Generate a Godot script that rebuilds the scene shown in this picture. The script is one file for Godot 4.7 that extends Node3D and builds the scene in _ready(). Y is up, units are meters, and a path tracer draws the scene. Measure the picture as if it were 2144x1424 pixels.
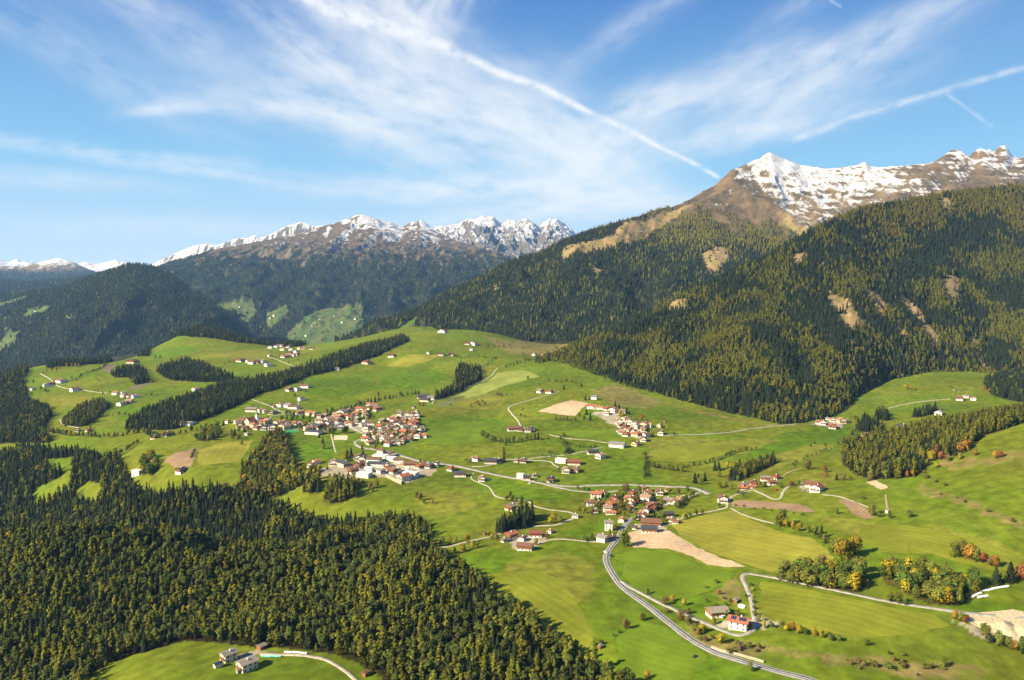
extends Node3D
# An alpine valley: meadows, villages, forests and snowy mountains under thin cirrus.
# Metres, y up. The camera hangs 240 m above the village and looks along -z.

const EYE := Vector3(0, 240, 0)
const SUN_TRAVEL := Vector3(0.88, -0.59, -0.45)

var rng := RandomNumberGenerator.new()
var used := {}
var M := {}
var n_fine := FastNoiseLite.new()
var n_mid := FastNoiseLite.new()
var n_big := FastNoiseLite.new()
var n_ridge := FastNoiseLite.new()
var n_warp := FastNoiseLite.new()

func _ready():
	rng.seed = 7
	set_camera()
	set_sky()
	set_sun()
	set_noise()
	make_materials()
	make_valley_grid()
	make_masks()
	make_ground()
	make_mountains()
	make_fields()
	make_roads()
	make_tree_shapes()
	make_woods()
	make_mountain_woods()
	make_single_trees()
	make_houses()
	make_far_farms()
	make_church()
	make_small_things()

# ---------------------------------------------------------------- camera, air, sun
func set_camera():
	var c := Camera3D.new()
	c.name = "camera"
	c.fov = 2.0 * rad_to_deg(atan(712.0 / 1650.0))
	c.near = 1.0
	c.far = 60000.0
	c.position = EYE
	c.rotation.x = -atan(112.0 / 1650.0)
	add_child(c)
	c.current = true

func set_sky():
	var e := Environment.new()
	e.background_mode = Environment.BG_SKY
	e.tonemap_mode = Environment.TONE_MAPPER_LINEAR
	e.tonemap_exposure = 3.1
	e.fog_enabled = true
	e.fog_density = 0.000022
	e.fog_light_color = Color(0.56, 0.76, 1.0)
	e.sdfgi_enabled = true
	e.ssao_enabled = true
	e.ssil_enabled = true
	var pm := PanoramaSkyMaterial.new()
	pm.panorama = ImageTexture.create_from_image(cirrus_sky())
	var sky := Sky.new()
	sky.sky_material = pm
	e.sky = sky
	e.background_energy_multiplier = 0.345
	var we := WorldEnvironment.new()
	we.name = "world_environment"
	we.environment = e
	add_child(we)

func set_sun():
	var s := DirectionalLight3D.new()
	s.name = "sun"
	s.light_energy = 1.6
	s.light_angular_distance = 0.5
	s.light_color = Color(1.0, 0.925, 0.78)
	s.shadow_enabled = true
	add_child(s)
	s.look_at_from_position(Vector3.ZERO, SUN_TRAVEL, Vector3.UP)

func seg_near(p: Vector2, line: PackedVector2Array) -> Vector2:
	# distance to a polyline and share of its length at the nearest place
	var best := 1e9
	var share := 0.0
	var n := line.size() - 1
	for i in n:
		var q := Geometry2D.get_closest_point_to_segment(p, line[i], line[i + 1])
		var d := p.distance_to(q)
		if d < best:
			best = d
			share = (i + q.distance_to(line[i]) / maxf(line[i].distance_to(line[i + 1]), 1e-6)) / n
	return Vector2(best, share)

# sky directions in degrees: x to the right of the view, y above the horizon
var fib := FastNoiseLite.new()
var veil := FastNoiseLite.new()
var warp := FastNoiseLite.new()
# cirrus patches: centre, half sizes, tilt, strength, fineness of the fibres
var patches := [
		[-6.5, 12.6, 11.0, 3.6, -14.0, 0.75, 1.0], [-13.2, 11.7, 6.5, 1.0, -9.0, 0.8, 1.3], [2.5, 11.0, 8.0, 3.4, -28.0, 0.7, 1.0], [5.5, 8.6, 6.5, 2.2, 32.0, 0.6, 1.3],
		[-9.5, 18.0, 6.5, 2.4, -30.0, 0.85, 1.2], [-14.0, 15.6, 7.0, 1.4, -32.0, 0.4, 1.5], [-5.0, 20.0, 4.0, 2.5, 60.0, 0.6, 1.2], [-1.0, 6.9, 11.0, 1.0, -2.0, 0.75, 1.5], [3.0, 5.4, 11.0, 0.8, 3.0, 0.65, 1.5],
		[10.5, 13.2, 5.5, 1.4, 18.0, 0.55, 1.3], [16.0, 14.0, 8.0, 1.6, 14.0, 0.45, 1.2], [24.0, 15.6, 10.0, 1.3, 24.0, 0.5, 1.1], [17.0, 10.6, 7.0, 1.0, 10.0, 0.5, 1.4], [20.0, 12.2, 9.0, 1.8, 20.0, 0.3, 1.0],
		[-22.5, 11.8, 2.8, 0.5, 8.0, 0.6, 1.8], [-27.0, 8.5, 13.0, 0.45, -3.0, 0.36, 1.9], [-19.0, 7.4, 10.0, 0.4, -5.0, 0.32, 1.9], [-30.0, 6.8, 9.0, 0.7, 0.0, 0.3, 1.4], [-20.0, 4.0, 14.0, 0.9, 1.0, 0.22, 1.2],
		[-28.0, 18.4, 8.0, 1.5, -22.0, 0.3, 1.1], [-27.0, 13.6, 9.0, 1.6, -26.0, 0.22, 1.1], [-21.0, 15.0, 8.0, 2.0, -30.0, 0.15, 1.4], [9.0, 18.0, 7.0, 1.0, 28.0, 0.2, 1.2], [21.0, 19.0, 9.0, 1.0, 30.0, 0.16, 1.2]]
# vapour trails: polyline, width at the start and at the end, strength
var trails := [
		[PackedVector2Array([Vector2(-24, 24.0), Vector2(-15.3, 19.7), Vector2(-12.6, 18.4), Vector2(-8.5, 17.4), Vector2(-5.9, 16.9), Vector2(-2.5, 15.5), Vector2(-0.8, 14.8), Vector2(2.0, 14.0), Vector2(4.4, 12.8), Vector2(8.5, 10.8), Vector2(12.6, 8.6), Vector2(14.5, 7.5)]), 0.72, 0.10, 1.25],
		[PackedVector2Array([Vector2(19.5, 9.9), Vector2(23.0, 11.0), Vector2(27.5, 11.9), Vector2(33.0, 12.9), Vector2(45, 15.0)]), 0.25, 0.16, 0.42],
		[PackedVector2Array([Vector2(28.5, 11.8), Vector2(30.9, 9.7)]), 0.06, 0.09, 0.35],
		[PackedVector2Array([Vector2(21.5, 18.2), Vector2(22.1, 17.8)]), 0.05, 0.06, 0.5]]

func sky_color(az: float, el: float) -> Color:
	var air: Color
	if el > 20.0:
		air = Color(0.085, 0.24, 0.60).lerp(Color(0.042, 0.13, 0.42), smoothstep(20.0, 75.0, el))
	elif el > 8.0:
		air = Color(0.29, 0.60, 0.87).lerp(Color(0.085, 0.24, 0.60), pow((el - 8.0) / 12.0, 0.9))
	else:
		air = Color(0.93, 1.0, 1.0).lerp(Color(0.29, 0.59, 0.86), pow(el / 8.0, 0.7))
	var k := 0.0
	var p := Vector2(az, el)
	var ww := warp.get_noise_2d(az, el * 2.0)
	var base := veil.get_noise_2d(az * 0.8 + 40.0, el * 2.2)
	if absf(az) > 36.0 or el > 25.0:
		var f := 0.45 + 0.8 * fib.get_noise_2d((az - el) * 0.4, (az + el) * 1.3)
		k = maxf(0.0, base - 0.05) * 1.5 * clampf(f, 0.0, 1.0)
	if absf(az) < 55.0 and el < 34.0:
		for b in patches:
			var dx: float = az - b[0]
			var dy: float = el - b[1]
			if absf(dx) > b[2] * 1.9 or absf(dy) > b[2] * 1.3:
				continue
			var a := deg_to_rad(b[4])
			var ax: float = dx * cos(a) + dy * sin(a)
			var ay: float = -dx * sin(a) + dy * cos(a)
			var rx: float = ax / b[2] + ww * 0.35
			var ry: float = ay / b[3] + ww * 0.6 + 0.3 * rx * rx
			var r2 := rx * rx + ry * ry
			if r2 > 3.4:
				continue
			var q: float = b[6]
			var f := 0.52 + 0.62 * fib.get_noise_2d(ax * 0.6 * q + b[0] * 7.0, ay * 3.4 * q) + 0.6 * fib.get_noise_2d(ax * 2.4 * q + 90.0, ay * 5.5 * q + b[1] * 9.0)
			k += b[5] * exp(-1.35 * r2) * clampf(f * 1.25 + 0.12, 0.12, 1.3)
	for s in trails:
		if absf(az) > 50.0 or el > 30.0:
			break
		var q := p + Vector2(0, ww * 0.22)
		var nr := seg_near(q, s[0])
		var wid: float = lerpf(s[1], s[2], sqrt(nr.y))
		if nr.x < wid * 3.0:
			var edge := 0.72 + 1.3 * fib.get_noise_2d(az * 5.0, el * 8.0)
			k += s[3] * exp(-pow(nr.x / wid, 2.0) * 1.1) * clampf(edge, 0.15, 1.2)
	k = 1.0 - exp(-1.5 * k)
	var c := air.lerp(Color(0.93, 0.95, 0.96), clampf(k, 0.0, 0.95))
	return c.linear_to_srgb()

func cirrus_sky() -> Image:
	fib.seed = 3
	fib.frequency = 0.11
	fib.fractal_octaves = 6
	fib.fractal_gain = 0.6
	veil.seed = 11
	veil.frequency = 0.032
	veil.fractal_octaves = 4
	warp.seed = 21
	warp.frequency = 0.06
	warp.fractal_octaves = 4
	# the whole dome coarsely, then the part with the fine fibres once more at full size
	var im := Image.create_empty(512, 256, false, Image.FORMAT_RGB8)
	im.fill(lin(0.5, 0.56, 0.62))
	for row in 130:
		for col in 512:
			var az := (col + 0.5) * 360.0 / 512.0
			im.set_pixel(col, row, sky_color(az if az < 180.0 else az - 360.0, maxf(0.0, 90.0 - (row + 0.5) * 180.0 / 256.0)))
	im.resize(4096, 2048, Image.INTERPOLATE_CUBIC)
	for row in range(740, 1026):
		for i in 860:
			var az := (i - 430 + 0.5) * 360.0 / 4096.0
			im.set_pixel((i - 430 + 4096) % 4096, row, sky_color(az, maxf(0.0, 90.0 - (row + 0.5) * 180.0 / 2048.0)))
	return im

# ---------------------------------------------------------------- helpers
func set_noise():
	for a in [[n_fine, 1, 0.05, 4], [n_mid, 2, 0.011, 4], [n_big, 3, 0.0016, 4], [n_ridge, 4, 0.0016, 5], [n_warp, 5, 0.004, 3]]:
		a[0].seed = a[1]
		a[0].frequency = a[2]
		a[0].fractal_octaves = a[3]
		a[0].noise_type = FastNoiseLite.TYPE_SIMPLEX_SMOOTH
	n_ridge.fractal_type = FastNoiseLite.FRACTAL_RIDGED

func numbered(called: String) -> String:
	var k: int = used.get(called, -1) + 1
	used[called] = k
	return called if k == 0 else "%s_%03d" % [called, k]

func tag(o: Node, label: String, category := "", group := ""):
	o.set_meta("label", label)
	if category != "":
		o.set_meta("category", category)
	if group != "":
		o.set_meta("group", group)

func thing(called: String, at: Vector3, turn: float, label: String, category: String, group := "") -> Node3D:
	var o := Node3D.new()
	o.name = numbered(called)
	o.position = at
	o.rotation.y = turn
	tag(o, label, category, group)
	add_child(o)
	return o

func part(called: String, mesh: Mesh, m: Material, parent: Node, at := Vector3.ZERO, scl := Vector3.ONE, rot := Vector3.ZERO) -> MeshInstance3D:
	var o := MeshInstance3D.new()
	o.name = called if parent != self else numbered(called)
	o.mesh = mesh
	if m:
		o.material_override = m
	o.position = at
	o.rotation = rot
	o.scale = scl
	parent.add_child(o, true)
	return o

func structure(called: String, mesh: Mesh, m: Material) -> MeshInstance3D:
	var o := part(called, mesh, m, self)
	o.set_meta("kind", "structure")
	return o

func lin(r: float, g: float, b: float) -> Color:
	return Color(r, g, b).linear_to_srgb()

func mat(key: String, r: float, g: float, b: float, rough := 0.85, tex: Texture2D = null, scl := 0.1) -> StandardMaterial3D:
	var m := StandardMaterial3D.new()
	m.resource_name = key
	m.albedo_color = lin(r, g, b)
	m.roughness = rough
	m.metallic_specular = 0.3
	if tex:
		m.albedo_texture = tex
		m.uv1_triplanar = true
		m.uv1_world_triplanar = true
		m.uv1_scale = Vector3.ONE * scl
	M[key] = m
	return m

func grain(sd: int, freq: float, oct: int, lo: float, size := 512) -> ImageTexture:
	var n := FastNoiseLite.new()
	n.seed = sd
	n.frequency = freq
	n.fractal_octaves = oct
	n.fractal_gain = 0.62
	var im := n.get_seamless_image(size, size)
	im.convert(Image.FORMAT_RGB8)
	im.adjust_bcs(1.0, 1.0, 1.0)
	# squeeze the range to lo..1
	var d := im.get_data()
	for i in d.size():
		d[i] = int(255.0 * lo + d[i] * (1.0 - lo))
	return ImageTexture.create_from_image(Image.create_from_data(size, size, false, Image.FORMAT_RGB8, d))

func make_materials():
	var g1 := grain(31, 0.012, 6, 0.66, 512)
	var g2 := grain(32, 0.008, 5, 0.78, 256)
	var gr: StandardMaterial3D = mat("ground", 1, 1, 1, 0.95, g1, 1.0 / 110.0)
	gr.vertex_color_use_as_albedo = true
	gr.metallic_specular = 0.1
	gr.detail_enabled = true
	gr.detail_blend_mode = BaseMaterial3D.BLEND_MODE_MUL
	gr.detail_uv_layer = BaseMaterial3D.DETAIL_UV_2
	gr.detail_albedo = g2
	gr.uv2_triplanar = true
	gr.uv2_world_triplanar = true
	gr.uv2_scale = Vector3.ONE / 470.0
	var mt: StandardMaterial3D = mat("mountain", 1, 1, 1, 0.95, g1, 1.0 / 420.0)
	mt.vertex_color_use_as_albedo = true
	mt.metallic_specular = 0.1
	for a in [["asphalt", .19, .19, .185], ["concrete", .36, .345, .31], ["gravel", .44, .40, .31], ["dirt", .36, .30, .17]]:
		mat(a[0], a[1], a[2], a[3], 0.9, g1, 1.0 / 40.0)
	mat("line", .8, .8, .78, 0.7)
	for a in [["w", .80, .77, .70], ["c", .72, .62, .42], ["o", .24, .105, .045], ["G", .3, .28, .25]]:
		mat("wall_" + a[0], a[1], a[2], a[3], 0.85, g2, 1.0 / 14.0)
	M["wall_g"] = M["wall_G"]
	for a in [["r", .42, .15, .08], ["t", .36, .225, .155], ["b", .20, .105, .07], ["g", .24, .22, .195], ["d", .065, .072, .088], ["n", .24, .085, .055], ["f", .82, .80, .76], ["s", .30, .27, .215]]:
		mat("roof_" + a[0], a[1], a[2], a[3], 0.7, g1, 1.0 / 9.0)
	var sp: StandardMaterial3D = mat("solar", .02, .03, .06, 0.18)
	sp.metallic_specular = 0.6
	M["roof_p"] = sp
	mat("window", .03, .035, .045, 0.15)
	mat("wood", .20, .09, .04, 0.8, g1, 0.4)
	mat("wood_dark", .09, .05, .03, 0.8, g1, 0.4)
	mat("bark", .10, .07, .05, 0.9)
	mat("white", .82, .82, .80, 0.5)
	mat("teal", .22, .60, .52, 0.45)
	mat("metal", .42, .43, .44, 0.45)
	mat("sand", .54, .45, .29, 0.95, g1, 1.0 / 16.0)
	mat("wall_stone", .44, .39, .30, 0.9, g1, 1.0 / 8.0)
	mat("car_red", .45, .04, .03, 0.3)
	mat("car_dark", .03, .03, .04, 0.3)
	mat("car_white", .8, .8, .8, 0.3)
	mat("gold", .55, .4, .08, 0.35)
	mat("spire", .10, .19, .13, 0.5)

# ---------------------------------------------------------------- valley floor
const U0 := -0.9
const U1 := 0.9
const NU := 145
const V0 := 5.15
const V1 := 9.15
const NV := 180
var vg := PackedFloat32Array()

func make_valley_grid():
	vg.resize(NU * NV)
	var n: int = VALLEY.size() / 3
	var pu := PackedFloat64Array()
	var pv := PackedFloat64Array()
	var pw := PackedFloat64Array()
	for i in n:
		pu.append(VALLEY[3 * i])
		pv.append(VALLEY[3 * i + 1])
		pw.append(VALLEY[3 * i + 2])
	for j in NV:
		var v := V0 + (V1 - V0) * j / (NV - 1)
		for i in NU:
			var u := U0 + (U1 - U0) * i / (NU - 1)
			var y: float = VALLEY_PLANE[0] + VALLEY_PLANE[1] * u + VALLEY_PLANE[2] * v
			for k in n:
				var a := u - pu[k]
				var b := v - pv[k]
				var r := a * a + b * b
				if r > 1e-12:
					y += pw[k] * r * log(r)
			vg[j * NU + i] = y

func cub(a: float, b: float, c: float, d: float, t: float) -> float:
	return b + 0.5 * t * (c - a + t * (2.0 * a - 5.0 * b + 4.0 * c - d + t * (3.0 * (b - c) + d - a)))

func height(x: float, z: float) -> float:
	var dd := maxf(-z, 180.0)
	var fu := clampf((x / dd - U0) / (U1 - U0) * (NU - 1), 1.0, NU - 2.001)
	var fv := clampf((log(dd) - V0) / (V1 - V0) * (NV - 1), 1.0, NV - 2.001)
	var i := int(fu)
	var j := int(fv)
	var tu := fu - i
	var k := (j - 1) * NU + i - 1
	var a := cub(vg[k], vg[k + 1], vg[k + 2], vg[k + 3], tu)
	k += NU
	var b := cub(vg[k], vg[k + 1], vg[k + 2], vg[k + 3], tu)
	k += NU
	var c := cub(vg[k], vg[k + 1], vg[k + 2], vg[k + 3], tu)
	k += NU
	var d := cub(vg[k], vg[k + 1], vg[k + 2], vg[k + 3], tu)
	var y := cub(a, b, c, d, fv - j) + n_mid.get_noise_2d(x, z) * 1.6
	if dd < 860.0 and x < 0.0:
		# hummocks and hollows under the big forest
		y += 15.0 * n_warp.get_noise_2d(x * 2.1 + 60.0, z * 2.1) * smoothstep(-20.0, -140.0, x) * smoothstep(570.0, 640.0, dd) * smoothstep(860.0, 800.0, dd)
	return y

# ---------------------------------------------------------------- land cover in plan
const NEAR_X := -1700.0
const NEAR_Z := -3500.0
const FAR_X := -4500.0
const FAR_Z := -7600.0
var wood_map: Image      # 2 m a pixel: 1 mixed 2 spruce 3 larch 4 broadleaf
var tone_map: Image      # 2 m a pixel: 1 dry 2 fresh 3 pale 4 yard
var clear_map: Image     # 6 m a pixel: 1 bare 2 meadow

func fill_poly(im: Image, flat: Array, x0: float, z0: float, step: float, value: int):
	var n := flat.size() / 2
	var lo := 1e9
	var hi := -1e9
	for i in n:
		lo = minf(lo, flat[2 * i + 1])
		hi = maxf(hi, flat[2 * i + 1])
	var c := Color8(value, value, value)
	for row in range(maxi(0, int((lo - z0) / step)), mini(im.get_height() - 1, int((hi - z0) / step)) + 1):
		var z := z0 + (row + 0.5) * step
		var xs := []
		for i in n:
			var j := (i + 1) % n
			var za: float = flat[2 * i + 1]
			var zb: float = flat[2 * j + 1]
			if (za > z) != (zb > z):
				xs.append(flat[2 * i] + (flat[2 * j] - flat[2 * i]) * (z - za) / (zb - za))
		xs.sort()
		for k in xs.size() / 2:
			var a := clampi(int((xs[2 * k] - x0) / step), 0, im.get_width())
			var b := clampi(int((xs[2 * k + 1] - x0) / step), 0, im.get_width())
			if b > a:
				im.fill_rect(Rect2i(a, row, b - a, 1), c)

func make_masks():
	wood_map = Image.create_empty(1700, 1750, false, Image.FORMAT_L8)
	tone_map = Image.create_empty(1700, 1750, false, Image.FORMAT_L8)
	clear_map = Image.create_empty(1400, 1270, false, Image.FORMAT_L8)
	var codes := {"mixed": 1, "spruce": 2, "larch": 3, "broad": 4, "autumn": 5, "clear": 0}
	for k in ["mixed", "spruce", "larch", "broad", "autumn", "clear"]:
		for p in WOODS[k]:
			fill_poly(wood_map, p, NEAR_X, NEAR_Z, 2.0, codes[k])
	codes = {"dry": 1, "fresh": 2, "pale": 3, "yard": 4}
	for k in codes:
		for p in TONES[k]:
			fill_poly(tone_map, p, NEAR_X, NEAR_Z, 2.0, codes[k])
	for k in [["bare", 1], ["meadow", 2]]:
		for p in CLEARINGS[k[0]]:
			fill_poly(clear_map, p, FAR_X, FAR_Z, 6.0, k[1])

func look(im: Image, x: float, z: float, x0: float, z0: float, step: float) -> int:
	var i := int((x - x0) / step)
	var j := int((z - z0) / step)
	if i < 0 or j < 0 or i >= im.get_width() or j >= im.get_height():
		return 0
	return im.get_pixel(i, j).r8

func ground_color(x: float, z: float) -> Color:
	var a := n_mid.get_noise_2d(x * 0.8 + 900.0, z * 0.8)
	var b := n_big.get_noise_2d(x * 2.0, z * 2.0 + 500.0)
	var f := n_fine.get_noise_2d(x, z)
	var c := Color(0.205, 0.248, 0.022).lerp(Color(0.155, 0.236, 0.017), clampf(0.5 + b * 1.6, 0, 1))
	c = c.lerp(Color(0.275, 0.27, 0.043), clampf(a * 0.45 + f * 0.08 - 0.03, 0, 0.5))
	c = c.lerp(Color(0.135, 0.21, 0.013), clampf(-a * 0.4 + f * 0.08 - 0.1, 0, 0.4))
	var jx := x + f * 9.0
	var jz := z + n_fine.get_noise_2d(x + 300.0, z) * 9.0
	var tone := look(tone_map, x + f * 2.0, z, NEAR_X, NEAR_Z, 2.0)
	if tone < 2:
		tone = look(tone_map, jx, jz, NEAR_X, NEAR_Z, 2.0)
	match tone:
		1:
			c = c.lerp(Color(0.33, 0.255, 0.10), clampf(0.62 + f * 0.9, 0.1, 0.95))
		2:
			c = c.lerp(Color(0.125, 0.235, 0.012), 0.75)
		3:
			c = c.lerp(Color(0.285, 0.285, 0.045), 0.68)
		4:
			c = Color(0.52, 0.46, 0.34)
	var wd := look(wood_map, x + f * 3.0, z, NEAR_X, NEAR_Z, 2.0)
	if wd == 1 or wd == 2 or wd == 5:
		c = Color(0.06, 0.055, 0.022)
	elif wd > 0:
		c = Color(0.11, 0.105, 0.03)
	return c

func grid_mesh(pts: PackedVector3Array, cols: PackedColorArray, nx: int, ny: int) -> ArrayMesh:
	var st := SurfaceTool.new()
	st.begin(Mesh.PRIMITIVE_TRIANGLES)
	for i in pts.size():
		st.set_color(cols[i])
		st.add_vertex(pts[i])
	for j in ny - 1:
		for i in nx - 1:
			var k := j * nx + i
			st.add_index(k)
			st.add_index(k + nx)
			st.add_index(k + 1)
			st.add_index(k + 1)
			st.add_index(k + nx)
			st.add_index(k + nx + 1)
	st.generate_normals()
	return st.commit()

func make_ground():
	var nx := 600
	var dist := PackedFloat32Array()
	var v := 5.3
	while v < 8.3:
		dist.append(exp(v))
		v += 0.0064
	while v < 9.1:
		dist.append(exp(v))
		v += 0.02
	for d in [9500.0, 12000.0, 15500.0, 19500.0]:
		dist.append(d)
	var ny := dist.size()
	var pts := PackedVector3Array()
	var cols := PackedColorArray()
	for j in ny:
		# rows run from far to near so that the faces look up
		var d := dist[ny - 1 - j]
		for i in nx:
			var x := d * (-0.88 + 1.76 * i / (nx - 1))
			pts.append(Vector3(x, height(x, -d), -d))
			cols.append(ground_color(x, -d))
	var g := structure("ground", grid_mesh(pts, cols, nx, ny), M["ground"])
	tag(g, "green valley meadows rolling away to the mountains")

# ---------------------------------------------------------------- mountains
var hills := {}

func net_rows(flat_rows: Array) -> Array:
	var rows := []
	for r in flat_rows:
		var a := PackedVector3Array()
		for i in r.size() / 3:
			a.append(Vector3(r[3 * i], r[3 * i + 1], r[3 * i + 2]))
		rows.append(a)
	return rows

func crv(a: Vector3, b: Vector3, c: Vector3, d: Vector3, t: float) -> Vector3:
	return b + 0.5 * t * (c - a + t * (2.0 * a - 5.0 * b + 4.0 * c - d + t * (3.0 * (b - c) + d - a)))

func snowiness(called: String, p: Vector3, nrm: Vector3, f: float, g: float) -> float:
	var to_sun := -Vector2(SUN_TRAVEL.x, SUN_TRAVEL.z).normalized()
	var facing := Vector2(nrm.x, nrm.z).dot(to_sun)
	match called:
		"forest_mountain":
			var band := n_mid.get_noise_2d(p.x * 0.35, p.y * 2.6 + p.z * 0.3)
			return (p.y - 690.0) / 260.0 - facing * 2.1 + band * 1.5 + g * 1.3 + (0.42 if p.x > 1380.0 and p.x < 2300.0 else -0.75) - maxf(0.0, 0.70 - nrm.y) * 3.0
		"snow_mountain":
			return (p.y - 800.0) / 210.0 - facing * 2.3 + f * 1.5 + g * 1.2 - maxf(0.0, 0.66 - nrm.y) * 3.0
		"snow_range":
			return (p.y - 800.0) / 330.0 - facing * 1.5 + f * 1.6 + g * 1.2 - maxf(0.0, 0.64 - nrm.y) * 6.0
		"white_range":
			return 0.9 + f * 1.2 + g * 1.2 - facing * 0.9 - maxf(0.0, 0.62 - nrm.y) * 5.0
		"far_hill":
			return (p.y - 560.0) / 120.0 + f + g
		"far_snow_hill", "distant_peaks":
			return 0.9 + f * 1.2 + g * 1.3
	return -1.0

func tree_cover(called: String, p: Vector3, f: float) -> float:
	# how wooded a place on a mountain is, 0 to 1
	var fj := n_fine.get_noise_2d(p.x * 0.7, p.z * 0.7) * 17.0
	var c := look(clear_map, p.x + fj + f * 8.0, p.z + fj, FAR_X, FAR_Z, 6.0)
	if c > 0:
		if c == 2:
			# hedges between the far fields
			return 0.8 if absf(n_warp.get_noise_2d(p.x * 1.3, p.z * 1.3)) < 0.012 else 0.004
		return 0.03
	match called:
		"wooded_mountain":
			return clampf(1.15 + f * 0.5 - maxf(0.0, (p.y - 560.0) / 260.0), 0.0, 1.0)
		"forest_mountain":
			var line := 660.0 + f * 130.0 - clampf((p.x - 800.0) / 500.0, 0.0, 1.0) * 110.0
			return clampf((line - p.y) / 110.0, 0.0, 1.0)
		"snow_mountain":
			return clampf((610.0 + f * 300.0 - p.y) / 180.0, 0.0, 1.0)
		"dark_hill":
			return 1.0
		"blue_hill":
			return 1.0
		"far_hill":
			return clampf((520.0 - p.y) / 120.0, 0.0, 1.0)
	return 0.0

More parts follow.
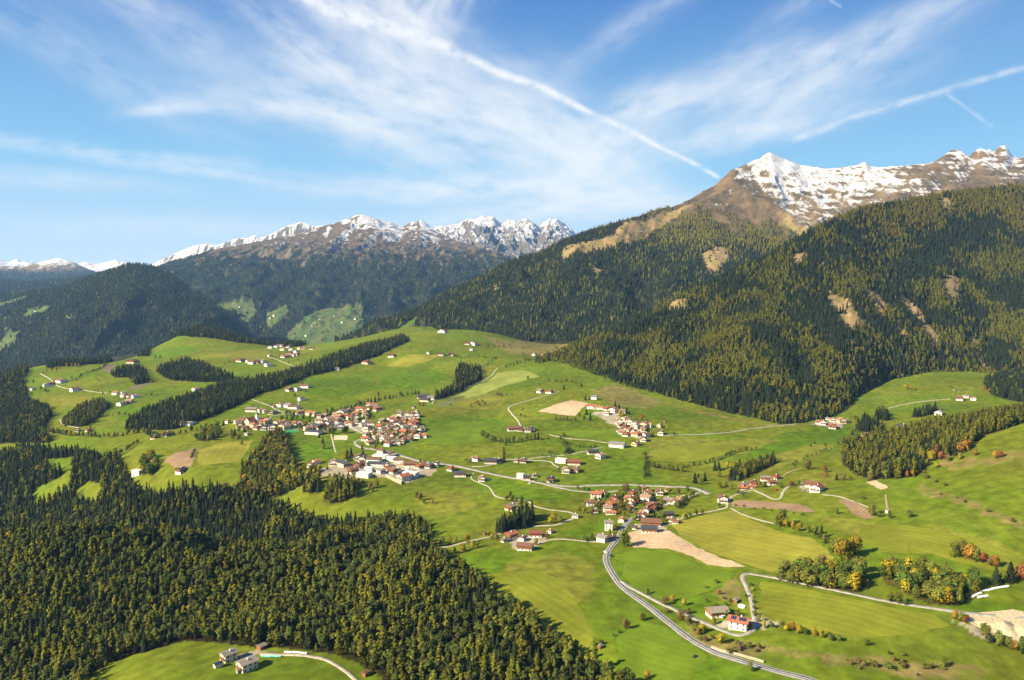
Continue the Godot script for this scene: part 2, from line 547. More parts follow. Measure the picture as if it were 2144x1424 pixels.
func make_mountains():
	var shape := { # columns, rows, relief in metres, its wavelength factor
		"wooded_mountain": [300, 150, 26.0, 1.3], "forest_mountain": [520, 260, 46.0, 1.4], "snow_mountain": [380, 230, 120.0, 0.85], "snow_range": [260, 140, 120.0, 1.5],
		"white_range": [150, 50, 60.0, 0.8], "dark_hill": [220, 110, 62.0, 1.0], "blue_hill": [90, 60, 40.0, 0.6], "far_hill": [110, 60, 50.0, 0.5], "far_snow_hill": [100, 40, 70.0, 0.4], "distant_peaks": [80, 40, 150.0, 0.3]}
	var labels := {
		"wooded_mountain": "steep wooded mountainside with bare tan clearings above the side valley", "forest_mountain": "dark forested mountain rising to a brown shoulder and a snowy peak", "snow_mountain": "brown mountain with streaks of snow beyond the low valley",
		"snow_range": "jagged rocky range with white snowfields behind the brown mountain", "white_range": "snow covered ridge line behind the brown mountain", "dark_hill": "dark forested cone shaped hill across the low valley", "blue_hill": "hazy forested ridge behind the cone shaped hill",
		"far_hill": "long distant hill with a snowy top", "far_snow_hill": "low white mountain between the distant hills", "distant_peaks": "tiny pale peaks on the horizon"}
	for called in MOUNTAIN_NETS:
		var d: Dictionary = MOUNTAIN_NETS[called]
		var net := net_rows(d.rows)
		var spurs := []
		for s in d.spurs:
			spurs.append([s[0], net_rows([s[1]])[0]])
		var nx: int = shape[called][0]
		var ny: int = shape[called][1]
		var relief: float = shape[called][2]
		var wl: float = shape[called][3]
		var crest: PackedVector3Array = net[3]
		var nc := crest.size()
		# even steps in direction along the crest
		var dirs := PackedFloat32Array()
		for q in crest:
			dirs.append(q.x / -q.z)
		var nb := 8
		var pts := PackedVector3Array()
		pts.resize(nx * (ny + nb + 1))
		for i in nx:
			var u := lerpf(dirs[0], dirs[nc - 1], float(i) / (nx - 1))
			var k := 0
			while k < nc - 2 and dirs[k + 1] < u:
				k += 1
			var t := (u - dirs[k]) / (dirs[k + 1] - dirs[k])
			var q := []
			for r in 4:
				q.append(net[r][k].lerp(net[r][k + 1], t))
			var before: Vector3 = q[0] * 2.0 - q[1]
			var after: Vector3 = q[3] * 2.0 - q[2]
			var outward := Vector3(u, 0, -1).normalized()
			for j in ny:
				var s := 3.0 * j / (ny - 1)
				var seg := mini(int(s), 2)
				var a: Vector3 = before if seg == 0 else q[seg - 1]
				var e: Vector3 = after if seg == 2 else q[seg + 2]
				var p := crv(a, q[seg], q[seg + 1], e, s - seg)
				# ribs and gullies, quiet at the foot; little at the crest
				var w := s / 3.0
				var amp := relief * clampf(w * 4.0, 0, 1) * ((0.08 if called == "snow_mountain" else 0.25) + 0.7 * clampf((1.0 - w) * 4.0, 0, 1))
				var wx := n_warp.get_noise_2d(p.x, p.z) * 120.0
				if look(clear_map, p.x, p.z, FAR_X, FAR_Z, 6.0) == 2:
					amp *= 0.25
				# they run down the slope
				p.y += amp * (n_ridge.get_noise_2d((p.x + wx) * wl, (p.z - wx) * wl * 0.38) - 0.25) * 1.3
				p.y += amp * 0.16 * n_mid.get_noise_2d(p.x * wl, p.z * wl * 0.7)
				for sp in spurs:
					var best := -1e9
					var line: PackedVector3Array = sp[1]
					for m in line.size() - 1:
						var l0 := line[m]
						var l1 := line[m + 1]
						var ex := l1.x - l0.x
						var ez := l1.z - l0.z
						var tt := clampf(((p.x - l0.x) * ex + (p.z - l0.z) * ez) / (ex * ex + ez * ez), 0.0, 1.0)
						var gx := p.x - l0.x - ex * tt
						var gz := p.z - l0.z - ez * tt
						best = maxf(best, lerpf(l0.y, l1.y, tt) - sp[0] * sqrt(gx * gx + gz * gz + 400.0) + sp[0] * 20.0)
					if best > p.y - 60.0:
						best += amp * 0.35 * n_ridge.get_noise_2d(p.x * 2.2, p.z * 2.2)
						var hh := clampf(0.5 + 0.5 * (best - p.y) / 40.0, 0.0, 1.0)
						p.y = lerpf(p.y, best, hh) + 40.0 * hh * (1.0 - hh) * 0.5
				# rows are stored from the crest down, after the back slope
				pts[(ny + nb - 1 - j) * nx + i] = p
			var top := pts[nb * nx + i]
			for j in nb:
				var r := (nb - j) / float(nb)
				var deep: float = r * (600.0 + 0.12 * absf(top.z))
				var bp := top + outward * deep
				bp.y = top.y - deep * d.back_slope + n_ridge.get_noise_2d(bp.x * wl, bp.z * wl) * relief * 0.4 * r
				pts[j * nx + i] = bp
			var foot := pts[(ny + nb - 1) * nx + i]
			pts[(ny + nb) * nx + i] = foot - outward * 60.0 + Vector3(0, -260, 0)
		var rows := ny + nb + 1
		# colours follow what grows or lies there
		var cols := PackedColorArray()
		cols.resize(pts.size())
		for j in rows:
			for i in nx:
				var k := j * nx + i
				var p := pts[k]
				var ex := pts[k + (1 if i < nx - 1 else 0)] - pts[k - (1 if i > 0 else 0)]
				var ey := pts[k + (nx if j < rows - 1 else 0)] - pts[k - (nx if j > 0 else 0)]
				var nrm := ey.cross(ex).normalized()
				var f := n_mid.get_noise_2d(p.x * 0.55, p.z * 0.55 + p.y * 0.5)
				var g := n_fine.get_noise_2d(p.x * 0.5, p.z * 0.5 + p.y * 0.4)
				var c := Color(0.195, 0.14, 0.08).lerp(Color(0.115, 0.092, 0.058), clampf(0.5 + f * 1.2 + g * 0.9, 0, 1))
				if called == "snow_mountain":
					c = Color(0.135, 0.102, 0.068).lerp(Color(0.088, 0.075, 0.055), clampf(0.5 + f * 1.2 + g * 0.9, 0, 1))
				if called in ["snow_range", "white_range", "distant_peaks"]:
					c = Color(0.16, 0.145, 0.13).lerp(Color(0.10, 0.09, 0.08), clampf(0.5 + g, 0, 1))
				elif nrm.y < 0.72:
					c = c.lerp(Color(0.17, 0.155, 0.135), clampf((0.72 - nrm.y) * 5.0 + g * 0.5, 0, 0.85))
				var tc := tree_cover(called, p, f)
				c = c.lerp(Color(0.045, 0.05, 0.022), tc)
				var fj := n_fine.get_noise_2d(p.x * 0.7, p.z * 0.7) * 17.0
				var cl := look(clear_map, p.x + fj + f * 8.0, p.z + fj, FAR_X, FAR_Z, 6.0)
				if cl == 1:
					c = Color(0.33, 0.235, 0.125).lerp(Color(0.21, 0.19, 0.07), clampf(0.35 + g * 1.3, 0, 1))
				elif cl == 2:
					c = Color(0.085, 0.135, 0.034).lerp(Color(0.125, 0.15, 0.045), clampf(0.5 + f * 2.0, 0, 1))
				var sn := snowiness(called, p, nrm, f, g)
				c = c.lerp(Color(0.76, 0.77, 0.79), smoothstep(0.0, 0.6, sn))
				cols[k] = c
		var o := structure(called, grid_mesh(pts, cols, nx, rows), M["mountain"])
		tag(o, labels[called])
		hills[called] = [pts, nx, nb, rows]

# ---------------------------------------------------------------- fields, roads
func drape(poly: PackedVector2Array, lift: float, cell: float, along: float) -> ArrayMesh:
	# the outline cut into small cells that follow the ground
	var st := SurfaceTool.new()
	st.begin(Mesh.PRIMITIVE_TRIANGLES)
	var r := Rect2(poly[0], Vector2.ZERO)
	for p in poly:
		r = r.expand(p)
	var ca := cos(along)
	var sa := sin(along)
	for j in range(int(floor(r.position.y / cell)), int(ceil(r.end.y / cell)) + 1):
		for i in range(int(floor(r.position.x / cell)), int(ceil(r.end.x / cell)) + 1):
			var sq := PackedVector2Array([Vector2(i, j) * cell, Vector2(i + 1, j) * cell, Vector2(i + 1, j + 1) * cell, Vector2(i, j + 1) * cell])
			for q in Geometry2D.intersect_polygons(poly, sq):
				var tri := Geometry2D.triangulate_polygon(q)
				for t in range(0, tri.size(), 3):
					var abc := [q[tri[t]], q[tri[t + 1]], q[tri[t + 2]]]
					if (abc[1] - abc[0]).cross(abc[2] - abc[0]) < 0.0:
						abc.reverse()
					for p in abc:
						st.set_normal(ground_normal(p.x, p.y))
						st.set_uv(Vector2(p.x * ca + p.y * sa, -p.x * sa + p.y * ca) / 40.0)
						# the margin dips to the turf; only cell corners lie inside
						var inner := absf(p.x / cell - roundf(p.x / cell)) < 0.001 and absf(p.y / cell - roundf(p.y / cell)) < 0.001
						st.add_vertex(Vector3(p.x, height(p.x, p.y) + (lift if inner else 0.1 if lift < 1.0 else 0.3), p.y))
	return st.commit()

func ground_normal(x: float, z: float) -> Vector3:
	return Vector3(height(x - 3, z) - height(x + 3, z), 6.0, height(x, z - 3) - height(x, z + 3)).normalized()

func stripes(a: Color, b: Color, count: int, rough: float, sd: int) -> ImageTexture:
	# rows of cut grass or furrows, 40 m of them, with uneven edges
	var n := FastNoiseLite.new()
	n.seed = sd
	n.frequency = 0.02
	n.fractal_octaves = 4
	var s := 256
	var im := Image.create_empty(s, s, false, Image.FORMAT_RGB8)
	for y in s:
		for x in s:
			var w := sin(TAU * (y * count / float(s) + 0.25 * n.get_noise_2d(x * 0.35, y * 0.8)))
			var k := clampf(0.5 + w * (1.0 - rough) * 0.5 + n.get_noise_2d(x * 1.2, y * 3.0) * rough + n.get_noise_2d(x * 6.0, y * 6.0) * 0.35, 0, 1)
			im.set_pixel(x, y, a.lerp(b, k).linear_to_srgb())
	return ImageTexture.create_from_image(im)

func make_fields():
	var looks := {
		"tan": [Color(0.38, 0.28, 0.17), Color(0.56, 0.43, 0.28), 9, 0.75], "brown": [Color(0.21, 0.145, 0.085), Color(0.31, 0.22, 0.135), 9, 0.7], "grey": [Color(0.13, 0.11, 0.075), Color(0.19, 0.16, 0.11), 9, 0.7],
		"straw": [Color(0.195, 0.205, 0.022), Color(0.26, 0.25, 0.04), 4, 0.5], "pale": [Color(0.185, 0.235, 0.04), Color(0.25, 0.28, 0.07), 4, 0.5], "green": [Color(0.10, 0.165, 0.011), Color(0.135, 0.195, 0.016), 6, 0.6], "hay": [Color(0.14, 0.175, 0.014), Color(0.20, 0.212, 0.025), 5, 0.5], "sand": [Color(0.55, 0.45, 0.30), Color(0.66, 0.55, 0.38), 4, 0.9],
		"court": [Color(0.05, 0.22, 0.09), Color(0.06, 0.26, 0.11), 2, 0.9], "orchard": [Color(0.09, 0.12, 0.035), Color(0.2, 0.22, 0.09), 10, 0.2]}
	var mats := {}
	var names := {"tan": "dusty tan", "brown": "dark brown", "grey": "grey brown", "straw": "yellow green striped", "pale": "pale green striped", "sand": "sandy", "green": "lush green", "hay": "fresh cut striped", "court": "dark green", "orchard": "ruled green"}
	for f in FIELDS:
		var key: String = f[1]
		if not mats.has(key):
			var l: Array = looks[key]
			var m := StandardMaterial3D.new()
			m.resource_name = "field_" + key
			m.albedo_texture = stripes(l[0], l[1], l[2], l[3], 40 + mats.size())
			m.roughness = 0.95
			m.metallic_specular = 0.1
			m.detail_enabled = true
			m.detail_blend_mode = BaseMaterial3D.BLEND_MODE_MUL
			m.detail_uv_layer = BaseMaterial3D.DETAIL_UV_2
			m.detail_albedo = M["ground"].detail_albedo
			m.uv2_triplanar = true
			m.uv2_world_triplanar = true
			m.uv2_scale = Vector3.ONE / 150.0
			mats[key] = m
		var poly := PackedVector2Array()
		var n: int = f[3].size() / 2
		for i in n:
			# ragged margins
			var a := Vector2(f[3][2 * i], f[3][2 * i + 1])
			var b := Vector2(f[3][2 * ((i + 1) % n)], f[3][2 * ((i + 1) % n) + 1])
			var k := maxi(1, int(a.distance_to(b) / 5.0))
			for q in k:
				var p := a.lerp(b, float(q) / k)
				poly.append(p + Vector2(n_fine.get_noise_2d(p.x * 3.0, p.y * 3.0), n_fine.get_noise_2d(p.x * 3.0 + 50.0, p.y * 3.0)) * 2.6)
		var far := -poly[0].y > 1250.0
		var o := structure(f[0], drape(poly, 1.1 if far else 0.55, 11.0 if far else 6.0, f[2]), mats[key])
		tag(o, "%s %s %s" % [names[key], String(f[0]).replace("_", " "), place_words(poly[0].x, poly[0].y)])

func smooth_line(flat: Array, step: float) -> PackedVector2Array:
	var c := Curve2D.new()
	var n := flat.size() / 2
	for i in n:
		var p := Vector2(flat[2 * i], flat[2 * i + 1])
		var a := Vector2(flat[2 * maxi(i - 1, 0)], flat[2 * maxi(i - 1, 0) + 1])
		var b := Vector2(flat[2 * mini(i + 1, n - 1)], flat[2 * mini(i + 1, n - 1) + 1])
		var dir := (b - a).normalized()
		c.add_point(p, -dir * p.distance_to(a) * 0.33, dir * p.distance_to(b) * 0.33)
	c.bake_interval = step
	return c.get_baked_points()

func ribbon(line: PackedVector2Array, from: float, to: float, lift: float, skirt: float) -> ArrayMesh:
	var st := SurfaceTool.new()
	st.begin(Mesh.PRIMITIVE_TRIANGLES)
	var prof := [[from - skirt, -0.9], [from, lift], [(from + to) * 0.5, lift + 0.05], [to, lift], [to + skirt, -0.9]]
	if skirt == 0.0:
		prof = [[from, lift], [to, lift]]
	var m := prof.size()
	for i in line.size():
		var d := (line[mini(i + 1, line.size() - 1)] - line[maxi(i - 1, 0)]).normalized()
		var side := Vector2(-d.y, d.x)
		var cy := height(line[i].x, line[i].y)
		for q in prof:
			var p: Vector2 = line[i] + side * q[0]
			var y := lerpf(height(p.x, p.y), cy, 0.5)
			st.add_vertex(Vector3(p.x, maxf(y, height(p.x, p.y)) + q[1], p.y))
	for i in line.size() - 1:
		for j in m - 1:
			var k := i * m + j
			for q in [k, k + m, k + 1, k + 1, k + m, k + m + 1]:
				st.add_index(q)
	st.generate_normals()
	return st.commit()

func make_roads():
	for r in ROADS:
		var line := smooth_line(r[3], 4.0)
		var far := -line[0].y > 1300.0
		var o := structure(r[0], ribbon(line, -r[2] * 0.43, r[2] * 0.43, 0.5 if far else 0.28, 0.7), M[r[1]])
		var mid := line[line.size() / 2]
		var words := {"asphalt": "grey asphalt", "concrete": "pale grey", "gravel": "pale gravel", "dirt": "brown dirt"}
		tag(o, "%s %s %s" % [words[r[1]], String(r[0]).replace("_", " "), place_words(mid.x, mid.y)])
		if r[0] == "main_road":
			for s in [-1.0, 1.0]:
				part("edge_line", ribbon(line, s * 2.5 - 0.1, s * 2.5 + 0.1, 0.345, 0.0), M["line"], o)
			part("centre_line", ribbon(line, -0.1, 0.1, 0.36, 0.0), M["line"], o)

func place_words(x: float, z: float) -> String:
	var best := 1e12
	var words := ""
	for l in LANDMARKS:
		var d := Vector2(l[0] - x, l[1] - z).length_squared()
		if d < best:
			best = d
			words = l[2]
	return words

# ---------------------------------------------------------------- trees
var shapes := {}

func leaf(st: SurfaceTool, a: Vector3, b: Vector3, c: Vector3, na: Vector3, nb: Vector3, nc: Vector3):
	if (c - a).cross(b - a).dot(na + nb + nc) < 0.0:
		leaf(st, a, c, b, na, nc, nb)
		return
	st.set_normal(na)
	st.add_vertex(a)
	st.set_normal(nb)
	st.add_vertex(b)
	st.set_normal(nc)
	st.add_vertex(c)

func conifer_crown(tiers: int, arms: int, radius: float, low: float, power: float, droop: float, sd: int) -> ArrayMesh:
	# 1 m tall: tiers of drooping boughs round the stem
	var r := RandomNumberGenerator.new()
	r.seed = sd
	var st := SurfaceTool.new()
	st.begin(Mesh.PRIMITIVE_TRIANGLES)
	for t in tiers:
		var k := float(t) / tiers
		var y := low + (1.0 - low) * k
		var rad := radius * pow(1.0 - k, power) + 0.006
		var top := y + (1.0 - low) / tiers * 1.9
		var turn := r.randf() * TAU
		for a in arms:
			var g := turn + TAU * (a + r.randf_range(-0.3, 0.3)) / arms
			var len := rad * r.randf_range(0.6, 1.28)
			var half := TAU / arms * 0.46
			var out := Vector3(cos(g), 0, sin(g))
			var tip := out * len + Vector3(0, y - droop * len * r.randf_range(0.5, 1.4), 0)
			var l := Vector3(cos(g - half), 0, sin(g - half)) * len * 0.55 + Vector3(0, y + 0.01, 0)
			var rr := Vector3(cos(g + half), 0, sin(g + half)) * len * 0.55 + Vector3(0, y + 0.01, 0)
			var apex := Vector3(0, minf(top, 1.0) + (0.02 if t == tiers - 1 else 0.0), 0)
			var n0 := (out + Vector3(r.randf_range(-0.35, 0.35), r.randf_range(0.3, 0.9), r.randf_range(-0.35, 0.35))).normalized()
			var up := Vector3(0, 1, 0)
			leaf(st, apex, rr, tip, (n0 + up * 0.4).normalized(), n0, n0)
			leaf(st, apex, tip, l, (n0 + up * 0.4).normalized(), n0, n0)
	return st.commit()

func leafy_crown(count: int, wide: float, low: float, lobes: int, size: float, sd: int, pointed := false) -> ArrayMesh:
	# 1 m tall: leaf clumps spread over and inside several lobes
	var r := RandomNumberGenerator.new()
	r.seed = sd
	var st := SurfaceTool.new()
	st.begin(Mesh.PRIMITIVE_TRIANGLES)
	var mid := (low + 1.0) * 0.5
	var hh := (1.0 - low) * 0.5
	var cs := []
	for i in lobes:
		var a := TAU * i / lobes + r.randf() * 0.8
		var k := r.randf_range(-0.6, 0.65)
		var q := r.randf_range(0.25, 0.6) * sqrt(1.0 - k * k)
		if pointed:
			# clumps get smaller up the stem
			k = -0.85 + 1.75 * i / (lobes - 1)
			q = 0.5 * (1.0 - (k + 1.0) * 0.5) + 0.05
			a = i * 2.4 + r.randf() * 0.6
			cs.append([Vector3(cos(a) * wide * q, mid + k * hh, sin(a) * wide * q), 0.62 * pow(1.0 - (k + 1.0) * 0.44, 0.8)])
			continue
		cs.append([Vector3(cos(a) * wide * q, mid + k * hh, sin(a) * wide * q), r.randf_range(0.42, 0.62)])
	if not pointed:
		cs.append([Vector3(0, mid + hh * 0.5, 0), 0.5])
	var centre := Vector3(0, mid - hh * 0.2, 0)
	for i in count:
		var c: Array = cs[r.randi() % cs.size()]
		var d := Vector3(r.randfn(), r.randfn(), r.randfn()).normalized()
		var rad: float = c[1] * (1.0 - 0.35 * pow(r.randf(), 2.0))
		var p: Vector3 = c[0] + Vector3(d.x * wide, d.y * (wide * 1.1 if pointed else hh), d.z * wide) * rad
		var n := (d * 0.75 + (p - centre).normalized() * 0.8 + Vector3(r.randfn(), r.randfn(), r.randfn()) * 0.25).normalized()
		var tx := n.cross(Vector3(r.randfn(), r.randfn(), r.randfn())).normalized()
		var ty := n.cross(tx)
		var s := size * r.randf_range(0.6, 1.4)
		var a0 := p + tx * s
		var a1 := p + ty * s * r.randf_range(0.6, 1.0) + n * s * 0.25
		var a2 := p - tx * s * r.randf_range(0.7, 1.1)
		var a3 := p - ty * s * r.randf_range(0.6, 1.0) - n * s * 0.3
		leaf(st, a0, a1, a2, n, n, n)
		leaf(st, a0, a2, a3, n, n, n)
	return st.commit()

func trunk_shape(r0: float, r1: float, top: float) -> ArrayMesh:
	var st := SurfaceTool.new()
	st.begin(Mesh.PRIMITIVE_TRIANGLES)
	for i in 7:
		for j in 2:
			var a := TAU * i / 6.0
			var r := r0 if j == 0 else r1
			st.set_normal(Vector3(cos(a), 0.1, sin(a)).normalized())
			st.add_vertex(Vector3(cos(a) * r, -0.06 if j == 0 else top, sin(a) * r))
	for i in 6:
		for q in [2 * i, 2 * i + 1, 2 * i + 2, 2 * i + 2, 2 * i + 1, 2 * i + 3]:
			st.add_index(q)
	return st.commit()

func join(crown: ArrayMesh, trunk: ArrayMesh, cm: Material) -> ArrayMesh:
	var am := ArrayMesh.new()
	am.add_surface_from_arrays(Mesh.PRIMITIVE_TRIANGLES, crown.surface_get_arrays(0))
	am.surface_set_material(0, cm)
	am.add_surface_from_arrays(Mesh.PRIMITIVE_TRIANGLES, trunk.surface_get_arrays(0))
	am.surface_set_material(1, M["bark"])
	return am

func make_tree_shapes():
	var cm := mat("foliage", 1, 1, 1, 0.9)
	cm.vertex_color_use_as_albedo = true
	cm.metallic_specular = 0.12
	cm.backlight = Color(0.12, 0.12, 0.12)
	shapes["trunk"] = trunk_shape(0.017, 0.004, 0.9)
	shapes["stem"] = trunk_shape(0.03, 0.012, 0.6)
	for v in 3:
		shapes["spruce%d" % v] = conifer_crown(14, 10, 0.20, 0.04, 0.74, 0.6, 100 + v)
		shapes["larch%d" % v] = leafy_crown(240, 0.22, 0.12, 9, 0.05, 110 + v, true)
		shapes["pine%d" % v] = leafy_crown(220, 0.25, 0.32, 6, 0.05, 120 + v)
		shapes["broad%d" % v] = leafy_crown(460, 0.40, 0.08, 8, 0.05, 130 + v)
		shapes["bush%d" % v] = leafy_crown(170, 0.55, 0.0, 5, 0.09, 140 + v)
		shapes["far%d" % v] = conifer_crown(5, 6, 0.21, 0.02, 0.9, 0.3, 150 + v)

const TINT := {"s": [0.018, 0.026, 0.011], "l": [0.096, 0.100, 0.012], "p": [0.050, 0.062, 0.014], "g": [0.062, 0.095, 0.016], "o": [0.098, 0.108, 0.018], "y": [0.22, 0.175, 0.013], "a": [0.24, 0.13, 0.020], "r": [0.17, 0.065, 0.026], "b": [0.115, 0.082, 0.03]}

func tint(k: String, spread := 0.34) -> Color:
	var t: Array = TINT[k]
	var v := 1.0 + rng.randf_range(-spread, spread)
	var w := rng.randf_range(-0.12, 0.12)
	return Color(t[0] * v * (1.0 + w), t[1] * v, t[2] * v * (1.0 - w))

func scatter(called: String, label: String, category: String, items: Array):
	# items: [shape, transform, colour]; one object for what nobody could count
	var by := {}
	for it in items:
		by.get_or_add(it[0], []).append(it)
	var holder := Node3D.new()
	holder.name = numbered(called)
	holder.set_meta("kind", "stuff")
	tag(holder, label, category)
	add_child(holder)
	for key in by:
		var list: Array = by[key]
		var mm := MultiMesh.new()
		mm.transform_format = MultiMesh.TRANSFORM_3D
		mm.use_colors = true
		var stem: String = "stem" if key.begins_with("broad") or key.begins_with("bush") or key.begins_with("pine") else "trunk"
		mm.mesh = join(shapes[key], shapes[stem], M["foliage"])
		mm.instance_count = list.size()
		for i in list.size():
			mm.set_instance_transform(i, list[i][1])
			mm.set_instance_color(i, list[i][2])
		var o := MultiMeshInstance3D.new()
		o.name = "trees"
		o.multimesh = mm
		o.set_meta("kind", "stuff")
		holder.add_child(o, true)

func tint_material(k: String, step: int) -> StandardMaterial3D:
	var key := "leaves_%s%d" % [k, step]
	if not M.has(key):
		var t: Array = TINT[k]
		var v := 0.74 + 0.26 * step
		var m := mat(key, t[0] * v * (1.06 - 0.06 * step), t[1] * v, t[2] * v, 0.9)
		m.metallic_specular = 0.12
		m.backlight = Color(0.12, 0.12, 0.12)
	return M[key]

func plant(called: String, crown: String, stem: String, k: String, at: Vector3, tall: float, wide: float, label: String, category: String, group: String):
	var o := thing(called, at, rng.randf() * TAU, label, category, group)
	part("trunk", shapes[stem], M["bark"], o, Vector3.ZERO, Vector3(tall, tall, tall))
	part("crown", shapes[crown], tint_material(k, rng.randi() % 3), o, Vector3.ZERO, Vector3(tall * wide, tall, tall * wide))

func make_woods():
	var near := []
	var conifers := []
	var larches := []
	var leafy := []
	var z := -380.0
	while z > -3450.0:
		var step := 4.6 if z > -840.0 else 5.2 if z > -1150.0 else (6.2 if z > -1900.0 else 7.5)
		var x := z * 0.72
		while x < -z * 0.72:
			var px := x + rng.randf_range(-0.5, 0.5) * step
			var pz := z + rng.randf_range(-0.5, 0.5) * step
			x += step
			var w := look(wood_map, px, pz, NEAR_X, NEAR_Z, 2.0)
			if w == 0:
				continue
			var f := n_mid.get_noise_2d(px * 0.9 + 200.0, pz * 0.9)
			var q := rng.randf()
			var k := "s"
			if w == 1:
				var edge := n_big.get_noise_2d(px * 3.0, pz * 3.0)
				var front := -pz < 840.0
				if q < (0.34 if front else 0.05) + f * 0.6:
					k = "l"
				elif q < (0.80 if front else 0.22) + edge * 0.3:
					k = "p"
				elif q > 0.985 - maxf(edge, 0.0) * 0.12:
					k = ["y", "o", "o"][rng.randi() % 3]
			elif w == 2:
				k = "s" if q < 0.9 else ("l" if q < 0.96 else "o")
			elif w == 3:
				k = "l" if q < 0.48 + f * 0.5 else ("s" if q < 0.9 else "o")
			elif w == 5:
				k = ["o", "l", "g", "s", "o", "y", "l", "s", "o", "b"][rng.randi() % 10]
			else:
				k = ["o", "o", "g", "g", "o", "l", "g", "y"][rng.randi() % 8]
				if rng.randf() < 0.3:
					continue
			var tall := rng.randf_range(9.5, 20.5) if w == 1 and -pz < 840.0 else rng.randf_range(15.0, 23.0)
			tall *= (0.85 + 0.3 * f + (0.0 if w < 3 else -0.12))
			if w == 4:
				tall = rng.randf_range(9.0, 14.0)
			elif k == "p":
				tall *= 0.86
			elif k in ["y", "o", "a", "g", "b"]:
				tall *= 0.72
			var crown: String = {"s": "spruce", "l": "larch", "p": "pine"}.get(k, "broad") + str(rng.randi() % 3)
			if rng.randf() < 0.06:
				tall *= 0.6
			var at := Vector3(px, height(px, pz), pz)
			var wide := rng.randf_range(0.85, 1.25) * (1.12 if k in ["p", "l"] else 1.05)
			near.append([-pz, crown, k, at, tall, wide, w])
		z -= step
	# the trees that show largest are things of their own
	near.sort_custom(func(a, b): return a[0] / a[4] < b[0] / b[4])
	var left := {"s": 220, "p": 130, "l": 220, "x": 120}
	var names := {"s": ["spruce_tree", "%sdark green spruce in the forest %s", "spruce tree"], "p": ["pine_tree", "%sround topped pine in the forest %s", "pine tree"], "l": ["larch_tree", "%syellow green larch in the forest %s", "larch tree"]}
	var hue := {"y": "golden yellow", "o": "olive green", "a": "orange", "g": "green", "b": "brown"}
	for t in near:
		var kk: String = t[2] if t[2] in ["s", "p", "l"] else "x"
		var at: Vector3 = t[3]
		var seen: bool = absf(at.x / -at.z) < 0.66 and (240.0 - at.y - t[4]) / -at.z < 0.53
		if seen and left[kk] > 0:
			left[kk] -= 1
			var where := wood_words(at) if t[6] == 1 else place_words(at.x, at.z)
			var build := ("tall " if t[4] > 19.5 else ("short " if t[4] < 14.0 else "")) + ("slender " if t[5] < 0.98 else ("broad " if t[5] > 1.25 else ""))
			if kk == "x":
				plant("broadleaf_tree", t[1], "stem", t[2], at, t[4], t[5], "%s autumn tree in the wood %s" % [hue[t[2]], where], "tree", "autumn trees in the woods")
			else:
				var nm: Array = names[kk]
				plant(nm[0], t[1], "stem" if kk == "p" else "trunk", kk, at, t[4], t[5], nm[1] % [build, where], nm[2], "largest %ss of the woods" % nm[2])
			continue
		var b := Basis(Vector3.UP, rng.randf() * TAU).scaled(Vector3(t[4] * t[5], t[4], t[4] * t[5]))
		var it := [t[1], Transform3D(b, at), tint(t[2])]
		if kk == "l":
			larches.append(it)
		elif kk == "x":
			leafy.append(it)
		else:
			conifers.append(it)
	scatter("conifer_forest", "dense spruce and pine forest covering the gorge and the valley slopes", "forest", conifers)
	scatter("larch_forest", "yellow green larches mixed through the valley forests", "forest", larches)
	scatter("broadleaf_wood", "olive and golden autumn trees mixed through the valley woods", "wood", leafy)

func wood_words(at: Vector3) -> String:
	var best := 1e12
	var words := ""
	for l in [[-200, -545, "at the edge of the meadow farm"], [-150, -540, "behind the white bales"], [-95, -520, "beside the brown forest hut"], [-20, -560, "deep below the hay meadow"], [40, -500, "along the lower hay meadow"], [-20, -620, "along the upper hay meadow"], [-90, -680, "beside the lane to the farm"], [-260, -620, "above the meadow farm"], [-330, -560, "left of the farm clearing"], [-420, -760, "on the rounded wooded knoll"], [-300, -760, "on the slope towards the gorge"], [-160, -780, "under the lower meadow"]]:
		var d := Vector2(l[0] - at.x, l[1] - at.z).length_squared()
		if d < best:
			best = d
			words = l[2]
	return words

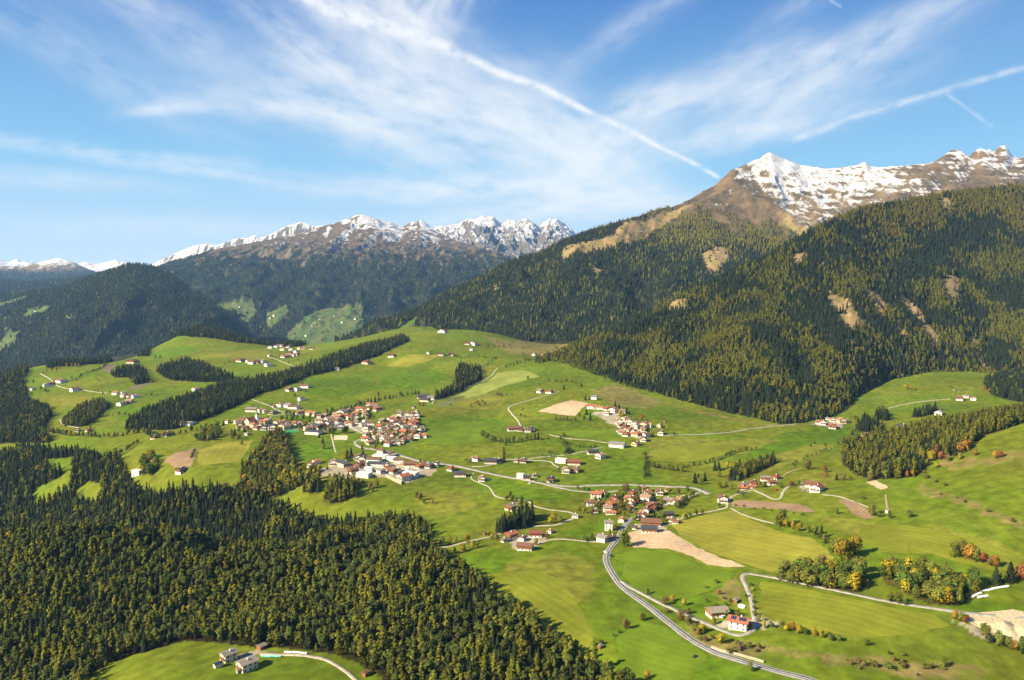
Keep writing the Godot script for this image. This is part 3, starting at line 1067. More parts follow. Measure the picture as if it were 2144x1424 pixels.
func make_mountain_woods():
	var plan := {"wooded_mountain": [6.6, 19.0, "dense spruce and larch forest on the steep mountainside", 1.0], "forest_mountain": [8.2, 20.0, "dark spruce forest on the mountain under the snowy peak", 1.0], "dark_hill": [12.0, 22.0, "dark conifer forest on the cone shaped hill", 1.35], "snow_mountain": [15.0, 23.0, "forest belts on the flanks of the brown mountain", 1.5], "blue_hill": [22.0, 28.0, "hazy forest on the ridge behind the cone shaped hill", 1.7], "far_hill": [30.0, 34.0, "distant forest below the snowy hill top", 2.0]}
	for called in plan:
		var s: Array = hills[called]
		var pts: PackedVector3Array = s[0]
		var nx: int = s[1]
		var rows: int = s[3]
		var nb: int = s[2]
		var items := []
		var space: float = plan[called][0]
		for j in range(nb - 2, rows - 2):
			for i in nx - 1:
				var k := j * nx + i
				var p := pts[k]
				if absf(p.x / -p.z) > 0.72:
					continue
				var e1 := pts[k + 1] - p
				var e2 := pts[k + nx] - p
				var area := absf(e1.x * e2.z - e1.z * e2.x)
				var want := area / (space * space)
				var n := int(want)
				if rng.randf() < want - n:
					n += 1
				for q in n:
					var at := p + e1 * rng.randf() + e2 * rng.randf()
					var f := n_mid.get_noise_2d(at.x * 0.55, at.z * 0.55 + at.y * 0.5)
					if rng.randf() > tree_cover(called, at, f):
						continue
					var g := n_mid.get_noise_2d(at.x * 0.5 + 700.0, at.z * 0.5)
					var share := 0.0 + g * 0.25
					if called == "wooded_mountain":
						share = 0.26 + g * 1.5 + clampf((at.y - 400.0) / 160.0, 0.0, 0.6) + clampf((130.0 - at.y) / 120.0, 0.0, 0.25)
					elif called == "forest_mountain":
						share = 0.08 + g * 0.4 + clampf((at.y - 330.0) / 220.0, 0.0, 0.75) * clampf((at.x - 500.0) / 300.0, 0.0, 1.0)
					var larch := rng.randf() < share
					var tall: float = plan[called][1] * rng.randf_range(0.7, 1.15)
					if called == "forest_mountain" and at.y > 450.0:
						tall *= 0.75
					var wd: float = plan[called][3] * rng.randf_range(0.85, 1.25)
					var shape := "far%d" % (rng.randi() % 3)
					if called == "wooded_mountain":
						shape = ("larch%d" if larch else "spruce%d") % (rng.randi() % 3)
						wd *= 1.15
					var col := tint("l" if larch else "s", 0.3)
					if larch and at.y > 380.0:
						col = col.lerp(Color(0.18, 0.135, 0.02), 0.3)
					items.append([shape, Transform3D(Basis(Vector3.UP, rng.randf() * TAU).scaled(Vector3(tall * wd, tall, tall * wd)), at - Vector3(0, 0.8, 0)), col])
		scatter("mountain_forest", plan[called][2], "forest", items)

func make_single_trees():
	var all := []
	for k in TREES:
		var a: Array = TREES[k]
		for i in a.size() / 3:
			all.append([a[3 * i + 2] / -a[3 * i + 1], k, a[3 * i], a[3 * i + 1], a[3 * i + 2]])
	all.sort_custom(func(a, b): return a[0] > b[0])
	var hue := {"g": "green", "o": "olive green", "y": "golden yellow", "a": "orange", "r": "rust red", "b": "brown", "s": "dark green", "l": "yellow green"}
	var rest := []
	var count := {}
	for t in all:
		var k: String = t[1]
		var at := Vector3(t[2], height(t[2], t[3]), t[3])
		var tall: float = t[4]
		var small := tall < 5.5
		var kind := "spruce_tree" if k == "s" else ("larch_tree" if k == "l" else ("bush" if small else "broadleaf_tree"))
		var crown: String = {"s": "spruce", "l": "larch"}.get(k, "bush" if small else "broad") + str(rng.randi() % 3)
		var wide := rng.randf_range(0.85, 1.2) * (1.7 if k in ["s", "l"] else 1.0)
		var c: int = count.get(kind, 0)
		if c < 260 and t[0] > 0.0026:
			count[kind] = c + 1
			var words: String = {"spruce_tree": "spruce", "larch_tree": "larch", "bush": "bush", "broadleaf_tree": "broadleaf tree"}[kind]
			var size := "tall " if tall > 12.0 else ("small " if tall < 4.0 else "")
			var where := place_words(at.x, at.z)
			plant(kind, crown, "trunk" if k in ["s", "l"] else "stem", k, at - Vector3(0, 0.15, 0), tall, wide, "%s%s %s %s" % [size, hue[k], words, where], "bush" if small else "tree", "%s trees %s" % [hue[k], where])
		else:
			rest.append([crown, Transform3D(Basis(Vector3.UP, rng.randf() * TAU).scaled(Vector3(tall * wide, tall, tall * wide)), at - Vector3(0, 0.15, 0)), tint(k)])
	scatter("distant_trees", "small far off trees and bushes dotted over the meadows and gardens", "trees", rest)

# ---------------------------------------------------------------- houses
func prism(profile: PackedVector2Array, z0: float, z1: float) -> ArrayMesh:
	# a closed outline in x and y drawn out along z; the outline runs counter-clockwise
	var st := SurfaceTool.new()
	st.begin(Mesh.PRIMITIVE_TRIANGLES)
	st.set_smooth_group(-1)
	var n := profile.size()
	for i in n:
		var a := profile[i]
		var b := profile[(i + 1) % n]
		var q := [Vector3(a.x, a.y, z0), Vector3(b.x, b.y, z0), Vector3(b.x, b.y, z1), Vector3(a.x, a.y, z1)]
		for k in [0, 1, 2, 0, 2, 3]:
			st.add_vertex(q[k])
	var tri := Geometry2D.triangulate_polygon(profile)
	for t in range(0, tri.size(), 3):
		var abc := [profile[tri[t]], profile[tri[t + 1]], profile[tri[t + 2]]]
		if (abc[1] - abc[0]).cross(abc[2] - abc[0]) < 0.0:
			abc.reverse()
		for k in [2, 1, 0]:
			st.add_vertex(Vector3(abc[k].x, abc[k].y, z1))
		for k in [0, 1, 2]:
			st.add_vertex(Vector3(abc[k].x, abc[k].y, z0))
	st.generate_normals()
	return st.commit()

func box(w: float, h: float, d: float) -> BoxMesh:
	var b := BoxMesh.new()
	b.size = Vector3(w, h, d)
	return b

var unit_box: BoxMesh
var wall_words := {"w": "white", "c": "cream", "o": "wooden", "g": "grey"}
var roof_words := {"r": "red tiled", "t": "pale terracotta", "b": "dark brown", "g": "grey", "d": "dark slate", "n": "red brown", "f": "flat white", "s": "weathered grey", "p": "solar panelled"}

func make_houses():
	unit_box = box(1, 1, 1)
	for i in HOUSES.size() / 4:
		house(HOUSES[4 * i], HOUSES[4 * i + 1], HOUSES[4 * i + 2], HOUSES[4 * i + 3])

func house(x: float, z: float, w: float, code: String):
	var wall := code[0]
	if not "near" in code:
		w *= 1.02
	var roof := code[1]
	var kind := code.substr(3)
	if wall == "w" and kind == "house" and rng.randf() < 0.3:
		wall = "o"
	var turn := rng.randf_range(-0.9, 0.15)
	if rng.randf() < 0.3:
		turn += PI / 2
	var gable := w * rng.randf_range(0.74, 0.9)
	var ridge := w * rng.randf_range(0.85, 1.05)
	var eaves := 5.6 if w > 11.0 else (4.6 if w > 8.0 else 2.9)
	var pitch := 0.42
	match kind:
		"barn":
			ridge = w * 0.98
			gable = w * 0.62
			turn = rng.randf_range(1.1, 1.8)
			eaves = 4.8
		"hall":
			ridge = w
			gable = w * 0.6
			turn = rng.randf_range(1.25, 1.7)
			eaves = 5.0
			pitch = 0.2
		"flat":
			ridge = w
			gable = w * 0.62
			turn = 1.2
			eaves = 5.5
		"low":
			eaves = 2.8
			ridge = w
			gable = w * 0.5
			turn = 1.5
		"tall":
			eaves = 8.4
			turn = 1.45
		"hut":
			eaves = 2.4
			gable = w * 0.7
			ridge = w * 0.85
			turn = -0.6
		"near":
			gable = w * 0.78
			ridge = w * 1.0
			turn = -0.72
			eaves = 5.6
			pitch = 0.36
		"nearbarn":
			gable = w * 0.62
			ridge = w * 0.86
			turn = 1.78
			eaves = 4.4
			pitch = 0.4
		"nearhouse":
			gable = w * 0.58
			ridge = w * 0.8
			turn = 1.05
			eaves = 6.3
			pitch = 0.36
	var words := "house"
	if kind in ["barn", "nearbarn"]:
		words = "barn"
	elif kind in ["hall", "flat"]:
		words = "workshop hall"
	elif kind == "hut":
		words = "hut"
	elif roof == "p":
		words = "shed"
		gable = w * 0.6
		eaves = 2.6
	var size := "small " if w < 9.5 else ("large " if w > 15.5 else "")
	var where := place_words(x, z)
	var label := "%s%s %s with %s roof %s" % [size, wall_words[wall], words, roof_words[roof], where]
	var low := 1e9
	for a in [-0.5, 0.5]:
		for b in [-0.5, 0.5]:
			var c := Vector2(a * gable, b * ridge).rotated(-turn)
			low = minf(low, height(x + c.x, z + c.y))
	var at := Vector3(x, height(x, z), z)
	var deep := at.y - low + 0.5
	var o := thing(words.replace(" ", "_"), at, turn, label, words, "buildings " + where)
	var hg := gable * 0.5
	var hr := ridge * 0.5
	var rise := hg * pitch
	var rf: Node3D = o
	if kind == "flat":
		part("wall", prism(PackedVector2Array([Vector2(-hg, -deep), Vector2(hg, -deep), Vector2(hg, eaves), Vector2(-hg, eaves)]), -hr, hr), M["wall_w"], o)
		part("roof", prism(PackedVector2Array([Vector2(-hg - 0.3, eaves), Vector2(hg + 0.3, eaves), Vector2(hg + 0.3, eaves + 0.5), Vector2(-hg - 0.3, eaves + 0.5)]), -hr - 0.3, hr + 0.3), M["roof_f"], o)
	else:
		var split := eaves * (0.42 if wall == "o" else 1.0)
		if wall == "o" and eaves > 2.6:
			part("lower_wall", prism(PackedVector2Array([Vector2(-hg, -deep), Vector2(hg, -deep), Vector2(hg, split), Vector2(-hg, split)]), -hr, hr), M["wall_w"], o)
			part("upper_wall", prism(PackedVector2Array([Vector2(-hg - 0.06, split), Vector2(hg + 0.06, split), Vector2(hg + 0.06, eaves), Vector2(0, eaves + rise), Vector2(-hg - 0.06, eaves)]), -hr - 0.06, hr + 0.06), M["wall_o"], o)
		else:
			part("wall", prism(PackedVector2Array([Vector2(-hg, -deep), Vector2(hg, -deep), Vector2(hg, eaves), Vector2(0, eaves + rise), Vector2(-hg, eaves)]), -hr, hr), M["wall_" + wall], o)
		var ov := 1.5 if kind == "nearhouse" else (0.9 if w > 8.0 else 0.4)
		var th := 0.32
		var ye := eaves - ov * pitch
		rf = part("roof", prism(PackedVector2Array([Vector2(-hg - ov, ye + 0.03), Vector2(0, eaves + rise + 0.03), Vector2(hg + ov, ye + 0.03), Vector2(hg + ov, ye + th), Vector2(0, eaves + rise + th + 0.03), Vector2(-hg - ov, ye + th)]), -hr - ov, hr + ov), M["roof_" + roof], o)
		if words == "house":
			part("chimney", unit_box, M["wall_w"], rf, Vector3(hg * 0.3, eaves + rise * 0.7 + 0.6, hr * rng.randf_range(-0.4, 0.4)), Vector3(0.8, 1.9, 0.8))
			if w > 9.0 and -z < 1480.0:
				# a timber balcony across the gable that looks down the valley
				part("balcony", unit_box, M["wood"], o, Vector3(0, 2.95, hr + 0.55), Vector3(gable * 0.86, 0.9, 1.1))
	# windows on the sides that can be seen
	if kind != "hut" and roof != "p" and -z < 1480.0:
		var fine := -z < 1150.0
		var storeys := int((eaves + 0.6) / 2.7)
		for s in storeys:
			var y := 1.5 + s * 2.7
			var ng := maxi(2, int(gable / (3.0 if fine else 4.2)))
			for q in ng:
				for side in [1.0, -1.0]:
					var px := (float(q) + 0.5) / ng * gable - hg
					var nz := Vector2(0, side).rotated(-turn)
					if nz.dot(Vector2(-x, -z).normalized()) > 0.1:
						part("window", unit_box, M["window"], o, Vector3(px, y, side * (hr + 0.03)), Vector3(1.05, 1.3, 0.12))
			var nr := maxi(2, int(ridge / (3.2 if fine else 4.5)))
			for q in nr:
				for side in [1.0, -1.0]:
					var nz := Vector2(side, 0).rotated(-turn)
					if nz.dot(Vector2(-x, -z).normalized()) > 0.1:
						part("window", unit_box, M["window"], o, Vector3(side * (hg + 0.03), y, (float(q) + 0.5) / nr * ridge - hr), Vector3(0.12, 1.3, 1.05))
	# solar panels
	if kind == "nearhouse" or (kind == "barn" and roof in ["d", "n"] and -z < 1000.0):
		var tilt := atan(pitch)
		var side := -1.0 if kind == "nearhouse" else 1.0
		for q in [-1.0, 1.0]:
			var len := ridge * (0.42 if q > 0 else 0.3)
			part("solar_panel", unit_box, M["solar"], rf, Vector3(side * hg * 0.5, eaves + rise * 0.5 + 0.46, q * ridge * 0.26), Vector3(hg * 0.72, 0.12, len), Vector3(0, 0, -side * tilt))

func make_far_farms():
	# white farmhouses on the slopes across the low valley
	for f in FAR_FARMS:
		var pts: PackedVector3Array = hills[f[0]][0]
		var best := 1e12
		var at := Vector3.ZERO
		for p in pts:
			var d: float = (p.x - f[1]) * (p.x - f[1]) + (p.z - f[2]) * (p.z - f[2])
			if d < best:
				best = d
				at = p
		var o := thing("farmhouse", at, rng.randf_range(-0.6, 0.6), "tiny white farmhouse on the far meadows %s" % ("below the brown mountain" if f[0] == "snow_mountain" else "beside the cone shaped hill"), "house", "farmhouses across the low valley")
		part("wall", prism(PackedVector2Array([Vector2(-7, -6), Vector2(7, -6), Vector2(7, 7), Vector2(0, 10), Vector2(-7, 7)]), -9, 9), M["wall_w"], o)
		part("roof", prism(PackedVector2Array([Vector2(-8, 6.62), Vector2(0, 10.05), Vector2(8, 6.62), Vector2(8, 7.1), Vector2(0, 10.6), Vector2(-8, 7.1)]), -10, 10), M["roof_g"], o)

func make_church():
	var x := -457.0
	var z := -1363.0
	var y := height(x, z)
	var o := thing("church", Vector3(x, y, z), -0.5, "cream village church with steep red roof and a slender pointed tower", "church")
	var nave := PackedVector2Array([Vector2(-5.5, -2), Vector2(5.5, -2), Vector2(5.5, 7.5), Vector2(0, 12.5), Vector2(-5.5, 7.5)])
	part("nave", prism(nave, -10, 8), M["wall_c"], o)
	part("roof", prism(PackedVector2Array([Vector2(-6.3, 7.0), Vector2(0, 12.7), Vector2(6.3, 7.0), Vector2(6.3, 7.5), Vector2(0, 13.3), Vector2(-6.3, 7.5)]), -10.6, 8.6), M["roof_r"], o)
	for q in 4:
		for s in [-1.0, 1.0]:
			part("window", unit_box, M["window"], o, Vector3(s * 5.52, 4.2, -7.5 + q * 4.2), Vector3(0.15, 3.2, 1.1))
	var t := part("tower", box(4.6, 18.0, 4.6), M["wall_w"], o, Vector3(4.4, 7.0, -11.6))
	var cone := CylinderMesh.new()
	cone.top_radius = 0.05
	cone.bottom_radius = 2.7
	cone.height = 11.0
	cone.radial_segments = 8
	part("spire", cone, M["spire"], t, Vector3(0, 14.45, 0))
	for q in 4:
		var a := q * PI / 2
		part("bell_opening", unit_box, M["window"], t, Vector3(sin(a) * 2.31, 6.6, cos(a) * 2.31), Vector3(1.1, 2.0, 0.1), Vector3(0, a, 0))

func tube(a: Vector3, b: Vector3, r0: float, r1: float, seg := 6) -> ArrayMesh:
	var st := SurfaceTool.new()
	st.begin(Mesh.PRIMITIVE_TRIANGLES)
	var d := (b - a).normalized()
	var s := d.cross(Vector3.RIGHT if absf(d.x) < 0.8 else Vector3.UP).normalized()
	var t := d.cross(s)
	for i in seg + 1:
		var g := TAU * i / seg
		var n := s * cos(g) + t * sin(g)
		st.set_normal(n)
		st.add_vertex(a + n * r0)
		st.set_normal(n)
		st.add_vertex(b + n * r1)
	for i in seg:
		for q in [2 * i, 2 * i + 2, 2 * i + 1, 2 * i + 2, 2 * i + 3, 2 * i + 1]:
			st.add_index(q)
	return st.commit()

func make_small_things():
	# tower crane on the far building site
	var p := Vector3(875, 0, -1541)
	p.y = height(p.x, p.z)
	var c := thing("tower_crane", p, -0.35, "white tower crane standing at the farm in the side valley", "crane")
	part("mast", tube(Vector3(0, -0.5, 0), Vector3(0, 19, 0), 0.8, 0.8, 4), M["white"], c)
	part("jib", tube(Vector3(-5, 18.4, 0), Vector3(21, 19.2, 0), 0.5, 0.3, 4), M["white"], c)
	part("tower_head", tube(Vector3(0, 19, 0), Vector3(0, 22, 0), 0.6, 0.2, 4), M["white"], c)
	part("counterweight", unit_box, M["metal"], c, Vector3(-4.6, 17.4, 0), Vector3(1.6, 1.8, 1.4))
	# lattice mast on the mountain meadow
	p = Vector3(-331, 0, -2996)
	p.y = height(p.x, p.z)
	c = thing("radio_mast", p, 0.4, "pale lattice radio mast on the meadow under the dark mountain", "mast")
	for a in 4:
		var g := a * PI / 2 + PI / 4
		part("leg", tube(Vector3(cos(g) * 3.2, -6, sin(g) * 3.2), Vector3(cos(g) * 0.7, 62, sin(g) * 0.7), 0.5, 0.35, 4), M["metal"], c)
	for k in 8:
		part("brace", unit_box, M["metal"], c, Vector3(0, 6.0 + k * 7.0, 0), Vector3(5.6 - 0.5 * k, 0.5, 5.6 - 0.5 * k))
	part("antenna", tube(Vector3(0, 60, 0), Vector3(0, 74, 0), 0.35, 0.15, 5), M["white"], c)
	# wrapped bales
	var drum := CylinderMesh.new()
	drum.top_radius = 0.75
	drum.bottom_radius = 0.75
	drum.height = 1.35
	drum.radial_segments = 14
	var rows := [[Vector2(-170.5, -522.0), Vector2(-158.0, -520.2), 8, "teal", "pale teal wrapped bale in the row along the farm lane"], [Vector2(-156.4, -527.3), Vector2(-141.0, -522.6), 9, "white", "white wrapped bale in the row under the forest edge"], [Vector2(344, -563), Vector2(366, -568), 13, "white", "white wrapped bale stacked beside the right grove"], [Vector2(334, -557), Vector2(342, -561), 5, "white", "white wrapped bale in the heap beside the right grove"], [Vector2(337, -555), Vector2(344, -557), 5, "white", "white wrapped bale in the heap beside the right grove"]]
	for r in rows:
		for i in r[2]:
			var q: Vector2 = r[0].lerp(r[1], float(i) / (r[2] - 1)) + Vector2(rng.randf_range(-0.1, 0.1), rng.randf_range(-0.25, 0.25))
			var b := thing("bale", Vector3(q.x, height(q.x, q.y) + 0.55, q.y), rng.randf() * 0.4, r[4], "bale", r[4].replace(" bale", " bales"))
			part("wrap", drum, M[r[3]], b, Vector3.ZERO, Vector3.ONE, Vector3(0, 0, PI / 2 + rng.randf_range(-0.1, 0.1)))
	# sand heaps
	for h in [[331.0, -518.0, 9.0, 5.5, "large"], [342.0, -514.0, 7.0, 4.0, "middle sized"], [322.0, -522.0, 5.0, 2.4, "small"]]:
		var st := SurfaceTool.new()
		st.begin(Mesh.PRIMITIVE_TRIANGLES)
		var yy := height(h[0], h[1])
		for j in 13:
			for i in 25:
				var g := TAU * i / 24.0
				var rr: float = h[2] * j / 12.0 * (1.0 + 0.18 * sin(g * 3.0 + h[0]) + 0.1 * sin(g * 5.0))
				var px: float = h[0] + cos(g) * rr * 1.4
				var pz: float = h[1] + sin(g) * rr
				var top: float = h[3] * maxf(0.0, 1.0 - pow(j / 12.0, 1.15)) * (1.0 + 0.12 * n_fine.get_noise_2d(px * 6.0, pz * 6.0))
				st.add_vertex(Vector3(px, (height(px, pz) if j > 8 else lerpf(yy, height(px, pz), j / 8.0)) + top + (-0.4 if j == 12 else 0.05), pz))
		for j in 12:
			for i in 24:
				var k := j * 25 + i
				for q in [k, k + 1, k + 25, k + 1, k + 26, k + 25]:
					st.add_index(q)
		st.generate_normals()
		var o := part("sand_heap", st.commit(), M["sand"], self)
		tag(o, "%s pale sand heap in the pit beside the lane" % h[4], "sand heap")
	var pit := PackedVector2Array([Vector2(310, -528), Vector2(322, -536), Vector2(352, -540), Vector2(372, -530), Vector2(372, -490), Vector2(350, -485), Vector2(330, -500), Vector2(318, -515)])
	var ps := structure("sand_pit", drape(pit, 0.35, 7.0, 0.0), M["sand"])
	tag(ps, "bare pale sand pit floor below the hairpin lane")
	# pale retaining walls
	retaining([Vector2(131.5, -504.5), Vector2(137, -498), Vector2(145, -491), Vector2(158, -479.5)], 1.7, "long pale retaining wall along the main road")
	retaining([Vector2(-162, -998), Vector2(-152, -985), Vector2(-138, -970)], 4.5, "curved pale retaining wall below the workshop yard")
	retaining([Vector2(-186, -1000), Vector2(-162, -998)], 3.2, "short pale retaining wall behind the white halls")
	# an overhead line with its poles
	var pole_at := [Vector2(41.7, -768), Vector2(92.0, -640.0), Vector2(131.0, -520.0), Vector2(165.0, -419.0)]
	var tops := []
	for q in pole_at:
		var yy := height(q.x, q.y)
		var o := thing("power_pole", Vector3(q.x, yy, q.y), 0.3, "thin grey power pole carrying the line across the main road", "pole", "poles of the overhead line")
		part("pole", tube(Vector3(0, -0.5, 0), Vector3(0, 9.5, 0), 0.16, 0.11), M["metal"], o)
		part("crossarm", unit_box, M["wood_dark"], o, Vector3(0, 9.0, 0), Vector3(1.8, 0.14, 0.14))
		tops.append(Vector3(q.x, yy + 9.4, q.y))
	for i in tops.size() - 1:
		var st := SurfaceTool.new()
		st.begin(Mesh.PRIMITIVE_TRIANGLES)
		var last: Vector3 = tops[i]
		for k in range(1, 13):
			var t := k / 12.0
			var q: Vector3 = tops[i].lerp(tops[i + 1], t) - Vector3(0, 4.0 * 2.2 * t * (1.0 - t), 0)
			st.append_from(tube(last, q, 0.05, 0.05, 5), 0, Transform3D())
			last = q
		var o := part("power_cable", st.commit(), M["white"], self)
		tag(o, "thin pale overhead cable sagging between two power poles", "cable", "cables of the overhead line")
	for q in [Vector2(264.5, -572.5), Vector2(40.7, -856.5), Vector2(64.8, -834.3), Vector2(329.0, -640.0), Vector2(262, -700)]:
		var o := thing("meadow_pole", Vector3(q.x, height(q.x, q.y), q.y), 0.0, "lone pale pole standing %s" % place_words(q.x, q.y), "pole")
		part("pole", tube(Vector3(0, -0.5, 0), Vector3(0, 9.0, 0), 0.17, 0.11), M["metal"], o)
		part("crossarm", unit_box, M["metal"], o, Vector3(0, 8.6, 0), Vector3(1.4, 0.14, 0.14))
	# white oval pool by the house on the hairpin lane
	p = Vector3(168.4, 0, -563.2)
	p.y = height(p.x, p.z)
	c = thing("garden_pool", p, 0.5, "white oval garden pool beside the weathered hut", "pool")
	var ring := CylinderMesh.new()
	ring.top_radius = 2.2
	ring.bottom_radius = 2.2
	ring.height = 1.4
	ring.radial_segments = 20
	part("tub", ring, M["white"], c, Vector3(0, 0.4, 0), Vector3(1, 1, 1.35))
	# cars
	for q in [[84.6, -697.9, "car_white", "white", 2.0], [88.2, -688.1, "car_dark", "dark", 2.1], [118.0, -493.0, "car_dark", "black", 0.75], [-75.0, -1010.0, "car_dark", "dark", 1.2], [-30.0, -985.0, "car_white", "white", 1.2], [22.0, -965.0, "car_white", "silver white", 1.35], [300.0, -880.0, "car_red", "red", 0.4], [-345.0, -1475.0, "car_red", "red", 0.6], [-120.0, -1030.0, "car_white", "white", 0.2], [-160.0, -1040.0, "car_red", "red", 0.5], [-190.0, -1045.0, "car_dark", "dark", 0.9], [150.5, -548.0, "car_white", "white", 0.9]]:
		var y := height(q[0], q[1])
		var o := thing("car", Vector3(q[0], y + 0.32, q[1]), q[4], "%s car %s" % [q[3], place_words(q[0], q[1])], "car")
		part("body", prism(PackedVector2Array([Vector2(-2.1, 0.25), Vector2(2.1, 0.25), Vector2(2.15, 0.75), Vector2(1.2, 0.95), Vector2(-1.9, 0.98), Vector2(-2.15, 0.7)]), -0.88, 0.88), M[q[2]], o)
		part("cabin", prism(PackedVector2Array([Vector2(-1.7, 0.97), Vector2(1.1, 0.95), Vector2(0.45, 1.45), Vector2(-1.2, 1.47)]), -0.75, 0.75), M["window"], o)
		part("car_roof", unit_box, M[q[2]], o, Vector3(-0.38, 1.48, 0), Vector3(1.6, 0.05, 1.45))
		for a in [-1.3, 1.3]:
			for b in [-0.8, 0.8]:
				var wheel := part("wheel", drum, M["car_dark"], o, Vector3(a, 0.32, b), Vector3(0.43, 0.16, 0.43), Vector3(PI / 2, 0, 0))
				wheel.mesh = drum

func retaining(line: Array, tall: float, label: String):
	var flat := []
	for p in line:
		flat.append(p.x)
		flat.append(p.y)
	var pts := smooth_line(flat, 2.0)
	var st := SurfaceTool.new()
	st.begin(Mesh.PRIMITIVE_TRIANGLES)
	st.set_smooth_group(-1)
	var quad := func(a: Vector3, b: Vector3, c: Vector3, d: Vector3):
		for q in [a, b, c, a, c, d]:
			st.add_vertex(q)
	for i in pts.size() - 1:
		var d := (pts[i + 1] - pts[i]).normalized()
		var s := Vector2(-d.y, d.x) * 0.3
		var f := func(p: Vector2, y: float, k: float) -> Vector3:
			return Vector3(p.x + s.x * k, height(p.x, p.y) + y, p.y + s.y * k)
		var a := pts[i]
		var b := pts[i + 1]
		quad.call(f.call(a, -1.0, 1), f.call(b, -1.0, 1), f.call(b, tall, 1), f.call(a, tall, 1))
		quad.call(f.call(b, -1.0, -1), f.call(a, -1.0, -1), f.call(a, tall, -1), f.call(b, tall, -1))
		quad.call(f.call(a, tall, 1), f.call(b, tall, 1), f.call(b, tall, -1), f.call(a, tall, -1))
	st.generate_normals()
	var o := part("retaining_wall", st.commit(), M["wall_stone"], self)
	tag(o, label, "wall")

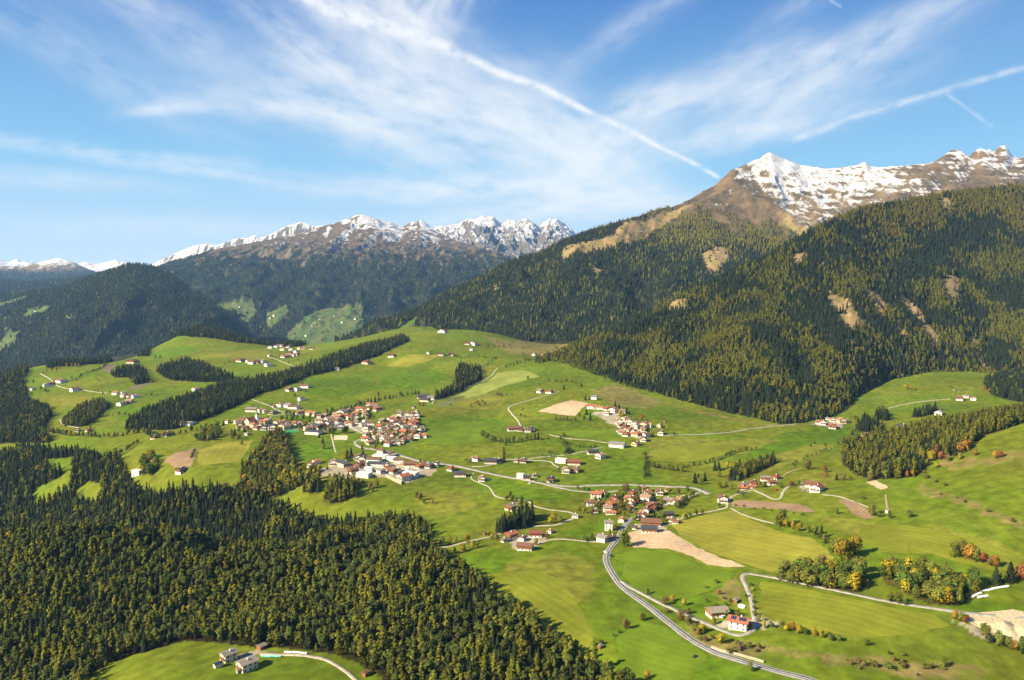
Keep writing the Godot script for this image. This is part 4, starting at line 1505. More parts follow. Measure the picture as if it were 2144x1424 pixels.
# ---------------------------------------------------------------- surveyed places
# control points of the valley floor: sideways over depth, log depth, weight
const VALLEY := [-0.66398,6.61705,-444.145,-0.66253,6.69812,1340.83,-0.5943,6.67905,20.213,-0.52621,6.66704,541.827,-0.47696,6.65924,429.431,-0.42786,6.64817,346.94,-0.52727,6.58345,-153.656,-0.45958,6.5634,50.254,-0.66733,6.47487,100.247,-0.60764,6.3477,-140.697,-0.47957,6.50016,-366.074,-0.48286,6.23277,147.163,-0.40734,6.2521,61.547,-0.34809,6.23503,-74.731,-0.26984,6.24283,123.973,-0.20455,6.19746,-41.242,-0.35458,6.552,-85.983,-0.23012,6.63339,318.482,-0.23089,6.49035,-35.594,-0.23167,6.36353,-52.382,-0.10662,6.51278,-183.553,-0.10716,6.32541,-23.951,-0.04501,6.20864,27.758,-0.04466,6.46317,60.218,0.04861,6.29808,-139.882,0.12696,6.18362,-213.696,0.01739,6.39397,115.715,0.14223,6.2425,320.188,0.26784,6.1369,31.621,0.12867,6.56107,13.584,-0.04456,6.55916,210.636,0.06687,6.52867,0.621,0.20333,6.46359,-44.278,0.22314,6.26829,-162.997,0.29762,6.28522,49.938,0.39299,6.12422,15.345,0.42118,6.33852,46.668,0.51328,6.39849,-46.066,0.57672,6.30959,92.578,0.66705,6.27712,57.475,0.64699,6.23647,-72.139,0.67084,6.1369,-48.89,0.51815,6.12846,23.885,0.51609,6.23647,-68.438,0.38767,6.59837,49.509,0.51113,6.56233,-47.701,0.63512,6.48488,55.064,0.659,6.65217,128.033,0.57048,6.71342,-337.925,0.47757,6.86415,-211.521,0.44753,6.79877,-161.148,0.38646,6.76402,105.23,0.32478,6.81875,177.746,0.29427,6.78364,-132.507,0.65594,6.8259,404.973,0.59892,6.84082,-97.478,0.53271,6.80044,241.393,0.26311,6.89821,-254.643,0.33632,6.96749,164.929,0.38525,6.97884,181.021,0.42189,7.00388,-220.086,0.50073,7.15908,-301.771,0.4582,7.11563,-1514.59,0.52385,7.34655,468.473,0.58386,7.49485,109.715,0.44494,7.30557,-158.948,0.47442,7.48436,-187.996,0.59662,7.39962,106.462,0.54284,7.2649,-132.072,0.57887,7.33374,-283.341,0.38422,7.22954,234.286,0.34761,7.20914,36.042,0.26175,7.2573,-136.788,0.20026,7.37322,-181.121,0.13905,7.44231,5.69,0.07794,7.55861,-53.045,0.06084,7.64628,1186.94,0.0474,7.89237,-1262.18,0.1081,7.9383,627.103,0.00486,7.88299,-527.217,-0.01338,7.66733,1499.62,0.02312,7.67127,-1823.24,-0.09226,7.878,414.429,-0.0437,7.8982,2194.73,-0.13502,7.67722,2322.33,-0.06813,7.68452,-1235.98,-0.12311,7.53681,65.192,-0.0439,7.50021,-53.301,-0.07448,7.40358,-54.032,-0.11419,7.3778,121.586,-0.16612,7.36955,-289.361,-0.22722,7.35711,47.423,-0.26343,7.47531,437.433,-0.26299,7.67568,-942.657,-0.20207,7.6495,1912.43,-0.16559,7.64751,-3068.25,-0.28701,7.82024,-646.888,-0.3601,7.76798,503.617,-0.42036,7.93706,291.789,-0.26253,7.91237,178.078,-0.23214,7.86159,-54.708,-0.31176,7.66397,290.561,-0.36092,7.56617,-183.424,-0.4821,7.76561,-748.636,-0.5924,7.65307,-20.115,-0.60399,7.78759,1524.14,-0.52603,7.53017,65.118,-0.45237,7.59552,-149.397,-0.39165,7.51429,-66.655,-0.53299,7.40995,-28.06,-0.50305,7.30784,-361.43,-0.57687,7.28346,773.673,-0.62462,7.48365,-11.841,-0.63923,7.25119,229.569,-0.59715,7.14778,1545.36,-0.66037,7.12882,-459.693,-0.54892,7.05391,-53.448,-0.57151,7.22265,-623.788,-0.33167,7.21194,550.96,-0.25829,7.19464,-118.555,-0.20316,7.20357,-138.38,-0.142,7.17783,138.578,-0.12351,7.24601,178.443,-0.08679,7.27982,638.341,-0.16704,6.96379,-4.084,-0.28931,7.0976,8.656,-0.22821,7.03793,-68.595,-0.33849,7.07549,-132.561,-0.39376,7.06474,-358.753,-0.45509,7.09269,103.129,-0.48043,7.01234,1071.35,-0.38078,7.21444,-516.842,-0.44228,7.19275,353.257,-0.51019,7.18329,-468.765,-0.40073,6.95527,807.495,-0.31475,6.94248,-430.297,-0.04404,7.24744,-765.8,-0.06865,7.08937,-42.867,0.01713,7.19936,161.778,0.0783,7.20922,-183.277,0.1149,7.24891,427.289,0.1641,7.14408,1.602,0.04787,7.00523,13.601,0.01722,6.89377,12.408,0.14026,6.85999,-10.174,0.20168,6.88968,73.491,0.23198,7.00523,-29.436,0.22538,7.14024,4.627,0.17125,6.77008,63.725,0.0789,6.74903,-17.796,-0.04435,6.79871,-2.865,-0.1062,6.6971,6.67,-0.13659,6.86895,-217.535,-0.17984,6.83005,380.367,-0.26607,6.84962,1671.83,0.00495,6.5776,-146.186,0.17971,6.63407,-5.816,-0.01343,7.40366,-424.244,0.04761,7.35921,435.442,-0.00122,7.26742,-151.95,-0.28859,7.27586,-148.65,-0.31273,7.35282,389.216,-0.26992,7.37365,-376.672,-0.38957,8.0229,5383.85,-0.3233,7.98956,-2676.86,-0.12863,8.0229,2574.12,-0.08014,7.97247,-2699.55,-0.63383,8.51719,813.189,0.65534,6.91771,166.351,-0.75,6.7093,-440.989,-0.62,6.80239,-456.958,-0.5,6.79682,-575.98,-0.42,6.79682,-700.751,-0.34,6.79122,-571.349,-0.25,6.80239,-1325.4,-0.55,6.95655,-601.106,-0.62,7.09008,-1153.9,-0.75,7.31322,-321.047,0.62,7.05618,-152.286,0.55,7.07327,-80.912,0.48,7.10661,1742.44,0.75,7.1309,127.248,0.8,6.80239,-176.91,0.8,6.39693,-80.757,0.8,6.10925,33.407,0.8,7.49554,-91.097,0.8,7.86327,-75.033,-0.75,6.21461,-25.38,-0.75,5.85793,25.621,-0.3,5.99146,-52.076,0,5.99146,33.119,0.3,5.99146,7.447,0.6,5.99146,-4.934,-0.75,5.29832,-2.78,-0.3,5.29832,-1.719,0,5.29832,10.376,0.3,5.29832,-4.918,0.75,5.29832,-4.142,-0.39,8.11672,2710.78,-0.39,8.26873,17.917,-0.32,8.10168,-2261.22,-0.32,8.26873,-1463.92,-0.26,8.07091,-815.368,-0.2,8.16052,-226.14,-0.1,8.21609,1054.73,-0.5,8.07091,-2958.26,-0.6,7.93737,-809.605,-0.75,7.86327,-289.935,-0.75,8.16052,88.858,-0.6,8.24276,210.724,-0.5,8.36637,9.072,0,8.16052,-322.564,0.2,8.07091,-76.996,0.4,8.00637,-11.3,0.6,7.93737,69.003,0.8,8.29405,100.845,0.4,8.41183,-99.696,0,8.51719,407.842,-0.75,8.9872,105.717,-0.4,8.9872,9.853,0,8.9872,-28.416,0.4,8.9872,-67.106,0.8,8.9872,6.411,-0.75,9.90349,-9.796,0,9.90349,4.973,0.8,9.90349,-29.276,-0.75,10.5966,10.272,0,10.5966,3.651,0.8,10.5966,8.237,-0.75,8.6125,-423.753,-0.3,8.6125,-365.39,-0.75,7.00307,441.889,0.05,7.76217,-145.978]
const VALLEY_PLANE := [140.734282,60.303787,-26.712362]
const MOUNTAIN_NETS := {
 "wooded_mountain": {"back_slope":0.45,"rows":[[58,29,-1980,107,36,-2000,113,35,-1990,150,28,-1920,206,17,-1800,239,12,-1720,266,10,-1687,322,7,-1610,359,3,-1552,391,1,-1495,423,-2,-1447,452,-4,-1399,473,-6,-1360,483,-6,-1365,534,-6,-1390,555,-6,-1400,587,-7,-1436,636,-7,-1490,666,-5,-1540,729,2,-1640,780,2,-1708,859,4,-1810,893,6,-1834,1033,15,-1930,1042,15,-1925,1121,14,-1880,1126,13,-1869,1164,7,-1780,1379,-9,-1700],[59,34,-2020,110,42,-2060,117,43,-2059,160,47,-2050,224,48,-1960,264,50,-1900,294,52,-1870,359,56,-1800,405,59,-1760,448,62,-1720,492,62,-1691,535,61,-1663,567,61,-1640,580,61,-1646,641,66,-1676,666,68,-1688,691,70,-1700,745,75,-1755,764,77,-1773,802,81,-1810,847,85,-1862,917,93,-1940,950,95,-1958,1083,102,-2030,1100,103,-2039,1259,112,-2120,1269,112,-2116,1354,114,-2080,1653,116,-2050],[60,36,-2050,111,48,-2080,118,50,-2082,163,67,-2100,239,86,-2088,288,99,-2080,324,108,-2071,408,128,-2050,468,141,-2040,527,154,-2030,587,165,-2026,647,176,-2023,695,185,-2020,709,188,-2026,781,200,-2054,810,205,-2066,840,210,-2077,885,218,-2094,900,221,-2100,944,230,-2143,989,239,-2186,1058,254,-2250,1093,258,-2267,1238,275,-2335,1257,277,-2344,1429,298,-2420,1445,300,-2423,1585,314,-2450,1963,328,-2450],[61,38,-2080,112,48,-2098,119,49,-2100,167,69,-2140,249,103,-2180,305,128,-2203,347,147,-2220,445,191,-2240,517,224,-2260,587,254,-2270,661,292,-2290,736,326,-2310,799,358,-2334,815,367,-2340,900,403,-2380,936,419,-2400,972,435,-2420,1034,458,-2465,1055,466,-2480,1098,478,-2510,1141,490,-2540,1204,501,-2576,1246,508,-2600,1407,539,-2671,1428,543,-2680,1609,566,-2743,1630,569,-2750,1800,588,-2800,2306,656,-2900]],"spurs":[]},
 "forest_mountain": {"back_slope":0.6,"rows":[[-746,-8,-3300,-659,5,-3267,-616,11,-3250,-538,24,-3143,-418,44,-2966,-395,48,-2930,-299,49,-2865,-208,50,-2800,-120,50,-2750,-36,50,-2700,46,52,-2680,127,52,-2690,210,53,-2700,295,55,-2725,363,56,-2745,381,57,-2750,423,57,-2755,483,58,-2762,552,59,-2770,630,60,-2779,673,60,-2784,708,61,-2788,725,61,-2790,760,61,-2794,778,61,-2796,786,62,-2797,830,62,-2802,848,62,-2804,866,63,-2806,887,63,-2808,905,63,-2810,919,63,-2812,936,63,-2814,972,64,-2818,1008,64,-2822,1034,65,-2825,1079,65,-2830,1115,66,-2834,1160,66,-2839,1187,66,-2842,1223,67,-2846,1260,67,-2850,1281,67,-2851,1304,67,-2852,1330,67,-2853,1401,67,-2857,1437,67,-2858,1490,67,-2861,1544,67,-2863,1571,66,-2865,1594,66,-2866,1608,66,-2866,1633,66,-2868,1655,66,-2868,1669,66,-2869,1680,66,-2870,1698,66,-2870,1705,66,-2871,1715,66,-2871,1726,66,-2872,1744,66,-2873,1759,66,-2873,1780,66,-2874,1802,66,-2875,1816,66,-2876,1830,66,-2877,1852,66,-2878,1874,66,-2879,2065,65,-2888,2338,64,-2900],[-750,7,-3320,-665,24,-3300,-623,33,-3290,-556,45,-3245,-446,64,-3170,-425,68,-3155,-321,87,-3080,-226,98,-3050,-132,108,-3020,-40,118,-3000,51,128,-2980,142,143,-3000,234,158,-3020,331,175,-3070,410,189,-3110,431,193,-3120,481,199,-3142,553,209,-3174,637,220,-3210,733,232,-3250,793,244,-3294,841,253,-3329,866,258,-3347,916,268,-3382,941,273,-3400,953,274,-3406,1014,281,-3438,1038,284,-3450,1063,286,-3462,1092,290,-3478,1117,293,-3490,1137,295,-3500,1160,297,-3506,1206,301,-3517,1253,306,-3528,1288,309,-3536,1346,315,-3550,1395,319,-3565,1456,325,-3584,1493,329,-3595,1543,333,-3610,1593,338,-3625,1623,341,-3634,1656,344,-3644,1694,348,-3655,1796,358,-3685,1848,362,-3700,1925,372,-3720,2003,382,-3740,2042,387,-3750,2076,391,-3759,2097,394,-3764,2134,398,-3773,2166,402,-3781,2187,405,-3787,2203,407,-3791,2230,410,-3797,2240,411,-3800,2255,412,-3801,2269,412,-3802,2293,412,-3803,2312,413,-3804,2340,413,-3806,2369,414,-3808,2388,414,-3809,2407,414,-3810,2436,415,-3812,2464,415,-3813,2718,419,-3829,3081,425,-3850],[-755,11,-3340,-672,32,-3333,-631,42,-3330,-568,61,-3321,-465,91,-3307,-445,97,-3304,-343,127,-3290,-242,154,-3275,-142,181,-3260,-44,206,-3270,56,232,-3280,156,261,-3300,257,290,-3320,363,321,-3375,450,347,-3419,472,354,-3430,531,369,-3477,615,392,-3542,715,420,-3616,831,451,-3700,903,476,-3767,961,497,-3820,990,508,-3845,1050,530,-3895,1080,541,-3920,1094,542,-3928,1164,548,-3965,1192,550,-3980,1221,554,-3998,1257,559,-4018,1286,563,-4036,1310,566,-4050,1336,565,-4053,1387,563,-4060,1438,562,-4067,1477,560,-4072,1541,558,-4080,1595,566,-4093,1663,575,-4110,1704,581,-4120,1765,593,-4146,1825,605,-4171,1862,612,-4187,1902,619,-4204,1949,628,-4223,2075,653,-4274,2138,665,-4300,2226,677,-4320,2314,690,-4340,2358,696,-4350,2397,701,-4359,2421,705,-4364,2462,711,-4373,2498,716,-4381,2522,719,-4387,2540,721,-4391,2570,726,-4397,2582,727,-4400,2599,728,-4402,2616,728,-4403,2644,729,-4406,2667,729,-4409,2701,730,-4412,2735,731,-4415,2757,732,-4418,2780,732,-4420,2814,733,-4423,2848,734,-4427,3151,741,-4457,3586,752,-4500],[-759,12,-3360,-681,23,-3380,-643,38,-3396,-585,62,-3420,-485,115,-3450,-465,124,-3458,-364,172,-3500,-260,227,-3530,-154,276,-3550,-48,328,-3580,61,372,-3600,171,419,-3630,281,464,-3650,396,507,-3700,492,541,-3750,516,550,-3764,578,573,-3800,675,602,-3900,788,633,-4000,940,693,-4200,1031,747,-4320,1101,788,-4393,1136,810,-4430,1213,872,-4520,1254,901,-4573,1275,916,-4600,1367,961,-4680,1403,975,-4710,1440,990,-4740,1484,1000,-4770,1521,1027,-4800,1544,1039,-4800,1576,1032,-4810,1641,1010,-4830,1706,998,-4850,1754,980,-4860,1842,974,-4900,1908,966,-4920,1994,973,-4950,2044,979,-4963,2110,986,-4980,2178,998,-5000,2214,1016,-5000,2253,998,-5000,2298,986,-5000,2418,992,-5000,2478,997,-5000,2567,1004,-5000,2656,1016,-5000,2689,1042,-4980,2716,1071,-4960,2739,1089,-4960,2787,1076,-4970,2835,1059,-4990,2876,1043,-5020,2916,1079,-5060,2957,1115,-5080,2969,1119,-5080,2987,1124,-5080,3006,1100,-5080,3036,1121,-5080,3061,1100,-5080,3096,1127,-5080,3132,1130,-5080,3158,1100,-5080,3184,1064,-5080,3220,1058,-5080,3257,1061,-5080,3593,1056,-5100,4051,1062,-5100]],"spurs":[[0.75,[1277,915,-4560,1207,816,-4380,1251,751,-4230,1318,668,-4080,1372,595,-3950,1420,515,-3820]],[0.6,[1200,807,-4370,1041,700,-4150,880,641,-3980]],[0.75,[2723,1078,-4930,2470,942,-4700,2209,799,-4450,2016,685,-4250]],[0.7,[2958,1104,-5030,2723,867,-4600,2459,808,-4420,2371,758,-4330]],[0.6,[3175,1008,-4950,2885,872,-4640,2738,864,-4580]]]},
 "snow_mountain": {"back_slope":0.7,"rows":[[-2983,-189,-5900,-2750,-189,-5862,-2597,-189,-5838,-2578,-189,-5834,-2444,-189,-5812,-2369,-189,-5800,-2293,-190,-5788,-2181,-191,-5769,-2143,-192,-5762,-1995,-193,-5738,-1847,-195,-5712,-1774,-196,-5700,-1719,-196,-5689,-1591,-198,-5664,-1482,-199,-5643,-1392,-200,-5625,-1302,-201,-5607,-1266,-202,-5600,-1215,-202,-5600,-1171,-202,-5600,-1137,-202,-5600,-1130,-202,-5600,-1103,-202,-5600,-1062,-202,-5600,-1021,-202,-5600,-977,-202,-5600,-926,-202,-5600,-873,-196,-5654,-831,-192,-5696,-791,-189,-5735,-754,-185,-5771,-719,-182,-5804,-700,-180,-5822,-681,-178,-5840,-656,-175,-5864,-617,-171,-5900,-569,-158,-5968,-504,-140,-6058,-419,-117,-6170,-314,-87,-6305,-277,-77,-6350,-203,-56,-6440,-88,-24,-6575,33,11,-6710,115,34,-6800,200,53,-6870,1034,240,-7500],[-3275,83,-6500,-3039,76,-6500,-2882,71,-6500,-2862,70,-6500,-2725,66,-6500,-2646,63,-6500,-2558,60,-6475,-2426,56,-6438,-2382,55,-6425,-2209,50,-6375,-2039,45,-6325,-1955,42,-6300,-1896,41,-6295,-1759,38,-6282,-1642,36,-6271,-1545,35,-6262,-1448,33,-6254,-1409,32,-6250,-1354,34,-6258,-1306,35,-6264,-1269,36,-6269,-1261,36,-6270,-1232,37,-6274,-1187,38,-6280,-1143,39,-6286,-1094,40,-6292,-1038,42,-6300,-975,49,-6336,-925,55,-6364,-879,60,-6390,-835,65,-6414,-795,69,-6436,-773,72,-6448,-751,74,-6460,-722,78,-6476,-677,83,-6500,-622,91,-6545,-548,101,-6605,-453,115,-6680,-336,132,-6770,-296,137,-6800,-216,153,-6860,-93,177,-6950,34,202,-7040,120,219,-7100,208,234,-7160,1060,379,-7700],[-3723,240,-7400,-3481,280,-7460,-3318,308,-7500,-3295,310,-7500,-3136,329,-7500,-3045,340,-7500,-2954,351,-7500,-2818,367,-7500,-2772,371,-7500,-2591,387,-7500,-2409,403,-7500,-2318,412,-7500,-2250,418,-7500,-2092,431,-7500,-1956,443,-7500,-1848,455,-7525,-1740,467,-7550,-1697,472,-7560,-1632,479,-7575,-1575,486,-7588,-1531,491,-7598,-1522,492,-7600,-1486,492,-7600,-1431,492,-7600,-1376,492,-7600,-1316,492,-7600,-1247,492,-7600,-1165,483,-7600,-1101,477,-7600,-1041,471,-7600,-986,466,-7600,-936,461,-7600,-908,458,-7600,-881,455,-7600,-844,451,-7600,-789,446,-7600,-719,439,-7585,-626,429,-7565,-510,417,-7540,-372,403,-7510,-326,398,-7500,-236,385,-7500,-100,364,-7500,36,344,-7500,127,330,-7500,219,345,-7540,1087,478,-7900],[-4023,288,-8000,-3776,386,-8100,-3618,458,-8189,-3598,467,-8200,-3486,531,-8350,-3414,564,-8425,-3341,598,-8500,-3215,636,-8575,-3172,649,-8600,-2999,690,-8700,-2820,742,-8800,-2731,764,-8857,-2664,780,-8900,-2475,812,-8900,-2314,849,-8900,-2192,895,-8950,-2068,942,-9000,-2014,953,-9000,-1932,990,-9000,-1861,1001,-9000,-1807,1028,-9000,-1796,1031,-9000,-1753,1044,-9000,-1688,1049,-9000,-1623,1033,-9000,-1561,1022,-9050,-1488,999,-9100,-1398,981,-9150,-1328,952,-9200,-1263,934,-9250,-1203,977,-9300,-1141,1004,-9300,-1107,993,-9300,-1073,1027,-9300,-1023,995,-9250,-952,941,-9200,-860,879,-9100,-734,801,-8900,-587,731,-8700,-420,679,-8500,-366,663,-8433,-260,629,-8300,-107,567,-8100,38,487,-7900,133,457,-7850,226,428,-7800,1101,433,-8000]],"spurs":[[0.8,[-1705,1040,-8950,-1688,802,-8500,-1646,605,-8100,-1707,423,-7600,-1723,240,-7000,-1616,85,-6400]],[0.8,[-2056,933,-8950,-2047,751,-8500,-2011,577,-8000,-1982,423,-7600]],[0.75,[-1553,1012,-9000,-1392,751,-8500,-1058,502,-7900,-847,284,-7300,-887,80,-6600,-918,-87,-6000]],[0.75,[-1068,1011,-9250,-954,763,-8700,-742,557,-8100,-643,330,-7500]],[0.7,[-2462,803,-8850,-2334,585,-8200,-2258,377,-7600,-2138,157,-6900,-2013,11,-6300]],[0.6,[-2981,682,-8650,-2823,430,-7900,-2586,197,-7100,-2565,78,-6700]],[0.7,[-418,672,-8450,-296,478,-7900,-318,284,-7300]]]},
 "snow_range": {"back_slope":0.8,"rows":[[-1192,240,-9300,-1023,252,-9300,-911,260,-9300,-798,268,-9300,-714,274,-9300,-647,279,-9300,-573,284,-9300,-489,290,-9300,-416,295,-9300,-405,296,-9300,-349,296,-9300,-292,296,-9300,-225,296,-9300,-180,296,-9300,-135,296,-9300,-90,296,-9300,-34,296,-9300,34,296,-9300,90,296,-9300,157,296,-9300,202,296,-9300,259,296,-9300,326,296,-9300,371,296,-9300,427,296,-9300,495,296,-9300,551,296,-9300,607,296,-9300,663,296,-9300,703,296,-9300,753,296,-9300,804,296,-9300,888,296,-9300,1282,296,-9300],[-1267,479,-9900,-1088,485,-9900,-968,489,-9900,-849,493,-9900,-759,497,-9900,-687,499,-9900,-609,502,-9900,-520,505,-9900,-442,508,-9900,-430,508,-9900,-370,508,-9900,-311,508,-9900,-239,508,-9900,-191,508,-9900,-143,508,-9900,-96,508,-9900,-36,508,-9900,36,508,-9900,96,508,-9900,167,508,-9900,215,508,-9900,275,508,-9900,347,508,-9900,394,508,-9900,454,508,-9900,526,508,-9900,586,508,-9900,645,508,-9900,705,508,-9900,747,508,-9900,801,508,-9900,854,508,-9900,944,508,-9900,1362,508,-9900],[-1354,750,-10600,-1160,756,-10579,-1031,759,-10564,-903,763,-10550,-807,766,-10539,-730,768,-10531,-647,771,-10521,-551,774,-10511,-468,776,-10501,-456,777,-10500,-392,777,-10500,-329,777,-10500,-253,777,-10500,-202,777,-10500,-152,777,-10500,-101,777,-10500,-38,777,-10500,38,777,-10500,101,777,-10500,177,777,-10500,228,776,-10504,291,774,-10509,368,773,-10515,418,772,-10519,482,770,-10524,558,769,-10530,622,767,-10535,686,766,-10540,750,765,-10545,795,764,-10548,852,763,-10553,910,761,-10558,1006,759,-10565,1457,750,-10600],[-1468,986,-11500,-1260,1041,-11500,-1121,1089,-11500,-982,1110,-11500,-879,1123,-11500,-795,1130,-11500,-705,1178,-11500,-601,1213,-11500,-512,1226,-11500,-498,1231,-11500,-429,1254,-11500,-359,1233,-11500,-277,1240,-11500,-221,1199,-11500,-166,1137,-11500,-112,1193,-11600,-42,1221,-11600,42,1221,-11600,112,1207,-11600,195,1235,-11600,251,1207,-11600,321,1166,-11600,408,1139,-11700,468,1203,-11800,539,1224,-11800,624,1259,-11800,695,1245,-11800,766,1203,-11800,838,1132,-11800,888,1083,-11800,952,1020,-11800,1024,1033,-11900,1141,1076,-12000,1646,1104,-12000]],"spurs":[[1,[-427,1236,-11450,-576,1032,-11000,-455,839,-10500,-193,661,-10000]],[1,[194,1217,-11550,85,960,-10900,238,771,-10400]],[1,[657,1241,-11750,516,967,-11000,364,740,-10400]],[0.9,[-875,1113,-11450,-728,889,-10800,-494,661,-10000]],[0.9,[-165,1123,-11400,-143,889,-10800]]]},
 "white_range": {"back_slope":0.6,"rows":[[-5334,240,-11000,-5134,259,-11000,-5014,270,-11000,-4901,280,-11000,-4801,289,-11000,-4667,302,-11000,-4567,311,-11000,-4434,323,-11000,-4368,329,-11000,-4301,336,-11000,-4201,345,-11000,-4101,354,-11000,-4001,363,-11000,-3868,376,-11000,-3768,385,-11000,-3668,394,-11000,-3568,403,-11000,-3502,410,-11000,-3402,419,-11000,-3269,431,-11000,-3136,443,-11000,-3036,453,-11000,-2936,462,-11000,-2856,469,-11000,-2803,474,-11000,-2723,482,-11000,-2637,490,-11000,-2537,499,-11000,-2470,505,-11000],[-5478,308,-11300,-5272,332,-11300,-5149,346,-11300,-5032,360,-11300,-4929,371,-11300,-4792,387,-11300,-4690,399,-11300,-4553,415,-11300,-4484,423,-11300,-4416,431,-11300,-4313,443,-11300,-4210,455,-11300,-4108,466,-11300,-3971,482,-11300,-3868,494,-11300,-3766,506,-11300,-3663,518,-11300,-3595,526,-11300,-3492,538,-11300,-3355,553,-11300,-3219,569,-11300,-3116,581,-11300,-3014,593,-11300,-2932,602,-11300,-2877,609,-11300,-2795,618,-11300,-2706,628,-11300,-2604,640,-11300,-2536,648,-11300],[-5668,416,-11700,-5455,443,-11700,-5327,460,-11700,-5207,475,-11700,-5101,488,-11700,-4959,506,-11700,-4852,520,-11700,-4711,538,-11700,-4640,547,-11700,-4569,556,-11700,-4463,569,-11700,-4356,583,-11700,-4250,596,-11700,-4108,614,-11700,-4002,628,-11700,-3896,641,-11700,-3790,655,-11700,-3719,664,-11700,-3613,677,-11700,-3472,695,-11700,-3330,713,-11700,-3224,727,-11700,-3118,740,-11700,-3033,751,-11700,-2977,758,-11700,-2892,769,-11700,-2800,780,-11700,-2694,794,-11700,-2623,803,-11700],[-5815,385,-12000,-5594,486,-12000,-5461,580,-12000,-5336,637,-12000,-5226,688,-12000,-5079,753,-12000,-4969,803,-12000,-4823,853,-12000,-4750,860,-12000,-4678,875,-12000,-4569,875,-12000,-4461,860,-12000,-4352,904,-12000,-4206,954,-12000,-4097,968,-12000,-3989,968,-12000,-3879,1018,-12000,-3808,983,-12000,-3699,1018,-12000,-3553,1076,-12000,-3407,1147,-12000,-3299,1169,-12000,-3190,1212,-12000,-3103,1190,-12000,-3046,1162,-12000,-2960,1147,-12000,-2865,1176,-12000,-2758,1133,-12000,-2686,1090,-12000]],"spurs":[]},
 "dark_hill": {"back_slope":0.55,"rows":[[-3466,-283,-4300,-3000,-245,-4200,-2710,-219,-4150,-2583,-194,-4150,-2557,-189,-4150,-2471,-178,-4175,-2383,-168,-4200,-2290,-156,-4218,-2196,-143,-4236,-2137,-136,-4248,-2125,-134,-4250,-2079,-129,-4262,-2022,-122,-4278,-1975,-116,-4291,-1940,-112,-4300,-1929,-113,-4306,-1876,-115,-4333,-1822,-117,-4361,-1767,-119,-4389,-1744,-120,-4400,-1727,-122,-4425,-1692,-126,-4475,-1656,-131,-4525,-1619,-135,-4575,-1600,-137,-4600,-1591,-139,-4614,-1563,-145,-4657,-1525,-154,-4714,-1465,-168,-4800,-1374,-169,-5000],[-3939,-161,-4900,-3448,-144,-4840,-3128,-133,-4800,-2877,-89,-4633,-2828,-81,-4600,-2686,-49,-4550,-2546,-19,-4500,-2436,-14,-4500,-2327,-9,-4500,-2259,-6,-4500,-2245,-5,-4500,-2196,-6,-4512,-2135,-7,-4528,-2086,-7,-4541,-2049,-8,-4550,-2036,-10,-4553,-1974,-18,-4567,-1910,-27,-4581,-1847,-35,-4594,-1821,-39,-4600,-1800,-45,-4619,-1759,-58,-4656,-1716,-71,-4694,-1673,-84,-4731,-1651,-91,-4750,-1639,-95,-4757,-1603,-106,-4779,-1554,-120,-4807,-1480,-142,-4850,-1382,-163,-5030],[-4569,6,-5700,-4051,6,-5700,-3639,37,-5600,-3365,65,-5433,-3311,70,-5400,-3062,88,-5200,-2823,104,-5000,-2672,122,-4945,-2523,139,-4891,-2432,150,-4857,-2414,152,-4850,-2355,151,-4850,-2282,149,-4850,-2223,147,-4850,-2179,146,-4850,-2162,141,-4844,-2077,115,-4817,-1994,89,-4789,-1911,63,-4761,-1878,53,-4750,-1853,41,-4759,-1802,16,-4776,-1751,-8,-4794,-1700,-34,-4811,-1674,-46,-4820,-1661,-52,-4824,-1622,-72,-4837,-1569,-97,-4854,-1489,-136,-4880,-1388,-161,-5050],[-5202,122,-6500,-4540,143,-6400,-4087,172,-6300,-3803,188,-6150,-3741,192,-6110,-3498,208,-5950,-3212,240,-5700,-2992,287,-5550,-2804,339,-5450,-2706,364,-5420,-2688,367,-5416,-2614,380,-5400,-2532,386,-5400,-2467,380,-5400,-2412,367,-5385,-2394,363,-5380,-2292,317,-5330,-2188,269,-5270,-2082,212,-5200,-2042,188,-5175,-2001,165,-5150,-1921,123,-5100,-1846,84,-5060,-1771,46,-5020,-1732,18,-4993,-1713,5,-4980,-1658,-33,-4950,-1593,-83,-4930,-1501,-130,-4920,-1393,-160,-5070]],"spurs":[]},
 "blue_hill": {"back_slope":0.4,"rows":[[-5449,-7,-6800,-4830,18,-6800,-4417,34,-6800,-4169,59,-6800,-4003,76,-6800,-3962,77,-6800,-3714,88,-6800,-3508,97,-6800,-3343,104,-6800,-3055,117,-6800],[-6003,104,-7500,-5320,131,-7500,-4866,149,-7500,-4592,171,-7500,-4410,186,-7500,-4365,187,-7500,-4092,195,-7500,-3865,202,-7500,-3684,208,-7500,-3366,217,-7500],[-6636,210,-8300,-5883,216,-8300,-5381,220,-8300,-5079,232,-8300,-4878,240,-8300,-4828,242,-8300,-4526,255,-8300,-4275,266,-8300,-4074,275,-8300,-3722,290,-8300],[-7192,283,-9000,-6375,305,-9000,-5831,316,-9000,-5506,283,-9000,-5287,301,-9000,-5233,305,-9000,-4905,349,-9000,-4631,397,-9000,-4413,424,-9000,-4033,403,-9000]],"spurs":[]},
